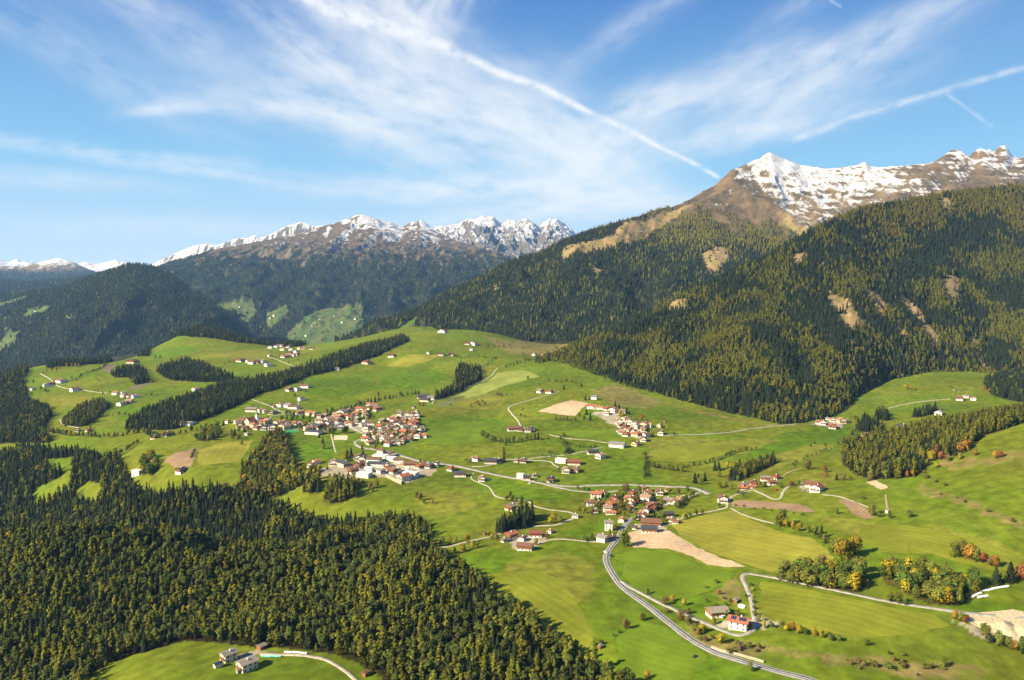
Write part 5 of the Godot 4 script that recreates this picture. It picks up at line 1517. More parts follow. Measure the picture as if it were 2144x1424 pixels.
 "far_hill": {"back_slope":0.4,"rows":[[-8400,113,-10500,-7446,130,-10500,-6811,141,-10500,-6556,145,-10500,-6416,147,-10500,-6302,149,-10500,-6207,151,-10500,-6099,153,-10500,-6016,154,-10500,-5933,156,-10500,-5857,157,-10500,-5762,159,-10500,-5654,160,-10500,-5539,162,-10500,-5285,167,-10500,-4713,177,-10500],[-8953,240,-11200,-7937,240,-11200,-7260,240,-11200,-6989,240,-11200,-6840,240,-11200,-6718,240,-11200,-6617,240,-11200,-6501,240,-11200,-6413,240,-11200,-6325,240,-11200,-6244,240,-11200,-6142,240,-11200,-6027,240,-11200,-5905,240,-11200,-5635,240,-11200,-5025,240,-11200],[-9743,416,-12200,-8638,399,-12200,-7902,388,-12200,-7607,383,-12200,-7445,381,-12200,-7312,379,-12200,-7202,377,-12200,-7077,375,-12200,-6981,374,-12200,-6885,372,-12200,-6797,371,-12200,-6686,369,-12200,-6561,367,-12200,-6428,365,-12200,-6134,361,-12200,-5470,350,-12200],[-10375,553,-13000,-9197,577,-13000,-8412,577,-13000,-8098,584,-13000,-7924,600,-13000,-7782,631,-13000,-7663,663,-13000,-7529,686,-13000,-7426,702,-13000,-7325,686,-13000,-7232,655,-13000,-7116,600,-13000,-6985,538,-13000,-6846,467,-13000,-6535,397,-13000,-5830,318,-13000]],"spurs":[]},
 "far_snow_hill": {"back_slope":0.3,"rows":[[-8059,240,-14000,-7678,240,-14000,-7593,240,-14000,-7466,240,-14000,-7339,240,-14000,-7212,240,-14000,-7111,240,-14000,-7001,240,-14000,-6908,240,-14000,-6789,240,-14000,-6662,240,-14000,-6281,240,-14000],[-8399,372,-14600,-8002,372,-14600,-7914,372,-14600,-7782,372,-14600,-7649,372,-14600,-7517,372,-14600,-7411,372,-14600,-7296,372,-14600,-7199,372,-14600,-7076,372,-14600,-6944,372,-14600,-6546,372,-14600],[-8740,496,-15200,-8327,496,-15200,-8235,496,-15200,-8097,496,-15200,-7959,496,-15200,-7822,496,-15200,-7712,496,-15200,-7592,496,-15200,-7491,496,-15200,-7363,496,-15200,-7225,496,-15200,-6812,496,-15200],[-9195,625,-16000,-8758,702,-16000,-8660,741,-16000,-8516,722,-16000,-8372,693,-16000,-8226,722,-16000,-8109,750,-16000,-7983,779,-16000,-7877,750,-16000,-7743,722,-16000,-7599,693,-16000,-7167,606,-16000]],"spurs":[]},
 "distant_peaks": {"back_slope":0.3,"rows":[[-12403,443,-16800,-11287,443,-16800,-11033,443,-16800,-10881,443,-16800,-10800,443,-16800,-10678,443,-16800,-10576,443,-16800,-10516,443,-16800,-10434,443,-16800,-10313,443,-16800,-10211,443,-16800,-9866,443,-16800],[-12767,553,-17300,-11618,553,-17300,-11357,553,-17300,-11200,553,-17300,-11117,553,-17300,-10991,553,-17300,-10887,553,-17300,-10824,553,-17300,-10740,553,-17300,-10615,553,-17300,-10511,553,-17300,-10155,553,-17300],[-13131,669,-17800,-11949,669,-17800,-11680,669,-17800,-11519,669,-17800,-11433,669,-17800,-11304,669,-17800,-11197,669,-17800,-11132,669,-17800,-11046,669,-17800,-10917,669,-17800,-10810,669,-17800,-10445,669,-17800],[-13643,775,-18500,-12411,852,-18500,-12130,908,-18500,-11965,841,-18500,-11877,819,-18500,-11744,808,-18500,-11630,864,-18500,-11562,886,-18500,-11474,841,-18500,-11342,808,-18500,-11231,786,-18500,-10855,686,-18500]],"spurs":[]},
}
const WOODS := {
 "mixed":[[78.2,-457.2,64.8,-475.1,49,-496.4,38,-515.6,26.2,-538.2,14.9,-558.1,2.9,-578.4,-12,-605,-28.5,-638.5,-47,-677.1,-74.2,-717.5,-83.6,-755.6,-81.5,-789.6,-97.2,-820.1,-115.3,-841.6,-139.6,-852.6,-165.2,-867.1,-191.9,-883.3,-205.8,-896.2,-244.2,-916.2,-280.2,-943.1,-305.4,-968.2,-299.9,-980.3,-286.6,-986.8,-299.4,-1009.9,-317.4,-1007.5,-340.8,-1012.8,-356.3,-1012.2,-375.4,-1013.2,-401.6,-1016.3,-436.8,-1025.3,-474.3,-1038.3,-501.8,-1056.1,-533.8,-1084.7,-562.2,-1129.5,-599.6,-1196.8,-636,-1238,-697.1,-1291.7,-757.3,-1339,-818,-1379,-882.4,-1422,-1275,-1500,-357,-420,-252,-433.9,-259.5,-452.5,-267.9,-473,-277.8,-496.8,-290.8,-526.9,-297.5,-545.7,-281.8,-555.7,-260.4,-562.4,-242.2,-569.4,-224.6,-560.9,-208,-553.8,-183.4,-542.2,-157.4,-534.5,-142.7,-529.3,-128.6,-525.3,-106.1,-511.8,-87.1,-494.1,-72,-474.8,-59.3,-456.9,-47.5,-439.8,-36.4,-438.8,-25.3,-437.9,-14.3,-437.1,-3.3,-436.4,7.7,-435.8,18.6,-435.2,29.5,-434.6,40.3,-433.8,51.1,-432.7,61.7,-431.2],[-3100,-4380,-2954,-4342,-2819,-4317,-2776,-4375,-1392,-2258,-1343,-2157,-1255.4,-2024,-1148.5,-1858,-1053.8,-1774,-978.7,-1664,-914.7,-1521,-832.2,-1411,-882.5,-1437,-946.3,-1482,-1020.9,-1539,-1096,-1594,-1169.3,-1642,-1313,-1847,-1538,-2168]],
 "spruce":[[1041.3,-1732,1141.2,-1822,1233.5,-1878,1332,-1939,855.2,-1230.1,944.6,-1415,955.6,-1493,965.9,-1573],[-718.9,-1452,-660.8,-1426,-602.6,-1396,-580.3,-1457,-561.6,-1509,-542.8,-1567,-541.5,-1668,-510.8,-1737,-496.3,-1813,-496.9,-1932,-448,-2021,-403.3,-2124,-362.4,-2190,-313.1,-2408,-344.1,-2496,-397.6,-2428,-449.6,-2371,-489.4,-2286,-526.4,-2207,-552,-2099,-571.7,-1988,-605.8,-1941,-662.2,-1899,-678.8,-1849,-692.9,-1741,-713,-1687,-734.7,-1643,-745,-1578,-738.6,-1505],[-979.1,-2158,-992.9,-2243,-957.7,-2307,-866.5,-2200,-800.8,-2114,-705,-1988,-697.2,-1932,-779.4,-1961,-862.6,-2001,-926.6,-2077],[-1080.9,-2115,-1100.9,-2199,-1080.3,-2240,-1010.6,-2163,-932.6,-2013,-912.9,-1978,-941.3,-1961,-1010.1,-2067,-1049.6,-2070],[-1154.2,-2828,-1052,-2785,-952,-2739,-885.3,-2738,-800.1,-2676,-701.1,-2610,-769.6,-2960,-979.2,-3060,-1134,-3150,-1260,-3150,-1346,-3060],[-2776,-4479,-2723,-4608,-2715,-4935,-3002,-5788,-3083,-6268,-2734,-5605,-1246,-2437,-1256.8,-2284,-1334,-2256],[-2710,-5684,-2858,-6090,-1247,-2709,-1167.9,-2526,-1229.5,-2585],[-15.4,-777.9,-6,-804.1,9.1,-823.3,23.5,-826.7,23.5,-793.1,6.3,-785.2,-10.5,-772.3],[-126.9,-1779,-136.8,-1919,-131,-2011,-105,-1983,-78.8,-1932,-69.8,-1847,-89.2,-1785,-111.6,-1710,-133.3,-1654,-154,-1607,-160.2,-1640,-137.8,-1711],[595.6,-1355,629.4,-1394,643.5,-1369,616.6,-1294.6,591.1,-1281.9,586,-1315],[656.2,-1412,690.6,-1462,698.4,-1446,668.1,-1386],[719.1,-1407,756.1,-1442,796.9,-1460,781.3,-1431,734.1,-1399]],
 "larch":[[422.7,-993.7,405.6,-919.2,409,-877.7,425.5,-856.6,445.7,-850,472.3,-883.2,489.3,-888,503.1,-874.2,532.4,-897.3,555.7,-918.4,579.4,-918.9,607,-925.5,640.2,-934.6,683.6,-957.2,777.6,-1080,678,-1130,614.8,-1160,545.2,-1160,476,-1120],[-230.4,-935.2,-223.6,-951,-210.7,-973.4,-194.1,-964.9,-185.3,-934.4,-212.7,-928.1],[-257.2,-958.2,-255.2,-983.2,-243.2,-978.7,-235.5,-951.6],[265.7,-964.4,291.2,-1012.7,320,-1025.8,357.5,-1053.2,352.3,-1028.3,317,-996.1,280.5,-954.5],[-901.3,-1564,-935,-1677,-929.7,-1735,-899,-1732,-866.3,-1688,-847.7,-1618,-819.4,-1527,-825.9,-1496,-864.8,-1516]],
 "broad":[[207.9,-609.5,222.9,-622.1,239.2,-614.6,261.7,-613.7,277.4,-606.3,267.8,-580.8,257.6,-569.8,242.6,-576.3,226,-589.3,213.5,-605.9],[290.5,-603.8,302.4,-611.6,317.5,-604.2,331.1,-588,344.4,-579.5,349.6,-570.2,338.6,-557.3,314.1,-544.5,299.3,-548.4,291.7,-567.3,285.7,-588.2],[-512.2,-1266.6,-532.8,-1345,-511.9,-1355,-478.6,-1280.7,-482.6,-1245.9],[-531.4,-1109,-545.2,-1150.6,-540.9,-1169.2,-517.1,-1127.7,-492.4,-1087.6,-500,-1081.8,-517.8,-1091.3]],
 "autumn":[[-384.5,-1196.8,-392.1,-1254.9,-386.8,-1283.9,-364.6,-1255.6,-332.6,-1168.9,-307.5,-1093.7,-287.5,-1044.4,-268.3,-1010.4,-262.1,-986.6,-286.6,-986.8,-317.8,-1008.9,-347.3,-1023,-365.3,-1038.9,-367.7,-1094.9],[-356.3,-1012.2,-350.2,-1031.7,-330.6,-1050.9,-302.8,-1044.1,-268.3,-1010.4,-263.1,-990.3,-281.7,-969.5,-307.5,-975.2,-351.1,-996.9,-401,-1014.7]],
 "clear":[[-765.3,-1235.9,-739.7,-1234.6,-711.3,-1243.3,-693.5,-1226.4,-673.5,-1187.1,-704.7,-1182.8,-730.3,-1188.4],[-661.1,-1168.6,-644.7,-1181.9,-605.2,-1147,-583.5,-1107.2,-586.3,-1091,-619.2,-1111.3],[-798.1,-1331,-734.8,-1306,-708.5,-1268,-701.6,-1238.3,-749.6,-1261.5],[-282.2,-960.6,-265.4,-964.8,-254.5,-956.9,-233.3,-942.4,-212.1,-925.1,-215.7,-915.8,-246.5,-925.5,-274.4,-943.3],[-927.3,-1522,-881.8,-1530,-783.4,-1451,-772.1,-1397,-821.2,-1423,-879.3,-1462]],
}
const TONES := {
 "dry":[[168.6,-1645,231.1,-1738,268.1,-1640,300.6,-1548,254.9,-1448,194.1,-1457],[125.2,-546.4,138.1,-517.6,152.2,-510.5,166.1,-504.3,179.4,-497.4,192.7,-491.6,206.6,-488.2,220.6,-485.4,234.7,-483.1,248.7,-480.9,262.7,-478.9,276.7,-477.1,287.5,-475.2,298.1,-473.1,281.8,-465.4,265.7,-457.5,255.3,-459.4,244.8,-461.4,234.3,-463.5,223.8,-465.9,213.2,-468.5,203.7,-473.8,194.1,-479.5,184.5,-486,174.8,-493.1,162.4,-492.6,150.1,-492.5,137.8,-492.7,131,-508.3,123.6,-524.6],[160.9,-605.8,183.9,-627,180.5,-595.9,173.9,-573.4,161.7,-581.1],[436.2,-826.6,440.6,-779.8,439.9,-746.6,440.9,-719,443.8,-696.3,448.3,-677.7,438.8,-662.9,433.1,-685.5,429.9,-714.4,429.2,-750.8,425,-777.2,419.2,-803.2],[483.9,-887.9,497.9,-869.6,512.2,-853.3,534.1,-849.4,557.9,-848.8,540.7,-821.7,522.7,-826.6,506.1,-834.3,477.3,-846.4],[-97.7,-2595,-18.5,-2537,55.2,-2753,134.9,-2849,207.3,-2893,281.5,-2934,271,-2654,185.5,-2480,105.5,-2223,52.1,-2253,-2.7,-2255],[197,-1631,256.2,-1566,289.7,-1540,322.1,-1515,356.9,-1480,389.6,-1444,418.6,-1402,443.9,-1374,468.5,-1348,440.5,-1363,411.9,-1379,388.6,-1418,362.2,-1452,333.7,-1484,304,-1517,270,-1591,231.9,-1667],[-288,-1048.7,-269.8,-1066.6,-240.8,-999.4,-240.7,-973.4,-260.8,-981.3]],
 "fresh":[[-168.7,-1365,-133.6,-1391,-97.6,-1425,-53.9,-1422,-10.2,-1396,6.4,-1303,-25.4,-1298.7,-56.9,-1289.7,-92.7,-1240.5,-126.2,-1196.8,-142.6,-1212.2],[147.6,-1103.1,185,-1103.9,163.7,-974.8,129.3,-975.8,94.9,-976.5],[453.1,-1303,498,-1323,543.9,-1344,590.8,-1364,530.2,-1239.7,477.6,-1184.1,430,-1134.6,387.2,-1091.9,355.1,-1085.8,324.2,-1082.4,384.8,-1189],[-323.7,-1222.8,-285.5,-1219.7,-259.9,-1138.7,-249.1,-1090.9,-297.8,-1097.7,-328.4,-1159.1],[79.6,-494.1,96.6,-502.4,114.5,-512.7,127.5,-494.6,139.6,-477.2,151.4,-458.1,138.7,-457.8,126.1,-457.9,113.7,-458.5,101.3,-459.5,88.8,-460.6],[-1213,-2583,-1181.3,-2654,-1140.8,-2713,-996.2,-2513,-1043.4,-2461,-1093.8,-2423],[300.5,-544.3,328.7,-552.2,345.5,-547.6,362.2,-543.5,355.5,-532.9,337.8,-535,320.1,-537.2],[93.4,-692.6,112.3,-703.9,140.4,-691.8,160.8,-652.3,182.1,-627.5,158.9,-598.2,138.6,-590.1,118.5,-581.5,98,-611.8,87,-644.1],[-48.8,-703.8,-31.6,-708.9,-14.2,-718.6,-0.9,-703.1,-4.8,-651.3,-29.1,-651.8],[133.2,-1425,148.2,-1444,169.4,-1399,158.4,-1342,130,-1345],[69.6,-788.2,94,-810.7,108.7,-808.2,93.9,-767.5,69.1,-755.3,45.9,-758.8],[-68.9,-1001,-44.3,-1000.2,-19.7,-999.2,16.4,-951.8,44.8,-933.3,72.1,-914.6,58.2,-874,31.7,-887.1,4.4,-900.3,-18.3,-928.2,-42.4,-956.3],[-314.5,-1897,-266.4,-1970,-211.3,-2017,-139.3,-1873,-203.4,-1737,-245.4,-1734,-286.9,-1729],[-848.4,-1689,-797.4,-1669,-747.2,-1648,-703.2,-1550,-734.9,-1537,-764.7,-1521],[-502.2,-1908,-452.7,-1895,-406,-1893,-360.4,-1895,-286.9,-1729,-328.2,-1670,-367.5,-1618,-438.2,-1662],[111.5,-582.3,127.6,-599.1,144.6,-616.6,153.1,-575.7,137.1,-553.6,124.6,-567.8],[72.8,-535.8,91.5,-538.2,110.7,-541.7,117.6,-512.3,123.3,-483.7,109.5,-475.8,96.1,-468.4,83.2,-478.5,69.6,-488,70.8,-508.4]],
 "pale":[[-148.4,-1997,-98.9,-1981,-50.2,-1965,-70.2,-1858,-124,-1816],[276.9,-1195.2,322.5,-1215.5,370.3,-1238.5,401.7,-1241.7,433.2,-1244.7,381.2,-1177.8,335,-1119,300.6,-1118.8,265.7,-1116.2],[-117.2,-942.9,-85.1,-940.3,-53.1,-936.9,-38.9,-877.4,-74.4,-849.9,-103.7,-876],[378.3,-697.9,385.9,-678.3,394.2,-661.4,403.3,-647.3,411.2,-619.8,392,-589.9,382.3,-602.6,373.4,-618,365.5,-636.7],[207.9,-1220.7,243.7,-1231.7,280.5,-1244.4,323.4,-1233.2,262.4,-1162.9,233.8,-1162.3,205.1,-1161.3],[-1120.1,-1888,-1058.5,-1861,-1000.4,-1837,-914.3,-1716,-969.9,-1741,-1028.8,-1769],[-5,-675.9,11.8,-682.9,29.1,-690.5,46.7,-698,73.7,-668.5,66.9,-623.2,61.2,-586.2,44.9,-587.3,28.5,-588.4,14.2,-601.7,-0.8,-618.2],[-27.9,-625.3,-4.6,-619,10.4,-595.2,24.4,-576.3,37.5,-558.3,46,-534.9,53.7,-512.4,43.8,-508.7,33.4,-528.6,22.1,-549.2,9.9,-568.4,-8.1,-593.2],[-152.1,-1447,-127.9,-1586,-95.9,-1709,-53.2,-1677,-12,-1636,-20.4,-1514,-69.3,-1473,-114.4,-1417],[-897.4,-2493,-850.8,-2535,-804.2,-2584,-705.5,-2264,-776.4,-2298,-850.1,-2334,-934.6,-2393],[334.1,-940.3,372.8,-966.4,383.9,-935.2,393.4,-903.8,368.7,-897.7,343.5,-889.1],[315,-1051.4,353.9,-1078.5,401.7,-1126.7,459.9,-1194.8,489.2,-1159.9,399.6,-1036.8,357.9,-1008.4,319.4,-984.5],[296.2,-764.6,310.1,-752.5,323.8,-741.3,337.1,-730.3,349.7,-719.1,361.6,-707.4,368.8,-680,376.3,-656.1,351.5,-647.3,326.9,-637.9,320,-656.5,312.8,-676.5,305.1,-697.5,300.5,-728.7],[170.7,-562.5,187.5,-564.2,204.5,-566.2,221.7,-568.4,231.7,-558.2,241.9,-549.4,252,-541.6,262.1,-534.4,272,-527.8,250.3,-516.3,228.9,-504.3,218.3,-508.9,207.6,-514.2,197,-520.2,186.4,-526.9,178.6,-543.6]],
 "yard":[[-270.3,-1042.5,-247.1,-1053.4,-215.6,-1057.5,-193.2,-1077.5,-145.5,-1067.3,-102.3,-1040.6,-104.3,-1016.7,-115.1,-1001,-127.3,-976.5,-142.9,-993,-163.5,-1007.8,-201.8,-988.5,-232.3,-1002.5,-265.9,-1025.4],[-485.2,-1386,-430.2,-1373,-391.2,-1355,-354.2,-1340,-311,-1330,-304.6,-1303,-347,-1312,-386,-1308,-448.7,-1328],[-325,-1391,-283.6,-1355,-243.8,-1319,-232.6,-1257.5,-265.2,-1305,-307.1,-1349],[-228.1,-1371,-182.8,-1346,-158,-1277,-164.9,-1211.7,-184.7,-1196.1,-210.2,-1261.7],[142.9,-1391,187.8,-1410,187.2,-1342,223.8,-1315,210.5,-1236.1,179.9,-1234.2,174.8,-1310],[540.3,-1384,596,-1396,567.2,-1337,522.7,-1360],[331.5,-901.3,352.5,-884.4,339.3,-844,327.7,-861.6],[121.2,-776.3,132.5,-786.3,154.9,-776.8,150.4,-754.2,137.3,-745.5,124.8,-754.2],[-5.7,-765.1,13.2,-763.1,32,-760.8,35.9,-744.6,16.8,-713.9,3.6,-721.3],[145.6,-539.9,154.4,-541.5,149.3,-528.9,144.6,-532.4],[-189.8,-526.9,-177,-538.4,-172.6,-529.6,-182.3,-519.4],[307.2,-526.1,313.9,-520.7,319.1,-507.8,316,-502.6,309.3,-512.8],[171.1,-541.3,181.3,-541.5,186.5,-532.1,174,-529.1,168.9,-534]],
}
const CLEARINGS := {
 "bare":[[857.3,-2163,869,-2152,893,-2053,893.4,-2010,851,-1953,831.7,-1965,846.5,-2062],[852.5,-2150,863.9,-2139,887.5,-2040,886.6,-1994,845.6,-1941,826.4,-1952,841,-2048],[847.6,-2137,858.8,-2126,880.8,-2024,879.8,-1979,839.2,-1926,819.9,-1936,834.4,-2032],[968.8,-2164,1016.7,-2159,1012.5,-2115,979.7,-2091,969.9,-2143],[963.2,-2151,1009.8,-2143,1005.6,-2100,972.9,-2076,963,-2127],[957.5,-2138,1002.8,-2128,998.8,-2085,966.1,-2061,957.2,-2114],[1083.2,-2201,1115,-2169,1115.3,-2094,1126,-2059,1101.2,-2042,1096.1,-2105],[1076,-2185,1107.6,-2154,1108.9,-2081,1119.9,-2048,1095.7,-2031,1089.3,-2092],[1068.7,-2170,1101.5,-2142,1102.8,-2069,1114.3,-2037,1090,-2020,1082.7,-2079],[1284.2,-2340,1363,-2379,1313,-2312,1267.8,-2242,1240.4,-2243,1252.8,-2293],[1277.8,-2327,1356,-2367,1306,-2300,1261.4,-2231,1232.6,-2228,1246.3,-2281],[1271.4,-2315,1349,-2352,1298.1,-2286,1253.7,-2216,1224.9,-2214,1238.4,-2266],[1224,-2114,1242.2,-2069,1215.4,-2019,1211.2,-2058],[1217.5,-2103,1234.4,-2056,1205.8,-2002,1203.2,-2044],[1210.2,-2089,1225.6,-2040,1197.3,-1988,1194.4,-2029],[1204.4,-2025,1175.1,-1934,1153.4,-1916],[1195.3,-2009,1166.6,-1920,1144,-1900],[1186.2,-1993,1157.9,-1905,1136.6,-1888],[422.5,-2228,473.7,-2248,496.3,-2228,489.2,-2165,444.5,-2170],[418.3,-2205,470.3,-2232,491.9,-2207,485.1,-2146,440.3,-2149],[414.2,-2183,465.7,-2210,487.6,-2188,480.9,-2127,436.3,-2129],[810.3,-2285,856.1,-2298,847.7,-2274,812.1,-2270],[805.5,-2271,851.1,-2284,843.5,-2263,807.4,-2256],[800.8,-2257,846,-2270,838.5,-2248,802.6,-2242],[809.8,-1883,840.4,-1901,820.5,-1854,800.2,-1833],[803.8,-1869,834.2,-1886,814.1,-1839,793.8,-1818],[796.9,-1853,828.2,-1872,808.8,-1827,788.4,-1805],[866.6,-2251,891.7,-2253,878.1,-2239],[862.1,-2239,887,-2241,873.4,-2226],[857.6,-2227,882.3,-2228,868.8,-2214],[1437,-2681,1432,-2640,1474,-2643,1472,-2685],[1429,-2666,1426,-2627,1467,-2631,1464,-2670],[1423,-2653,1418,-2612,1461,-2618,1457,-2657],[996.4,-2031,1021.6,-2044,1004.7,-2017],[990.4,-2018,1015.5,-2031,998.3,-2003],[983.7,-2004,1008.8,-2017,993.1,-1992],[889,-2015,911.4,-2023,865.4,-1945],[883.3,-2001,904.6,-2007,859,-1930],[876.5,-1985,897.8,-1992,852.6,-1915],[844.7,-3517,922.4,-3573,987,-3572,917.5,-3468,841.3,-3413],[839.1,-3493,915.2,-3544,980,-3545,909.7,-3438,834.4,-3384],[832.7,-3466,908.9,-3519,972.9,-3519,902.7,-3411,828.3,-3359],[219.8,-3538,341.2,-3581,478.7,-3647,487.7,-3599,360.6,-3559,229,-3514],[218.2,-3510,339,-3556,475.8,-3625,484.7,-3576,358.4,-3537,227.3,-3487],[216.7,-3485,336.7,-3532,472.6,-3600,481.4,-3551,356,-3512,225.7,-3462],[342.7,-3377,394.1,-3380,381.9,-3326],[340.2,-3351,391.4,-3357,379.2,-3301],[337.9,-3327,388.9,-3334,376.7,-3279],[-76.4,-3423,-49.5,-3414,-55.1,-3375],[-75.7,-3390,-49.1,-3383,-54.6,-3345],[-75,-3358,-48.6,-3351,-54.1,-3314],[1383,-4047,1520,-4024,1416,-3801,1355,-3894],[1372,-4014,1507,-3988,1403,-3766,1345,-3863],[1361,-3982,1495,-3954,1391,-3733,1335,-3833],[485,-3698,572.9,-3766,778.2,-3948,936.3,-4124,918.2,-4042,713.1,-3847,545.9,-3656,473.6,-3607],[481.8,-3673,569.7,-3744,772.7,-3920,927.7,-4085,910.4,-4007,708.1,-3820,542.8,-3634,470.7,-3585],[478.7,-3647,566.2,-3720,767.3,-3891,919.9,-4050,901.8,-3968,703.2,-3792,539.3,-3610,467.6,-3560]],
 "meadow":[[-581.8,-3258,-469.6,-3195,-377.6,-3331,-350,-3261,-395.1,-3097,-525.5,-3178],[-300.6,-2964,-200.4,-2946,-115.3,-2832,-120.8,-2762,-203.1,-2798,-290.1,-2858],[-2469,-6501,-2306,-6514,-2142,-6525,-2036,-6316,-2055,-6137,-2305,-6318],[-1954,-6298,-1854,-6487,-1754,-6293,-1835,-6025,-1897,-6108],[-1680,-5860,-1608,-6287,-1438,-6381,-1198.3,-6339,-1102.5,-5917,-1276.7,-5647,-1484,-5652,-1634,-5694],[-4006,-6057,-3705,-5990,-3581,-5827,-3612,-5721,-3875,-5856],[-3338,-5306,-3302,-5385,-3094,-5282,-3030,-5161,-3169,-5164],[-3284,-4950,-3116,-4973,-2977,-4797,-2929,-4577,-3062,-4610],[-2726,-4787,-2603,-4707,-2581,-4640,-2657,-4685],[-3332,-5168,-3275,-5179,-3242,-5116,-3289,-5110],[-2995,-4876,-2881,-4887,-2841,-4808,-2935,-4787],[-3535,-5438,-3505,-5495,-3449,-5395,-3478,-5358]],
}
const FIELDS := [
 ["ploughed_field","tan",0.934,[112.1,-753.1,120.8,-758.1,136.8,-756,152.7,-753.7,157.5,-732.2,170.8,-693.6,183.7,-662.3,193.6,-640.5,178.3,-642.2,166,-657,158.4,-676.9,141.9,-699.4,121.5,-706.7,110.8,-708.2]],
 ["ploughed_field","tan",-0.879,[46.7,-1442,79.4,-1477,114.4,-1523,144.6,-1479,112.5,-1383,75.8,-1408]],
 ["ploughed_field","brown",0.770,[234.5,-830.9,242.9,-851.6,256.4,-852.9,268.9,-842.7,281.2,-832.9,295.3,-815,303.5,-796.8,303.4,-771.3,290.9,-776,281.4,-789.7,271.6,-804.1,259.4,-812.6,247,-821.3]],
 ["ploughed_field","brown",1.654,[343,-815.4,352.8,-815,354.3,-789.8,347.4,-738,336.4,-738.8,334.3,-760.2]],
 ["ploughed_field","tan",1.667,[395.1,-868.3,408.7,-871.3,402.8,-830.7,393.2,-826.5]],
 ["ploughed_field","brown",-1.025,[-501,-1114.9,-503.2,-1168.6,-484.5,-1202.8,-455,-1120,-445.3,-1079,-467,-1083.1]],
 ["ploughed_field","grey",-1.966,[-1142.5,-2181,-1218.6,-2363,-1165.1,-2314,-1094.1,-2138]],
 ["ploughed_field","grey",-1.109,[-937.7,-1941,-912.9,-1991,-906.9,-1957,-905,-1897,-923.9,-1876]],
 ["riding_arena","sand",0.112,[-288,-1264.2,-265.8,-1261.7,-259.4,-1227.2,-281,-1225.9]],
 ["mown_meadow","straw",0.874,[158.8,-772.5,179.6,-791.1,196.3,-799.7,213.3,-808.3,230.6,-816.7,237.7,-773.5,244,-748.6,250.1,-725.7,260.2,-710.2,270.1,-695.9,272.1,-663.3,264.1,-628.8,250.2,-623.1,237.3,-624.6,224.3,-626.3,208.4,-624.9,196,-644.5,188.5,-661.9,180.5,-679.9,172,-698.7,160.9,-737.6]],
 ["mown_meadow","straw",-1.805,[-476.5,-1182.6,-454.8,-1232.8,-414,-1242,-402.1,-1192.5,-383.9,-1093.1,-403.3,-1082.1,-424,-1075.4,-439.9,-1087.1]],
 ["mown_meadow","pale",-0.893,[-56.9,-1793,-36.9,-1891,15.2,-1920,38.1,-1897,64.6,-1827,30.6,-1795,-12.9,-1757,-43.7,-1706,-72.4,-1646,-105.3,-1612,-136.3,-1571,-133.9,-1600,-108.3,-1699,-78.1,-1778]],
 ["mown_meadow","straw",-0.897,[-339.3,-2087,-309.4,-2123,-279,-2164,-239.6,-2164,-200.8,-2172,-219.3,-2095,-276.5,-2046]],
 ["mown_meadow","hay",1.009,[-26.3,-632.7,-4.8,-651.3,7.3,-652.2,19.4,-653.7,38.4,-632.5,48.9,-591.2,52.9,-565,56.5,-539.5,55.8,-501.7,43.2,-520.3,33.8,-540.1,23.7,-558.9,11.8,-576.2,-0.7,-595.7,-13.1,-613]],
 ["mown_meadow","green",0.925,[93.1,-690,112.1,-702.5,126.3,-696.6,140.1,-690.5,150.7,-670.5,160.6,-651.1,171.4,-638.7,181.8,-626.5,159.7,-601,142.2,-590,125.2,-578.9,115.3,-583.7,101.4,-609.6,91,-638.4]],
 ["mown_meadow","hay",0.683,[195.9,-607.4,210.5,-597.2,219.2,-587.2,227.7,-577.9,236.2,-569.2,244,-562.7,251.9,-556.8,259.8,-551.3,267.5,-546.1,275.9,-542.4,284.3,-538.9,292.5,-535.5,297.7,-520.8,286,-517.1,274.5,-513.3,262.9,-509.4,251.8,-508.3,240.7,-507.2,229.7,-506.1,220.8,-510,212,-514.4,203.1,-519.2,196,-526.3,188.8,-533.9,179.8,-547.4,185.6,-576.9]],
 ["mown_meadow","hay",1.089,[326.2,-725.9,339.1,-721.6,351.6,-716.7,363.5,-711.3,369.4,-694.5,375,-678.7,380.9,-664.3,386.6,-652.8,392.6,-642.7,399.2,-634.1,406.3,-626.6,401.9,-607.6,397.9,-590,386.4,-589.1,375.1,-588.5,368.1,-595.1,361.4,-602.5,354.9,-611,348.7,-620.4,342.7,-630.7,331.9,-634.8,320.8,-639,309.6,-643.1,307.2,-682.8]],
 ["mown_meadow","green",0.736,[71.3,-524.5,91.4,-547.6,108.3,-538.1,118.2,-515.1,127.1,-493,116.5,-477.1,106.5,-462.3,96.4,-464.7,86.2,-467.2,75.8,-469.7,70.2,-493]],
 ["mown_meadow","green",-0.925,[-146.3,-1278,-121.5,-1328,-95.2,-1389,-68.2,-1388,-40.9,-1375,-14.1,-1352,-52.9,-1289.8,-42.5,-1215.7,-81.2,-1182.3,-103.6,-1189.7,-126.2,-1196.8]],
 ["mown_meadow","green",0.386,[108.4,-1283.7,138.7,-1272.7,168.8,-1264.2,168.2,-1204,143.6,-1214.3,118.6,-1225.7,90.2,-1248.4,60.9,-1274.1,84.6,-1278.9]],
 ["mown_meadow","hay",-0.466,[202.6,-1146.7,235.3,-1169.8,269.5,-1194.8,292.8,-1200.4,316.4,-1206.3,340.3,-1212.5,364.6,-1219,381.2,-1177.8,347.2,-1148.2,315.9,-1124.4,291.2,-1108.8,267.3,-1094.3,244,-1079.8,218.6,-1085.7,192.7,-1090.1]],
 ["sports_court","court",-0.115,[-380.3,-1293.8,-370.5,-1316,-352.6,-1297,-363.5,-1279.3]],
 ["orchard_strip","orchard",-1.253,[-149.1,-1526,-130.7,-1622,-99.3,-1677,-91.2,-1659,-119.6,-1542,-139.5,-1482]],
]
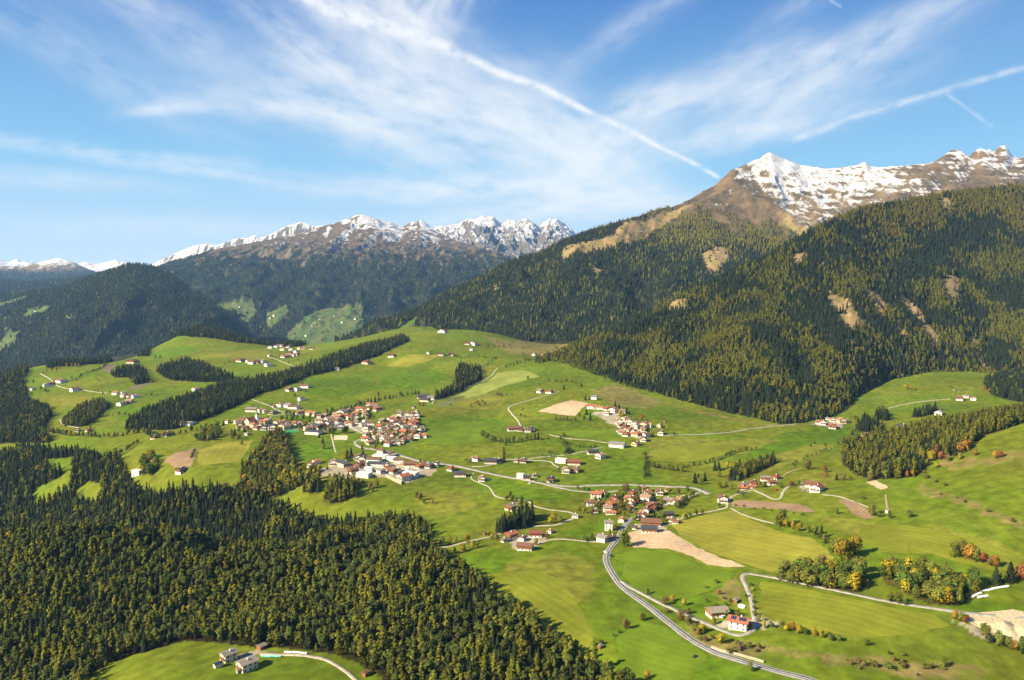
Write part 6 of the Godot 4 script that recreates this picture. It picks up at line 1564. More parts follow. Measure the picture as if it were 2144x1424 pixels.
const ROADS := [
 ["main_road","asphalt",6.5,[181.5,-453.1,177.1,-457.9,165.7,-466.5,146.9,-481.7,130.6,-500.5,120,-523,111.4,-545.4,100,-578.8,87.4,-617.4,82.9,-655.8,83.6,-685.7,89.2,-706.8,101.6,-740.6,111,-771.3,119.5,-793.8,123.7,-802]],
 ["valley_road","concrete",8,[-238.3,-1196.2,-224.4,-1173,-192.7,-1155.3,-159,-1117.1,-128.2,-1087.9,-100.3,-1074.8,-72.7,-1056.7,-45.8,-1036.2,-13.6,-1008.5,16.9,-983.5,40.4,-966.3,63.5,-956,110.6,-956.4,151.1,-952.1,190.1,-942.2,217.2,-933.7,224.8,-917.8,228.6,-894.9]],
 ["village_street","concrete",5,[40.2,-961.7,73.6,-934.7,101.4,-925.8,125.4,-926.3]],
 ["village_street","concrete",5,[-238.3,-1196.2,-243.8,-1212.7,-240.9,-1228.7,-232.9,-1250.9,-255.4,-1295.6,-284.9,-1354,-304.9,-1396,-324.2,-1425]],
 ["village_street","concrete",5,[-229,-1280.7,-228.3,-1323,-224.2,-1347,-216.3,-1376,-213.9,-1416]],
 ["village_street","concrete",4.5,[123.7,-802,132.5,-817,145.3,-842.1,163.5,-847.6,186.7,-871,207.6,-892.2,224.2,-915.1]],
 ["farm_lane","gravel",3.5,[100.1,-1641,86.4,-1609,55.6,-1570,21.6,-1536,0,-1508,-6.3,-1481,0,-1446,11,-1387,16.3,-1328,29.9,-1286.7]],
 ["farm_lane","gravel",3.2,[60.2,-1260.5,85,-1228.1,117.5,-1213.4,149.8,-1197.8]],
 ["farm_lane","gravel",3.5,[-54.5,-1056.8,-38.9,-1056.8,-24.4,-1072.8,-6.7,-1097.7,5.4,-1094.6,39.5,-1111,81.6,-1127.7,111.2,-1147.9,136.4,-1171.2]],
 ["farm_lane","gravel",3.5,[5.4,-1094.6,25.5,-1094.1,52,-1085.3,58.8,-1063.5,64.3,-1047.6]],
 ["field_track","gravel",2.6,[-50.3,-1024,-51.3,-993.7,-36.9,-968.7,-28.2,-955.2,-23,-933.8,-18,-913,4.4,-896.3,18.1,-888.7,25.7,-868,41,-852.5,61.1,-840.2,67.2,-831.7]],
 ["field_track","gravel",2.6,[10.6,-862.2,17.7,-869,26.2,-867.9]],
 ["farm_lane","gravel",3.6,[-83.7,-723.8,-51.3,-741,-24.4,-759.1,-5.8,-776.7,18.6,-792.1,43,-792.1,58.8,-807.3,67.7,-818.6]],
 ["farm_lane","gravel",3,[25.5,-735.4,40.5,-744,62.9,-737.4,84.6,-728,96.3,-727.7]],
 ["hairpin_lane","concrete",4,[88.5,-625.6,100.2,-601.9,113.7,-575,127.2,-555.3,137.5,-541.1,146.8,-525.8,153,-519,161.2,-521.5,167.8,-530.4,174,-553,179.7,-578.5,183.2,-602.4,184.8,-616.8,189.7,-624.4,196.5,-621.4,213.8,-606.9,239.9,-578.6,271.4,-554.3,296.6,-543.4,322.1,-534.9,353.3,-529.6,375.2,-525]],
 ["farm_lane","gravel",3.2,[229.7,-828.1,238.6,-853.3,249.3,-874.5,267.8,-891.4,278.8,-895.4]],
 ["farm_lane","gravel",3.2,[279.1,-892.6,283.4,-863.6,285.9,-847.1,291.2,-844.3,304,-869.6,316.3,-889.6,323.5,-891.2]],
 ["field_track","gravel",2.4,[335.6,-838.7,348.9,-823.4,353.8,-800,357.4,-773.1]],
 ["field_track","gravel",2.4,[233.7,-824.4,238,-790.9,245.7,-768.7,254.9,-750.8]],
 ["farm_lane","gravel",3.2,[166.6,-784.9,182,-801.9,204.8,-814.2,229.7,-828.1]],
 ["field_track","dirt",2.2,[319,-929.6,342.8,-965,367.1,-983]],
 ["field_track","dirt",2.2,[390.2,-809.5,379,-783.8,367.2,-755.7]],
 ["field_track","gravel",2.4,[718.7,-1493,743.4,-1506,789.9,-1525,864.2,-1542]],
 ["farm_lane","gravel",3.4,[-35.7,-1954,-53.1,-1853,-78.7,-1793,-117.6,-1721,-143.3,-1653,-156.3,-1600,-157.2,-1541]],
 ["farm_lane","concrete",3.8,[241.7,-1248.6,284.3,-1261.5,334.8,-1277.3,393.2,-1316,453.2,-1351,498.6,-1367]],
 ["farm_lane","concrete",3,[-540,-1620,-506.7,-1574,-476,-1537,-436.5,-1482,-411.2,-1462]],
 ["farm_lane","concrete",3,[-430.4,-1388,-441.7,-1433,-433.2,-1455,-409.9,-1458,-380.7,-1441]],
 ["farm_lane","concrete",2.6,[-434.7,-1593,-407.7,-1499]],
 ["farm_lane","gravel",3.4,[-173.5,-527.2,-154.3,-523.5,-140.1,-519.5,-125.7,-513.2,-115.7,-504.3,-105.5,-493.4,-97.1,-481.6]],
 ["farm_lane","gravel",3,[-1316,-2189,-1209.7,-2063,-1144.9,-1982,-1101.4,-1948,-1058.4,-1923,-1010.4,-1888,-960.2,-1858]],
 ["field_track","gravel",2.6,[-932.8,-1612,-895.2,-1556,-861.4,-1518,-828.8,-1493]],
 ["farm_lane","gravel",2.8,[-734.3,-2358,-657.4,-2241,-570.2,-2109]],
 ["field_track","gravel",2.6,[-297,-1279.4,-284.8,-1236.3,-270.6,-1186.3,-258.4,-1144.8]],
]
# x, z, width, wall, roof, kind
const HOUSES := [-512.1,-1404,8.5,"wr_house",-490,-1393,10.1,"wt_house",-472.2,-1356,13.1,"cb_house",-445.7,-1344,9.8,"cr_house",-464.5,-1363,6.6,"ct_house",-442.5,-1380,13.4,"wr_house",-432.2,-1356,11.5,"cr_house",-428.7,-1368,11.6,"wt_house",-431.1,-1337,9.7,"wr_house",-418.5,-1317,11.2,"wd_house",-403.8,-1319,16.0,"wd_house",-384.3,-1319,17.6,"ct_house",-402.8,-1346,13.1,"ct_house",-371,-1335,9.7,"wb_house",-362.3,-1339,11.4,"ct_house",-380.4,-1364,7.4,"or_house",-342.4,-1332,11.3,"ct_house",-328,-1320,17.6,"od_house",-342.8,-1308,12.7,"ct_house",-325.7,-1281.5,24.9,"wd_hall",-495.7,-1491,21.7,"og_barn",-476.6,-1482,10.8,"ct_house",-466.6,-1476,8.9,"wt_house",-450.2,-1461,10.6,"ct_house",-446.5,-1469,8.9,"wg_house",-465.6,-1527,5.6,"or_house",-454.8,-1532,13.0,"wb_house",-434.5,-1523,14.8,"wg_house",-422.2,-1509,18.3,"wb_barn",-430.3,-1598,12.6,"wb_house",-397.5,-1461,14.2,"wt_house",-373.8,-1445,14.0,"cr_house",-364.1,-1435,12.2,"ct_house",-348.6,-1411,10.3,"wb_house",-339.2,-1418,8.6,"wg_house",-323.1,-1382,15.1,"wt_house",-339,-1372,13.3,"wt_house",-314.6,-1346,13.1,"wb_house",-270.5,-1077.2,10.4,"wr_house",-274.1,-1062.6,9.0,"wr_house",-243.7,-1063.8,12.9,"wt_house",-436,-1284.9,7.8,"wt_house",-592.7,-1340,14.6,"wb_house",-614.7,-1338,9.7,"wg_house",-316.7,-1447,19.3,"wt_house",-319.6,-1420,12.0,"wt_house",-310.2,-1401,11.9,"wt_house",-289.7,-1393,10.1,"wr_house",-277.3,-1391,11.8,"wb_house",-289.7,-1472,12.5,"wr_house",-279.1,-1459,12.4,"wr_house",-272.4,-1447,10.5,"wr_house",-285.2,-1436,10.4,"wr_house",-280.3,-1530,13.0,"wr_house",-269.5,-1521,12.9,"wr_house",-261.2,-1500,12.7,"wg_house",-253.9,-1468,14.2,"ot_house",-291.7,-1320,17.6,"wg_house",-283.2,-1350,8.2,"wr_house",-274.9,-1333,9.7,"wr_house",-267.1,-1339,9.7,"wg_house",-255.2,-1332,9.7,"wg_house",-240.6,-1333,11.3,"wb_house",-240.5,-1296.5,12.6,"wb_house",-236.9,-1303,9.5,"wg_house",-223.1,-1351,13.1,"wg_house",-218.2,-1321,11.2,"ob_house",-211.3,-1360,11.5,"wr_house",-202.2,-1344,11.4,"wr_house",-208.5,-1386,6.7,"wr_house",-202.7,-1381,6.7,"wr_house",-201.3,-1401,8.5,"wb_house",-205.3,-1423,10.4,"ct_house",-188.7,-1403,8.5,"wb_house",-181.3,-1399,8.5,"wb_house",-178.5,-1411,6.8,"wb_house",-176,-1433,6.9,"wr_house",-189.7,-1372,8.3,"wg_house",-182.1,-1372,8.3,"wg_house",-189.7,-1314,14.3,"wb_house",-198.6,-1287.1,14.0,"wb_house",-187.1,-1273.2,10.8,"wg_house",-178.5,-1296.2,11.0,"wg_house",-168.6,-1325,16.1,"wr_house",-162.8,-1297,11.0,"wr_house",-174.8,-1263.2,12.2,"wr_house",-160.2,-1263.6,12.3,"wt_house",-149,-1241.2,12.0,"wr_house",-140.7,-1241.7,10.5,"wr_house",-172.7,-1230.9,13.4,"wt_house",-170.4,-1208.5,10.3,"ct_house",-211.3,-1245.5,9.1,"wr_house",-213.7,-1268.7,9.2,"wg_house",-192,-1253.9,9.1,"ob_house",-199.4,-1218.9,11.8,"wt_house",-191.9,-1209,10.3,"wb_house",-189.4,-1183.5,11.5,"wb_house",-181.1,-1196,8.7,"wt_house",-174.7,-1192.7,8.7,"wg_house",-231.1,-1224.5,10.4,"wr_house",-221.9,-1210.8,10.3,"wd_house",-218.1,-1197.8,8.7,"wt_house",-215.3,-1232.8,9.0,"wt_house",-191,-1136.3,9.6,"wb_house",-187,-1485,5.4,"od_house",-183.7,-1627,25.6,"od_barn",-175.5,-1579,19.1,"od_barn",-166.8,-1607,15.6,"wg_house",-227.6,-1052.9,14.0,"cd_house",-216.8,-1093.7,11.9,"wb_house",-207,-1080.9,13.1,"wd_house",-205,-1042.8,12.6,"ob_house",-193.7,-1080.5,23.6,"wb_hall",-183.1,-1057.1,23.1,"wd_hall",-185.4,-1098.7,20.0,"wf_flat",-168.1,-1086.6,13.2,"wf_flat",-156.2,-1078.1,15.7,"wb_hall",-138.9,-1056.7,15.4,"ob_barn",-172.9,-1114,9.5,"wb_house",-124.1,-1047.1,10.2,"wr_house",-112.6,-1047.7,10.2,"wg_house",-103.1,-1055.9,9.0,"wb_house",-207.6,-1014.5,11.1,"ob_house",-188.2,-1024.6,11.2,"wf_flat",-189.7,-998.9,17.0,"wf_flat",-171.5,-1018.5,9.9,"wg_house",-169.9,-1052.1,8.9,"wg_house",-164.9,-1036.5,8.8,"wb_house",-156.7,-1019.9,11.1,"wb_house",-151.9,-1030,7.5,"wb_house",-138.1,-989.4,14.4,"wr_house",-130.9,-1004.4,18.3,"wf_flat",-138.4,-1028.7,5.0,"wf_flat",-82.1,-1036.2,8.8,"or_house",-66.9,-1007.8,14.7,"od_barn",-55.8,-1095.4,5.3,"wg_house",-50,-1086.8,9.2,"wb_house",-29.7,-1075.6,16.9,"od_barn",-20.6,-1081,10.5,"og_house",6,-1083.3,6.6,"og_house",15.9,-1080.3,10.5,"wg_house",-38.1,-984.1,9.5,"wt_house",18.7,-983.4,8.3,"wd_house",11,-993.2,8.4,"wf_flat",29.4,-997.3,7.3,"wg_house",48.6,-975.3,10.6,"wd_house",68.3,-1079.8,14.4,"wf_flat",85.3,-1069,16.8,"on_barn",70.9,-1021.7,12.4,"wt_house",84.1,-1029.4,8.7,"wt_house",116.9,-1127.8,15.0,"od_barn",125.2,-1102.6,12.0,"wt_house",106.9,-913.6,7.8,"wr_house",160.4,-1527,11.1,"wg_house",144.3,-1431,13.9,"wr_house",152.4,-1425,10.4,"wr_house",159.6,-1419,10.3,"wr_house",171.6,-1411,12.0,"wr_house",181,-1397,13.5,"wr_house",166.9,-1379,10.0,"wr_house",197.2,-1397,10.2,"wt_house",180.9,-1320,12.8,"wt_house",194.2,-1340,11.4,"ct_house",197.6,-1318,14.4,"wt_house",205,-1303,12.6,"wt_house",220,-1302,15.8,"cr_house",229.2,-1300,7.9,"wt_house",246.6,-1304,7.9,"cb_house",185.4,-1283.1,10.9,"ob_house",239.7,-1254.6,10.6,"wb_house",213.6,-1273.1,9.3,"ct_house",181.2,-1243.3,10.5,"or_house",195.4,-1241,10.5,"cr_house",203.8,-1241.6,10.5,"wb_house",212.6,-1239.3,12.0,"wb_house",204.2,-1211.5,10.3,"wb_house",158.7,-1171.5,22.7,"wg_barn",187.5,-1181.1,10.0,"cb_house",0.5,-856,12.5,"wg_house",-0.9,-751.9,10.9,"wr_house",9.7,-746.3,7.2,"wb_house",22.9,-757.2,11.9,"on_barn",37.4,-766.4,5.6,"wr_house",12.4,-715.9,13.9,"ob_barn",-7.3,-741.5,5.4,"wg_house",67,-816.9,6.9,"wg_house",86.6,-861.9,9.4,"wb_house",95.4,-864.6,7.3,"og_house",111,-853.8,13.5,"wr_house",105.1,-823.6,10.0,"wr_low",89.5,-833.8,7.1,"og_house",112.4,-795.1,7.7,"wr_house",95.9,-768.8,8.4,"wg_tall",86.3,-730.8,10.6,"wg_house",95.4,-738.5,6.3,"ob_house",134.4,-803.8,10.7,"wr_house",139.8,-778,18.9,"ob_barn",133.2,-751.1,14.6,"od_barn",121.6,-766.1,4.6,"od_house",162.2,-804.2,9.7,"od_barn",162.3,-787.6,4.8,"wg_house",164.9,-776.4,6.6,"wb_house",142.1,-823,8.0,"wb_house",150.4,-835.3,11.1,"on_house",141,-905.3,9.9,"wb_house",132.8,-858.4,7.3,"wr_house",130,-836.6,4.1,"wr_house",158.7,-921.1,8.9,"ob_house",151.7,-889.4,8.6,"wt_house",171.1,-902.2,9.8,"wb_house",158.8,-850.4,6.2,"or_house",174.1,-859.1,9.4,"og_house",182,-851.3,8.3,"wb_house",185.8,-866.5,6.3,"wr_house",192.4,-874.9,7.4,"wt_house",184.3,-921.5,5.6,"or_house",231.8,-853.4,11.4,"wb_house",272.8,-916.2,8.9,"wg_house",285.7,-919.6,8.9,"ob_house",268.8,-904.3,9.9,"or_low",278.8,-906.3,8.8,"or_low",305.9,-938.5,10.2,"og_barn",318,-937,8.0,"on_house",303.7,-907.6,8.8,"wb_house",338.9,-880,11.7,"ob_barn",335.8,-855.1,12.4,"wn_house",543,-1365,11.6,"wr_house",570.9,-1391,10.1,"wr_house",583.1,-1383,15.1,"ct_house",549.1,-1337,13.0,"wr_house",537.3,-1372,8.3,"wt_house",568.2,-1407,6.8,"wg_house",594.2,-1384,8.4,"ob_house",536.8,-1180.9,12.9,"wb_house",575.2,-1250.4,7.6,"ob_house",601.4,-1204,17.5,"wd_house",876.5,-1532,13.0,"ob_house",900.4,-1527,9.3,"wt_house",769.4,-1408,13.6,"wg_house",900.1,-1552,9.4,"wg_house",-226.2,-2570,28.0,"wb_house",-135.6,-2374,17.3,"wb_house",-115.6,-2377,23.0,"wb_house",-197,-2174,18.4,"wb_house",-169,-2188,21.2,"ob_house",-119.1,-2278,11.0,"wg_house",59.1,-1641,11.9,"wg_house",77.2,-1622,13.8,"og_house",61.6,-2250,10.9,"wt_house",93.5,-2260,13.7,"ob_house",3.2,-1295.9,20.4,"ob_barn",13.4,-1290,10.9,"ob_house",25.9,-1280.2,9.3,"wb_house",32.4,-1289.9,9.4,"od_house",-1173.9,-2040,22.3,"wb_house",-1194.6,-2007,14.6,"wg_house",-1185.1,-2016,14.7,"wb_house",-1067.7,-1912,20.9,"wb_house",-928.5,-1833,13.3,"wr_house",-910.7,-1833,8.9,"wg_house",-875.4,-1790,10.9,"wg_house",-853.9,-1773,15.0,"wg_house",-840.6,-1718,14.6,"ct_house",-848.7,-1698,14.4,"wg_house",-841.3,-1705,10.3,"ob_house",-1152.3,-2384,31.8,"wb_house",-1218.5,-1985,14.4,"wg_house",-2709,-4588,16.7,"wg_house",-2797,-4554,22.1,"wt_house",-892.3,-1796,10.9,"wt_house",-799.7,-2600,15.8,"wg_house",-784.3,-2617,15.9,"wg_house",-780.7,-2654,19.3,"wb_house",-743.2,-2613,15.8,"wg_house",-737.4,-2532,15.3,"ct_house",-714.5,-2538,15.4,"wb_house",-673.2,-2455,14.9,"wg_house",-690.2,-2551,12.4,"ct_house",-675.5,-2543,12.3,"wt_house",-680.8,-2402,17.5,"wg_house",-672.3,-2327,22.6,"wt_house",-653.9,-2342,14.2,"cg_house",-647.8,-2362,14.3,"ot_house",-723.4,-2345,11.4,"ct_house",-778.9,-2253,21.8,"wb_house",-751.9,-2234,10.8,"cg_house",-730.9,-2207,18.7,"wb_house",-719.7,-2214,21.5,"ob_house",-707.1,-2221,18.8,"wg_house",-670,-2158,18.3,"wg_house",-637.5,-2502,15.2,"wg_house",-481.6,-1694,14.4,"wb_house",-465.7,-1696,12.3,"wg_house",-456.5,-1725,20.9,"wb_barn",-330.8,-2158,18.3,"wr_house",-390.7,-2104,20.4,"ob_house",-449,-2015,9.8,"wg_house",-730.8,-1812,15.4,"wt_house",-598.9,-1431,34.7,"wg_hall",-815.4,-1463,8.9,"ct_house",-792.2,-1459,8.8,"ob_house",-763.9,-1338,11.3,"wb_house",-530.9,-1101.9,13.4,"wf_flat",-454.7,-1067.9,10.4,"od_house",-192.8,-520.5,9.1,"cg_near",-175.2,-505.1,11.0,"cs_near",-195.9,-508.9,5.2,"cp_near",-179,-499.7,3.0,"gs_hut",-176,-538.2,6.5,"os_hut",-94,-491,4.8,"ob_hut",147.6,-552.9,15.4,"os_nearbarn",156.8,-529.9,14.8,"wr_nearhouse",166.3,-571.7,4.5,"os_hut",58.8,-512.2,2.5,"os_hut",-27,-767.8,3.3,"ob_hut",363.9,-751.8,3.2,"wg_hut",194.5,-1396,6.8,"ob_hut",263.3,-1345,5.7,"ob_hut",-233,-2177,9.2,"wg_house",-203.6,-1327,8.9,"wb_house",-150,-1277.8,10.8,"cg_house",-172.7,-1368,11.2,"ct_house",-161.4,-1220.9,11.4,"wt_house",-163.7,-1245.1,10.2,"wt_house",-169.1,-1390,11.1,"wb_house",-204,-1274,8.5,"wt_house",-168.9,-1342,9.4,"og_house",-201.4,-1237.2,10.2,"wb_house",-170.8,-1353,9.0,"wr_house",-185.9,-1350,10.3,"ob_house",-214.1,-1293,10.4,"wg_house",-223.6,-1310,9.6,"or_house",-233.2,-1245.4,8.8,"wb_house",-207.9,-1303,8.9,"wg_house",-204.2,-1370,9.8,"ot_house",-148.2,-1294.1,9.8,"wb_house",-227.9,-1272.8,9.5,"cr_house",-206.1,-1255.5,10.0,"cg_house",-170,-1307,9.5,"ot_house",-305.9,-1308,10.6,"cb_house",-456.4,-1330,9.7,"cb_house",-431.7,-1321,9.4,"wb_house",-479.4,-1389,8.9,"og_house",-386.4,-1336,11.0,"ot_house",-397.8,-1362,9.6,"wr_house",-326.2,-1339,8.6,"wt_house",-483.6,-1404,11.0,"cb_house",-451.3,-1370,9.0,"og_house",-369.2,-1350,9.6,"wt_house",-273.8,-1376,8.7,"wg_house",-264.6,-1411,10.3,"wt_house",-308.9,-1469,10.7,"og_house",-269.7,-1354,8.7,"og_house",-254.7,-1357,8.7,"wt_house",-272.1,-1490,11.4,"ot_house",-290.3,-1421,8.8,"ot_house",-268.2,-1427,10.3,"og_house",-300.3,-1412,9.3,"wr_house",-306.3,-1374,11.3,"wt_house",130.7,-867.8,10.9,"cr_house",97.1,-897.3,11.0,"wr_house",103,-836.6,9.3,"wt_house",116,-878.1,9.2,"wb_house",151.2,-870.4,11.2,"wt_house",157.4,-901.1,8.5,"ob_house",205.3,-1289.9,10.5,"wg_house",191.5,-1270.9,9.5,"wt_house",194.7,-1256.1,8.6,"wr_house",175.2,-1266.5,10.6,"og_house",180.4,-1296.5,9.3,"wt_house",176.6,-1255.1,10.4,"ot_house"]
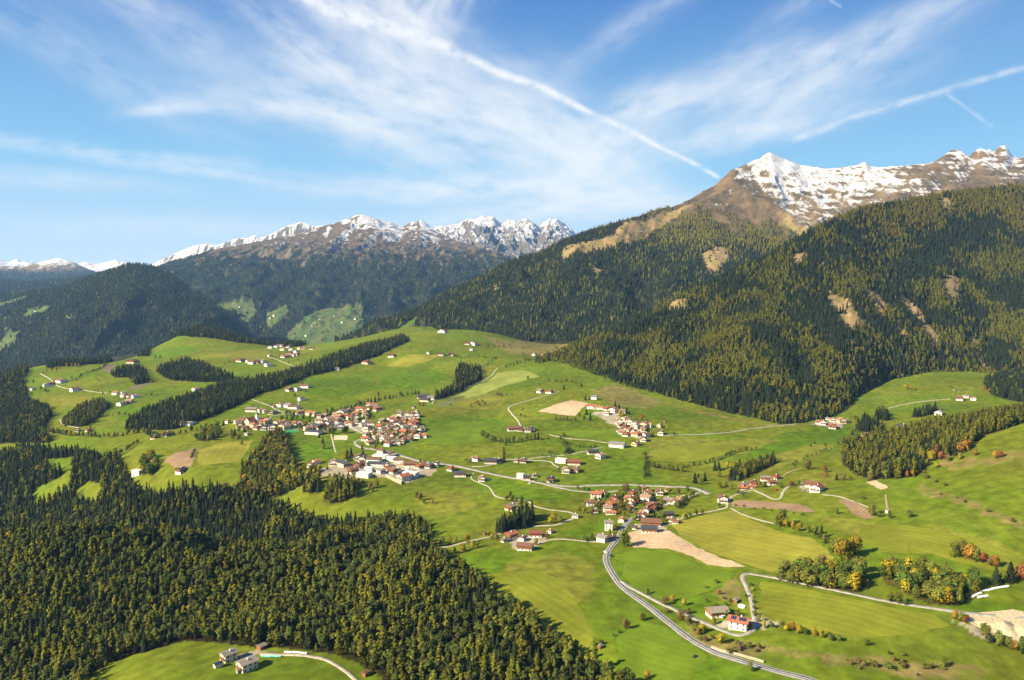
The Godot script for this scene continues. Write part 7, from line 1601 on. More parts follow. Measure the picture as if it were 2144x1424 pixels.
# single trees and bushes: x, z, height, kind
const TREES := {
 "y":[-335.2,-551.1,7.0,271.3,-634.1,20.0,286.4,-644.5,19.0,279.2,-641.6,15.0,260.1,-735.2,9.0,267.7,-719.9,9.0,139.1,-509.3,8.0,127.9,-571.6,6.0,130.9,-527.6,7.0,141.8,-538.5,6.0,173.5,-527.7,6.0,187,-521.1,5.0,192.8,-515.5,7.0,201.8,-511.3,7.0,205.2,-507.9,6.0,184.8,-591.7,3.0,181,-578.1,3.0,322.6,-891.7,6.0,286.1,-1035.1,10.0,476.8,-884.6,12.0,498.1,-865.2,8.0,439.6,-851.5,8.0,470.4,-862.4,7.0,72.7,-1096.4,6.0,77,-832,7.0,175.5,-790.2,6.0,43.8,-805.9,10.0,39.5,-799.5,8.0,22.6,-731.2,7.0,-19.6,-753.7,7.0,-43.1,-742.5,9.0,-45.2,-715.7,8.0,-36.6,-720.9,8.0,189.9,-1374,10.0,194.1,-1368,8.0,255.7,-1289.2,7.0,-74.9,-1532,9.0,-64.1,-1520,9.0,-70.7,-1544,8.0,-233.3,-1085.9,10.0,-214.6,-1313,8.0,-208.2,-1309,9.0,-197.4,-1254.2,8.0,-184.6,-1224.7,7.0,-121.3,-1074,6.0,-1145.7,-2056,6.0,-1297,-2232,8.0,-1293.3,-2238,9.0,-1286.6,-2267,11.0,-1270.8,-2264,11.0,-1258.7,-2262,11.0,-970.4,-1997,8.0,-926.1,-2091,8.0,-909.8,-2068,9.0,-896.1,-2065,8.0,850.6,-1684,10.0,853.2,-1673,10.0,852.3,-1655,9.0,857.6,-1708,8.0,1083.6,-1925,9.0,852.4,-1916,8.0,835.9,-1884,8.0,-874.4,-1482,10.8,-813.6,-1436,11.0,-803.5,-1432,9.5,-773.5,-1423,10.6,-739.7,-1413,7.8,-729.8,-1409,9.8,-712.6,-1406,7.5,-682.7,-1409,9.5,-632.5,-1240.6,8.7,-633.9,-1245.6,10.9,-635.9,-1292.5,9.2,-637.3,-1303,7.1,-637.3,-1321,9.6,-789.2,-1452,6.2,-791.6,-1460,4.4,-796.1,-1469,4.3,-798.2,-1476,7.1,-802.6,-1485,6.4,-263.6,-1004.7,10.8,-278.8,-1045.7,6.9,-246.9,-995.4,9.9,-254.5,-1005.9,6.2,-260.8,-1022,7.3,-281.5,-1051.4,8.7,-261.2,-1027,9.5,-278.9,-1024.8,11.4,-262.8,-1031.6,9.1,-248.4,-993.7,10.2,-247.3,-994.2,7.5,-256.5,-1037.4,9.1],
 "o":[-297.2,-548.4,5.0,-287.3,-535.5,4.0,-290.4,-546.6,4.0,271.9,-655.7,12.0,274.6,-652.5,13.0,257.1,-739.6,17.0,273.3,-713.7,8.0,276.7,-705.4,10.0,274.7,-678.3,10.0,356.4,-620.4,13.0,362.9,-621.8,15.0,366.9,-608.8,12.0,366.2,-574.2,9.0,93.5,-549.9,6.0,146.9,-469.8,6.0,104.9,-596.7,6.0,126.8,-531.4,6.0,153.3,-549.9,5.0,172.5,-537,6.0,185,-525.7,6.0,214.1,-502.5,5.0,269.1,-475.1,6.0,248.4,-486.4,3.0,239.7,-487.2,3.0,161.2,-547.8,5.0,162.7,-571.6,4.0,175.7,-579.5,4.0,178.8,-567.6,3.0,175.6,-556.9,3.0,172.8,-546.6,4.0,159.3,-578.9,3.0,151.9,-602.7,3.0,162.2,-610.7,4.0,272.4,-552.7,8.0,276.7,-550.9,9.0,280.2,-547.7,6.0,307.9,-526.1,7.0,348.6,-749.6,11.0,364.5,-805.1,5.0,387.2,-889.5,7.0,448.3,-840.1,6.0,291.8,-898.1,8.0,287.2,-900.9,8.0,256.8,-911,7.0,255.4,-926.6,7.0,247.9,-924.2,8.0,257.4,-883.9,9.0,263.2,-988.9,10.0,230.6,-951.6,10.0,465.9,-874,9.0,81.7,-1234.8,9.0,71.8,-1034.5,7.0,87.9,-1021.7,7.0,0.5,-886.8,9.0,-6.6,-891.7,8.0,4.3,-880.5,7.0,-2.2,-899.1,10.0,-101.9,-899,6.0,151.3,-924.2,8.0,182.4,-903.5,7.0,117.9,-838.6,11.0,125.6,-849.3,9.0,126.7,-796.1,10.0,154.2,-791.1,10.0,72.7,-842.3,7.0,85.5,-825,8.0,103.5,-712,16.0,95.5,-754.2,6.0,178.6,-793.2,5.0,49.4,-799.9,8.0,-67.2,-738.8,9.0,-59.6,-741.4,7.0,-54.1,-748,6.0,-53.7,-711.6,8.0,-32.3,-724.8,7.0,-80.2,-762.9,9.0,98.7,-1760,8.0,132.3,-1735,9.0,149.5,-1703,8.0,19.6,-1461,7.0,123.6,-1347,9.0,-80.2,-1508,8.0,-59.2,-1562,7.0,-458.2,-1308,12.0,-449.1,-1255.1,13.0,-436.7,-1245.9,10.0,-420.1,-1210.9,8.0,-420,-1314,8.0,-438.1,-1399,7.0,-356,-1372,8.0,-277.9,-1434,9.0,-264,-1430,9.0,-283.8,-1171.6,9.0,-227.2,-1088.4,10.0,-196.9,-1180.7,9.0,-206.9,-1197.1,9.0,-204.4,-1165.3,8.0,-266.8,-1041.3,7.0,-254.6,-1025.6,6.0,-246.1,-1035,5.0,-234.3,-997.8,6.0,-227.9,-996.5,6.0,-222.5,-999.8,6.0,-169.8,-944.7,6.0,-1248.5,-2261,10.0,-474.1,-1712,7.0,-456.9,-1649,6.0,601.2,-1286.7,8.0,930.4,-1866,9.0,1037.8,-1919,8.0,-39.5,-1238.8,9.9,-31.7,-1220.8,10.6,-18.8,-1211.2,10.7,-15.2,-1207.9,7.6,-9.9,-1205.8,9.7,10.3,-1208.3,9.0,21.3,-1218.6,7.5,29.6,-1229.3,7.8,76.5,-1360,7.3,83.5,-1356,6.1,88.4,-1352,7.7,101.6,-1341,6.2,108.3,-1339,8.4,95.8,-1174.7,4.0,107.8,-1167.6,4.9,188.6,-1104.3,5.4,187.8,-1096,5.4,187.1,-1087.4,7.2,180.3,-1058.3,6.8,177.9,-1046.8,6.6,177,-1042,6.7,173.6,-1023,7.6,171.7,-1004.2,7.1,210.1,-1040.3,8.5,219.5,-1034,8.4,224.2,-1028.8,9.6,286.9,-1083.6,5.7,297.2,-1095.1,5.7,309.5,-1109.5,7.3,328.6,-1131,6.8,334.4,-1135.3,6.9,359.7,-1148.2,6.4,431.4,-780.3,3.2,433.9,-756.6,3.2,434.6,-706.7,4.5,311,-501.8,10.7,316.7,-497.9,9.5,321.8,-495.6,8.3,-1136.3,-2043,5.2,-1144.7,-2070,7.0,-1154.4,-2103,7.9,-1152.7,-2127,7.5,-1153.1,-2139,5.7,-1152.8,-2152,7.9,-1156.5,-2188,8.0,-1160.1,-2200,5.4,-1164.8,-2218,8.1,-1164.7,-2232,5.8,-1179.1,-2264,6.6,-1181.9,-2272,6.7,-1186.4,-2281,5.5,-1190,-2296,8.0,-1198.1,-2317,5.7,-54,-715.5,4.5,-907.1,-1506,8.1,-881.2,-1486,9.2,-850.3,-1461,10.9,-843.3,-1456,9.0,-830.9,-1447,7.6,-821.9,-1439,11.9,-784.7,-1426,7.6,-766.1,-1420,8.8,-758.4,-1418,9.9,-692.7,-1406,11.8,-667.3,-1413,8.4,-650.4,-1390,9.8,-578.6,-1332,8.8,-570.2,-1339,9.3,-552.3,-1366,6.9,-531,-1381,7.6,-631.8,-1254.9,10.4,-633.6,-1264.8,7.9,-632.5,-1276.1,7.0,-635.1,-1284,9.1,-637.3,-1312,7.6,-637.9,-1329,6.4,-458.7,-1112.4,4.4,-460.4,-1119.4,4.4,-462.7,-1125.9,3.8,-465.5,-1132.4,4.0,-466,-1138.1,5.3,-468.3,-1145,4.1,-470.9,-1150.4,3.7,-473.1,-1156.5,5.5,-475.5,-1163.2,4.6,-475.7,-1169.5,4.9,207.6,-887.7,5.8,202.6,-882.3,7.4,184.3,-847.8,4.7,180.9,-842.4,7.3,255.3,-2823,7.7,239.3,-2729,5.4,-47.7,-2506,6.3,146.4,-2550,6.4,90.4,-2551,4.4,33.2,-2256,7.1,105.6,-2415,6.0,70.7,-2588,5.2,194.8,-2532,6.1,-2.7,-2398,5.4,196.4,-2629,7.8,72.3,-2282,3.7,130.7,-529.8,4.9,130.1,-514.5,2.4,127.4,-516.9,4.3,140.3,-493.4,4.7,154.8,-500.5,4.4,129.1,-530.4,5.1,148.7,-503.3,2.6,146.1,-500.9,5.1,157.3,-495.6,2.5,125.9,-543.8,3.3,127.7,-527.3,2.6,132,-528.4,4.7,209.7,-477.4,2.1,257.7,-471.8,3.1,241,-477.3,1.8,265.5,-472.6,2.1,266.1,-470.9,2.8,254.1,-470.9,2.7,214.9,-478.7,2.5,268,-474.3,3.0,222.1,-476.1,3.6,224.6,-472.2,3.9,212.9,-468.9,2.6,241.2,-472.2,3.5,-335.5,-1334,4.9,-421.3,-1353,4.4,-353.2,-1320,5.2,-451.8,-1361,5.1,-404.3,-1332,4.2,-471.1,-1381,8.9,-480.1,-1376,6.7,-372.5,-1328,4.3,-355.9,-1307,5.1,-394.7,-1353,7.0,-389.1,-1343,6.9,-423.6,-1329,5.2,-417.5,-1331,8.0,-425.1,-1348,6.8,-468.3,-1382,8.6,-228.7,-1288.8,7.1,-161.2,-1213.4,4.0,-157.2,-1248.8,7.7,-203.2,-1334,3.7,-180,-1325,7.5,-186.4,-1227.4,5.0,-186.4,-1228,7.3,-207.8,-1220.9,4.8,-214.6,-1279.2,6.8,-208.7,-1238.3,3.7,-190.1,-1290.3,7.7,-166.4,-1272.9,7.4,-185.4,-1263.9,5.0,-186.4,-1286.3,6.9,-187,-1243.8,4.1,189.2,-1305,3.8,207.9,-1281.9,4.3,204.1,-1250.3,6.6,188.6,-1253.9,6.9,208.6,-1336,3.8,229.3,-1314,3.8,184.6,-1250,4.7,212.1,-1285.4,6.0,220.8,-1281.2,3.7,121.4,-907.8,4.4,122.1,-847.9,3.7,95,-883.8,5.5,176.7,-868.1,3.9,106.8,-922.9,5.4,141.6,-884.5,6.4,178.1,-844.5,5.8,117.8,-813,4.8,-274.1,-1022.8,10.3,-264.9,-1027.4,11.7,-261.8,-1031.9,6.4,-265.5,-1004.7,10.5,-262.2,-991.6,11.8,-260.1,-1028.1,6.8,-265.7,-1022.6,10.6,-253.1,-1386,5.8,-293.1,-1413,7.2,-260.3,-1377,4.2,-281.2,-1378,8.8,-300.9,-1428,5.8,-270.8,-1437,6.3,-323.6,-1431,5.0,-247.1,-1391,5.4,-254.5,-1381,7.6,-266.1,-1418,7.1,-277.7,-1427,5.8],
 "b":[248.5,-616.8,14.0,373.5,-601.1,8.0,79.7,-537.3,8.0,114,-573.2,7.0,112.7,-560.8,4.0,127.7,-557.6,5.0,120.5,-548.4,8.0,123.9,-540.6,7.0,127.7,-525.3,6.0,223.9,-472.7,4.0,259.6,-473,4.0,369,-968.7,13.0,381.5,-894,9.0,402.5,-872.7,9.0,487.9,-870.5,9.0,44.9,-1222.3,6.0,-11.7,-1118.3,9.0,76.8,-1016.6,6.0,-107.8,-911.3,10.0,-113.5,-921.9,7.0,134.2,-915.7,13.0,193.3,-902.2,8.0,125,-824,8.0,139.6,-861.5,11.0,81.2,-860.7,6.0,103.1,-766,5.0,-14.8,-746.8,7.0,-22.2,-763.8,5.0,83.9,-1764,6.0,121.9,-1754,8.0,15.6,-1418,7.0,-68.2,-1550,7.0,-32.4,-1657,7.0,-21.9,-1628,10.0,-27.1,-1643,8.0,-52.9,-1520,9.0,-267.1,-1472,9.0,-192.6,-972.6,7.0,-184.8,-963,8.0,-174,-952.1,8.0,-166.5,-959.6,8.0,-1072.3,-2029,5.0,-1307,-2184,7.0,-769.5,-1569,6.0,-441.8,-1676,8.0,-471,-1759,8.0,-496.9,-1887,7.0,-691.3,-2263,6.0,-697.2,-2237,5.0,-630.1,-2212,6.0,-652.2,-2321,6.0,-814,-2221,6.0,-805.1,-2234,6.0,-790.5,-2232,5.0,-1189.7,-2584,9.0,935.3,-1667,5.0,94.5,-1348,8.7,203.7,-1043.5,5.8,431.8,-739.9,4.1,438.9,-679.1,4.6,-175.3,-2177,6.9,-160.7,-2162,6.7,-148.9,-2156,7.4,-140.4,-2147,5.8,-97.9,-2156,5.2,-79.3,-2144,4.6,-63.1,-2121,5.2,468.4,-935.9,3.1,470,-923.2,3.8,463.4,-905.5,2.9,460.5,-888.2,3.5,454.1,-873.6,3.8,453.8,-856.7,3.4,447.1,-837.2,4.5,447.8,-821.2,4.4,449.2,-805.7,4.2,-60.7,-714.5,5.7,-46,-717.6,3.6,149.1,-506.1,3.4,157.5,-493.9,3.3,161,-497.8,4.1,129.3,-537,3.3,142.3,-496.1,3.7,130,-515.1,4.2,135,-517.7,3.6,147.6,-498.5,5.1,128.8,-534,2.8,127.9,-536.2,4.0,259.5,-473.2,2.5,210.1,-473.9,3.7,231.7,-472.4,2.3,217.6,-473.3,3.3,216.7,-476.8,3.6,246.7,-464.1,2.1,243.8,-478.4,3.5,256.2,-475.2,2.3,239.6,-479.7,3.6,244,-474,2.6,212.2,-1341,5.1,193.6,-1280.1,4.9,203.2,-1344,7.4,196.7,-1262.6,7.0,191.6,-1264.4,4.1,217.6,-1315,3.7,126.1,-910.3,7.1,122.6,-851.6,5.0,127.7,-847.7,5.2,139.4,-867.2,4.3,145.9,-855.4,5.7,125.2,-833.2,7.2,100.5,-860.6,4.9,88.9,-839.4,3.6,106.6,-903.1,4.1,183.7,-843.6,5.7,114.6,-825.9,4.8,166.9,-864.2,6.2,105.1,-899.3,6.0,109.3,-831.1,4.7,88.2,-844.1,4.6,122.7,-883.6,6.5,142.9,-911.4,6.3],
 "a":[264.1,-727.3,8.0,364.6,-614.7,14.0,376.2,-599.3,10.0,83.7,-472.5,6.0,121,-579.5,6.0,191.2,-521.9,6.0,158.3,-588.5,4.0,305.5,-529,7.0,324.5,-493.8,7.0,507,-881,12.0,514.5,-883,13.0,522.4,-841.9,8.0,54.4,-1137.1,5.0,-92.3,-896.9,6.0,93.8,-854.7,7.0,110.3,-1757,7.0,142.1,-1739,6.0,121.9,-1560,6.0,223.4,-1348,11.0,-359.5,-1360,8.0,-231.1,-1270.8,7.0,-947.8,-1975,9.0,-909,-1977,8.0,979.2,-1605,9.0],
 "s":[278.8,-696.3,12.0,359.6,-572.1,14.0,372.5,-575.6,16.0,376.5,-900.5,8.0,268.3,-1027.7,14.0,273,-1026.3,13.0,226.4,-961.2,14.0,231.8,-966.4,12.0,241.2,-970.8,12.0,36.1,-1226.5,12.0,41.3,-1226,12.0,-11.3,-1083.6,13.0,148.3,-806.8,8.0,150.9,-804.5,8.0,150.5,-1690,6.0,110.3,-1659,12.0,132,-1384,11.0,134.9,-1345,14.0,142.5,-1516,10.0,149.9,-1516,8.0,190.9,-1446,12.0,196.2,-1433,10.0,204.1,-1391,13.0,208.3,-1385,8.0,187.1,-1329,6.0,215.5,-1314,7.0,-12.2,-1660,5.0,0,-1642,5.0,-281.9,-1609,10.0,-456.1,-1283.9,12.0,-462.3,-1285.8,12.0,-402.4,-1443,10.0,-309.9,-1252,8.0,-293.8,-1210.6,9.0,-224.6,-1166.7,8.0,-216,-1128.3,9.0,-231.6,-1120.1,14.0,-233.9,-1104.6,14.0,-127.6,-1082.2,7.0,-873.7,-1785,7.0,-873.9,-1769,6.0,-825.2,-1791,6.0,-840.7,-1796,5.0,-996.6,-1884,5.0,487.6,-1164.8,6.0,560.8,-1284.4,10.0,463.8,-1193.5,5.0,446.5,-1163.5,5.0,-295,-1562,9.3,-284.6,-1581,10.4,-277.6,-1588,10.9,-272.2,-1599,10.5,-269.3,-1608,7.1,-262.2,-1616,10.1,-253.7,-1623,9.4,-248.2,-1633,7.9,-231.6,-1657,8.0,-213,-1674,8.0,-206.8,-1678,10.2,-200.4,-1684,8.9,-104.5,-2326,6.5,-90,-2334,5.8,-39.2,-2376,8.4,4.3,-1984,8.2,13.6,-1999,10.0,51.5,-2075,8.9,67.8,-2114,9.8,77.1,-2129,6.6,88.1,-2163,8.8,99.8,-2192,9.5,113.1,-2193,7.0,-923.4,-1517,11.2,-895.3,-1496,8.7,-865.2,-1473,11.4,-856.6,-1468,11.5,-794.2,-1431,9.3,-747.7,-1414,7.5,-719.1,-1410,9.1,-701.7,-1406,8.8,-675.9,-1410,11.9,-656,-1398,8.5,-647.1,-1384,7.7,-640.7,-1378,9.7,-633.6,-1367,10.5,-628.8,-1361,11.2,-547.1,-1372,10.7,-513.7,-1391,10.0,166.7,-2686,4.6,254.6,-2743,4.6,-65.2,-2551,4.4,156.2,-2513,7.2,93.8,-2284,4.8,3.3,-2556,6.4,-4,-2555,5.2,144,-2584,6.6,60.6,-2520,5.2,271.3,-2678,5.3,-5.5,-2465,5.1,90.2,-2240,5.4,31.6,-2422,4.5,180.1,-2831,7.1,89.5,-2521,6.4,65.3,-2460,4.0,-7.6,-2444,6.5,157.7,-2473,5.3],
 "r":[370.4,-606.5,9.0,381.9,-579.2,12.0,382.1,-574.4,13.0,310.2,-524.5,5.0,381,-945.1,9.0,371.7,-919,6.0,318.6,-888.3,7.0,297.7,-1044.6,6.0,488.2,-896.1,13.0,485.3,-880.5,10.0,520.9,-886.7,10.0,513.1,-862.2,8.0,527.6,-840.4,8.0,434,-852.6,8.0,153.3,-828.9,6.0,33.9,-751.1,6.0,-119.3,-1514,6.0,-179.3,-1513,10.0,-171.8,-1512,9.0,-446.2,-1320,9.0,-610.7,-2245,8.0,984.6,-1634,8.0,616.5,-1404,8.0,510.7,-1183.6,5.0,634.2,-1332,7.0],
 "g":[60,-516.9,4.0,69.6,-526.3,2.5,74.5,-531.6,2.5,55.4,-516.3,4.0,178.2,-526.9,5.0,196.3,-513.8,5.0,209.5,-504.5,5.0,230.5,-497.2,4.0,231.7,-470.3,5.0,317.3,-515.5,5.0,186.6,-601.5,3.0,158,-567.4,3.0,145.9,-575.5,3.0,147.3,-563.9,3.0,151,-567.3,3.0,319.1,-502.7,8.0,320.7,-497.5,8.0,326.5,-489.6,12.0,375.2,-730.2,8.0,351.3,-741.6,7.0,358.3,-735.2,6.0,318.8,-760.3,6.0,328.1,-888.8,7.0,335.7,-890.4,7.0,307.9,-888.8,7.0,277.3,-953.3,8.0,257.6,-862.6,5.0,222.2,-830.7,6.0,-12,-1148.9,6.0,-10.1,-1180.7,7.0,56.7,-1217.8,5.0,-57.5,-1075.7,7.0,-64.4,-1081.2,5.0,61.8,-1026.8,6.0,10.9,-885.6,8.0,146.9,-890,9.0,205.7,-908.2,8.0,152.1,-800.6,9.0,95.1,-842.5,8.0,118.7,-875.8,7.0,70.6,-731.7,6.0,75.8,-738.5,7.0,68.3,-736.6,6.0,183.6,-797.7,5.0,190.9,-801.8,7.0,198.3,-807.8,6.0,36.3,-1803,9.0,59.4,-1739,5.0,24.1,-1406,6.0,118.5,-1374,7.0,223.4,-1240.3,8.0,259.8,-1251.1,6.0,189.3,-1109.6,9.0,183.7,-1076.3,6.0,-283.7,-1660,8.0,-447.3,-1304,10.0,-503.6,-1521,6.0,-408.7,-1386,10.0,-402.9,-1395,11.0,-389.9,-1386,11.0,-386.5,-1404,11.0,-376.4,-1408,11.0,-364.5,-1412,11.0,-351.2,-1393,9.0,-419.6,-1454,10.0,-416.7,-1463,7.0,-353.4,-1312,9.0,-353.1,-1429,9.0,-344.5,-1456,10.0,-339.9,-1475,11.0,-307.2,-1492,10.0,-298,-1468,9.0,-299.4,-1279.6,10.0,-292.9,-1279,11.0,-275.3,-1277,12.0,-272.8,-1283.9,12.0,-167.9,-1234.2,11.0,-164.6,-1243.9,10.0,-1159.9,-1946,8.0,-1192.7,-1981,8.0,-1145.4,-1931,8.0,-1300,-2097,9.0,-1264.2,-2069,9.0,-1168.2,-2079,7.0,-1287.3,-2216,7.0,-1300,-2215,8.0,-1310,-2207,8.0,-808.4,-1785,4.0,-967.4,-1850,6.0,-956.7,-1862,6.0,-802.3,-1596,7.0,-783.4,-1582,7.0,-457.4,-1640,6.0,-690.5,-2331,7.0,-888.8,-2257,6.0,-1114.2,-2452,10.0,-1093.5,-2439,9.0,573.4,-1304,8.0,462.2,-1149.3,5.0,-47.5,-1258,10.2,-44.6,-1250.8,10.1,-40.6,-1245.2,8.6,-35.2,-1231.9,7.1,-33.5,-1228,6.3,-26.7,-1217,9.4,-5.3,-1205,9.7,2.3,-1207.1,11.1,15.9,-1212.8,6.5,24.1,-1223,10.1,75.5,-1200.9,9.9,77.4,-1194.6,7.5,77.5,-1189.9,9.7,78.8,-1181.6,8.8,79.8,-1175.6,6.1,80.9,-1170.1,6.0,81.4,-1163.6,5.9,81.9,-1156.4,7.2,81.5,-1148.7,8.8,82.4,-1143.8,8.0,81.2,-1138,7.8,79.5,-1132,9.2,75.4,-1125,7.6,102.4,-1170.8,5.5,112.5,-1165.1,4.2,117.7,-1165.2,4.0,123,-1164.5,6.2,126.6,-1165.7,4.0,42.9,-1114,3.7,48,-1113.9,2.5,55.2,-1114.7,3.8,61.1,-1116.3,3.0,185,-1080.4,6.2,184.3,-1073.6,6.6,182.1,-1066.3,6.4,180.8,-1054.5,8.5,176.6,-1036.6,6.8,174.8,-1027.8,8.7,172,-1014.9,7.5,171.5,-1009.4,8.4,170.4,-995.7,7.5,168.1,-986.5,6.1,191.9,-1049.6,9.0,197.2,-1046.6,7.8,214.4,-1037.8,7.4,232,-1052.2,4.4,238.4,-1055.5,4.4,247.5,-1058.5,6.3,256.4,-1060.8,5.8,263.9,-1063.3,4.7,271.9,-1069.3,6.0,278.2,-1076.9,6.7,292,-1089.7,4.5,303.8,-1103.7,6.8,315.6,-1119.3,7.4,321.4,-1124.7,5.4,343.3,-1142.2,7.5,352.6,-1146.9,4.3,239.6,-829.8,3.1,246.6,-823.7,3.2,253.6,-812.3,2.4,261.3,-805.2,3.2,265.8,-794.9,2.7,276.2,-785.7,3.7,281.2,-773,2.5,286.6,-764.3,3.2,-1145.9,-2040,5.6,-1141,-2054,5.5,-1146.1,-2078,5.4,-1151.7,-2092,8.1,-1154.1,-2117,5.2,-1154.1,-2162,7.4,-1154.9,-2174,7.4,-1162.6,-2213,7.8,-1169.1,-2242,5.5,-1172.5,-2255,6.9,-1196.1,-2308,8.4,-843.5,-1596,4.5,-835.8,-1595,4.3,-829.1,-1596,4.6,-823,-1595,4.5,-814.1,-1593,3.5,-804.6,-1593,3.6,-333,-1426,10.3,-332.5,-1435,8.2,-328.3,-1444,10.2,-325.7,-1453,9.2,-325.7,-1462,8.1,-321.3,-1469,9.8,-321.9,-1474,7.8,-316.8,-1485,9.3,-314.9,-1495,8.0,-311.5,-1502,7.2,-305,-1512,6.8,-303,-1519,10.2,-298,-1529,10.1,-307.1,-1538,9.5,-302.7,-1547,10.8,-298.9,-1554,7.9,-289.5,-1572,10.2,-242.4,-1639,6.7,-235.3,-1651,11.2,-222.3,-1664,6.4,132,-887.8,5.5,133.2,-882.8,6.2,137.3,-876.6,3.9,140.6,-872.9,3.5,144.3,-866.9,3.7,148.8,-870.3,4.9,154.9,-871.8,3.6,160.2,-874,5.1,-127.8,-2148,6.7,-116.8,-2150,7.1,-90.1,-2149,7.3,-72.3,-2132,7.2,-50.4,-2106,7.4,-115,-2310,6.2,-82.1,-2344,5.7,-71.6,-2356,9.6,-53,-2363,9.9,-24.8,-2389,9.7,-15,-1954,8.6,-4.3,-1970,8.5,20.6,-2015,7.1,34.4,-2029,10.8,41.9,-2047,8.1,44.3,-2060,8.7,58,-2090,6.8,81.9,-2145,7.8,93.3,-2179,11.0,121.8,-2177,8.0,-42.1,-2097,7.0,-44.9,-2079,7.9,-52.2,-2064,6.3,-53.7,-2047,8.0,-61.4,-2028,8.2,-60.4,-2016,7.3,-64.8,-1999,6.1,-72.6,-1980,5.1,-78,-1970,7.7,-79.2,-1955,5.0,-82.1,-1935,6.3,363,-1003.5,4.8,372.4,-1019.3,4.0,387.2,-1031.7,4.2,395.1,-1039.8,4.7,405,-1049.8,3.5,415.8,-1063.1,3.2,426.9,-1078.1,3.8,434.9,-1087.6,3.1,441.9,-1097.7,4.3,454.4,-1110.5,3.3,466.6,-1127.9,2.9,477.3,-1137.6,3.6,491.5,-1151.2,4.0,496.8,-1165.6,4.5,509.6,-1171.7,3.8,-913.3,-1511,11.7,-900.9,-1501,11.9,-886.3,-1492,9.1,-835.5,-1450,10.5,-663.4,-1407,10.2,-622.8,-1354,10.9,-613.5,-1344,10.5,-609.1,-1337,8.6,-603,-1332,9.7,-595.2,-1332,9.3,-587.8,-1333,7.3,-564.3,-1349,6.5,-558.4,-1358,11.2,-539.2,-1374,10.9,-522.6,-1384,10.4,29.1,-973.4,4.3,39.1,-970.2,3.3,47.7,-968.6,3.9,80,-942.4,4.7,86.8,-933.8,6.1,91.7,-928.7,5.3,196.7,-873.3,6.1,194,-868.1,5.6,190.5,-862,6.7,188.3,-854.1,6.0,179.2,-836,7.2,110.1,-2646,4.0,130.1,-2719,6.6,165.5,-2590,3.8,70.4,-2321,4.5,229,-2705,5.0,35.3,-2422,6.8,134.3,-2355,6.6,46.5,-2614,6.4,176.7,-2772,7.8,83.1,-2407,4.9,180,-2569,7.4,200.6,-2649,4.2,194.5,-2859,5.8,50.2,-2457,7.1,171.2,-2453,5.7,-312.5,-1303,4.6,-312.5,-1303,9.1,-431.6,-1343,8.6,-321.9,-1306,5.0,-368.1,-1321,5.9,-414.8,-1352,5.4,-309.9,-1324,7.0,-310.2,-1316,5.6,-422.4,-1332,5.9,-424.2,-1326,8.8,-435.8,-1364,7.1,-319.8,-1334,6.5,-407.6,-1330,5.8,-335.1,-1306,5.8,-312.8,-1313,7.8,-311.8,-1321,4.5,-360.4,-1328,8.8,-352.6,-1315,4.5,-462.8,-1346,8.8,-227.4,-1252,6.7,-204.2,-1295.7,6.9,-222.7,-1339,7.7,-172.2,-1282.3,7.0,-231.3,-1279.8,6.9,-184.5,-1259,7.6,-189.1,-1329,6.6,-194.7,-1269.5,7.2,-207.8,-1318,5.3,-227.9,-1287.6,7.6,-176.7,-1221.6,7.4,-190.9,-1324,7.7,-188.8,-1286,4.6,-217.1,-1332,4.3,-211.8,-1343,3.6,-218.4,-1242.4,5.0,-197.4,-1330,5.7,-188.9,-1295.9,5.0,-192.3,-1325,6.5,-174.4,-1282.7,5.3,-207.7,-1237.3,3.8,-194.6,-1236.2,4.0,-196.5,-1243.5,6.8,-218,-1238.4,7.5,-191.6,-1331,6.2,-199.8,-1206.2,4.3,-171.3,-1248,6.0,-224.9,-1337,6.2,-184.5,-1335,3.7,-188.3,-1200.8,4.2,-193.3,-1305,6.8,-180.2,-1247.3,6.5,-224.4,-1297.9,3.7,189.6,-1293.5,7.1,198.3,-1265.7,3.9,198.7,-1351,6.8,194.5,-1292.1,4.9,219.9,-1271.2,6.1,220.7,-1285.3,7.7,213.9,-1278.8,4.8,217.5,-1281.9,3.9,222.7,-1284.4,5.1,167.7,-855.8,4.5,104.9,-872.3,6.6,148.8,-853.4,4.3,150.1,-916.2,5.9,160.6,-893,4.2,98.4,-872.4,6.9,159.7,-835.4,5.3,158.5,-844.7,6.7,94.8,-912.4,4.3,126.8,-888.5,7.5,111.4,-907.2,4.2,156.3,-883.2,5.6,177.3,-839.5,4.4,93.3,-849.6,6.6,139.1,-917.1,4.8,-258.7,-1403,6.0,-263.3,-1388,8.7,-294.8,-1431,6.4,-287.5,-1372,4.2,-311.6,-1416,9.1,-286.8,-1377,6.7,-270.6,-1454,5.4,-256.6,-1418,7.4,-248.9,-1442,5.8,-299.4,-1421,7.6,-309.8,-1417,4.6,-265.3,-1464,7.0,-261.5,-1404,8.1,-291.8,-1454,6.3,-277.4,-1417,8.4,-282.6,-1447,7.5,-294.1,-1444,8.5,-260.1,-1490,7.4,-298,-1425,7.3],
 "l":[-248,-982.7,12.9,-265.8,-1036,10.9,-254.8,-989.9,6.4,-277.3,-1033.7,10.5,-256.5,-1021.9,6.3],
}
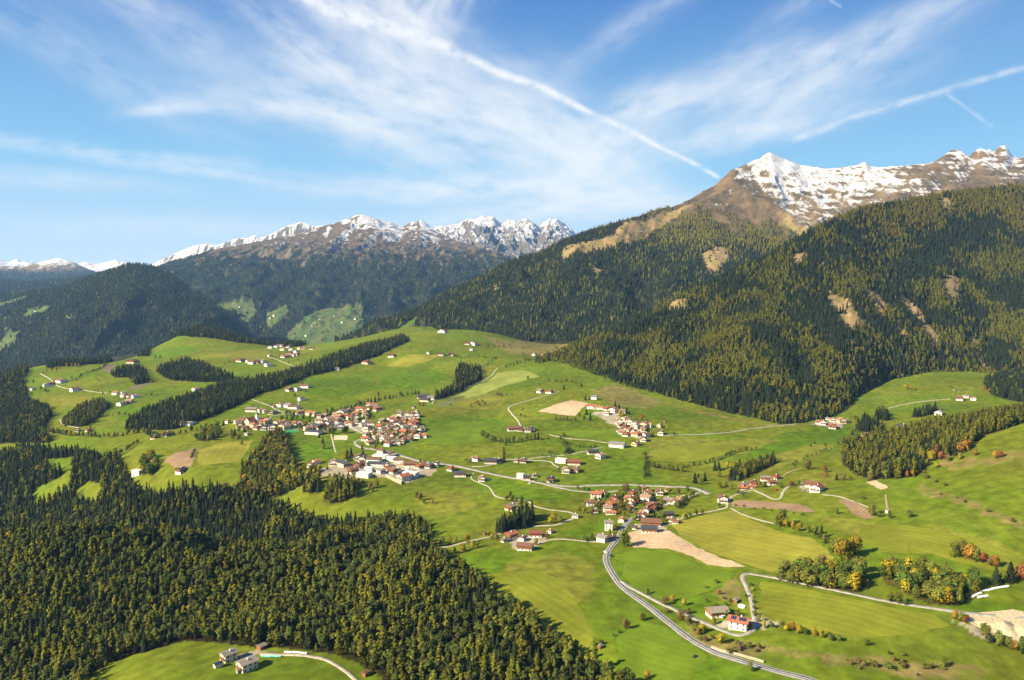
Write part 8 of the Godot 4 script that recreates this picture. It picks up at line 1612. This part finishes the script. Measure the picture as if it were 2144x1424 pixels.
const LANDMARKS := [
 [-445,-1354,"around the church"],
 [-425,-1490,"on the slope above the church"],
 [-294,-1428,"in the village beside the riding arena"],
 [-192,-1328,"in the dense quarter by the steep meadow"],
 [-202,-1212,"inside the bend of the village street"],
 [-196,-1056,"among the white workshop halls"],
 [-139,-1021,"at the end of the workshop yard"],
 [-71,-1036,"beside the valley road past the workshops"],
 [-27,-1081,"at the farm lane above the valley road"],
 [29,-987,"on the edge of the valley road"],
 [76,-1052,"by the red barn above the valley road"],
 [123,-1130,"by the barn below the hill hamlet"],
 [161,-1406,"in the row by the pale ploughed field"],
 [204,-1296,"in the hamlet on the middle meadow"],
 [6,-1291,"at the wooden farm on the steep lane"],
 [67,-1635,"at the farm above the pale field"],
 [10,-747,"at the farm with the tilted red barn"],
 [0,-861,"above the dark spruce clump"],
 [101,-857,"in the lower hamlet beside the field track"],
 [158,-893,"in the lower hamlet under the valley road"],
 [140,-776,"at the long barns by the tan field"],
 [94,-751,"at the bend of the main road"],
 [274,-914,"above the brown ploughed strip"],
 [334,-865,"at the white farm on the right hillside"],
 [359,-750,"on the broad right hillside meadow"],
 [557,-1362,"at the foot of the wooded mountain"],
 [604,-1269,"in the side valley behind the larch wood"],
 [877,-1531,"beside the tower crane"],
 [-175,-2364,"on the high meadow under the mountain"],
 [87,-2482,"in the scrubby side valley"],
 [-1185,-2020,"on the far left plateau meadow"],
 [-871,-1768,"in the far left farm hamlet"],
 [-1152,-2384,"above the plateau groves"],
 [-716,-2444,"in the far hilltop village"],
 [-733,-2223,"in the row below the hilltop village"],
 [-471,-1711,"at the farm beside the spruce belt"],
 [-588,-1389,"below the spruce belt by the gorge"],
 [-771,-1364,"by the gorge woods"],
 [-474,-1117,"on the striped meadow above the gorge"],
 [-180,-515,"at the meadow farm surrounded by forest"],
 [-100,-497,"at the forest edge by the farm lane"],
 [159,-548,"at the orange roofed house by the hairpin"],
 [184,-520,"along the dry bank below the hairpin lane"],
 [125,-547,"on the bank above the main road"],
 [74,-527,"on the meadow below the main road"],
 [264,-681,"in the hedge by the striped meadow"],
 [276,-639,"at the end of the striped mown meadow"],
 [362,-617,"on the open right hillside"],
 [360,-575,"by the wrapped bales at the grove"],
 [319,-507,"around the sand pit"],
 [231,-475,"on the dry scrub bank"],
 [479,-880,"along the edge of the larch wood"],
 [136,-1751,"on the meadow under the wooded mountain"],
 [-68,-1550,"on the pale mown meadow"],
 [-223,-977,"below the workshops"],
 [-95,-905,"on the meadow under the workshops"],
 [-55,-732,"along the lane beside the big forest"],
 [264,-1056,"along the stream in the middle valley"],
 [-9,-1231,"in the curved hedge on the middle meadow"],
 [-269,-1624,"along the road above the village"],
]
const FAR_FARMS := [
 ["snow_mountain",-1902,-6190],
 ["snow_mountain",-1876,-6216],
 ["snow_mountain",-1668,-6154],
 ["snow_mountain",-1393,-6177],
 ["snow_mountain",-1516,-5995],
 ["snow_mountain",-1373,-5925],
 ["snow_mountain",-1519,-5819],
 ["snow_mountain",-1208,-6092],
 ["snow_mountain",-2215,-6392],
 ["snow_mountain",-1310,-6052],
 ["snow_mountain",-1497,-6112],
 ["dark_hill",-3006,-4709],
 ["dark_hill",-3205,-5304],
 ["dark_hill",-3715,-5818],
 ["dark_hill",-2640,-4696],
 ["dark_hill",-3058,-4880],
]
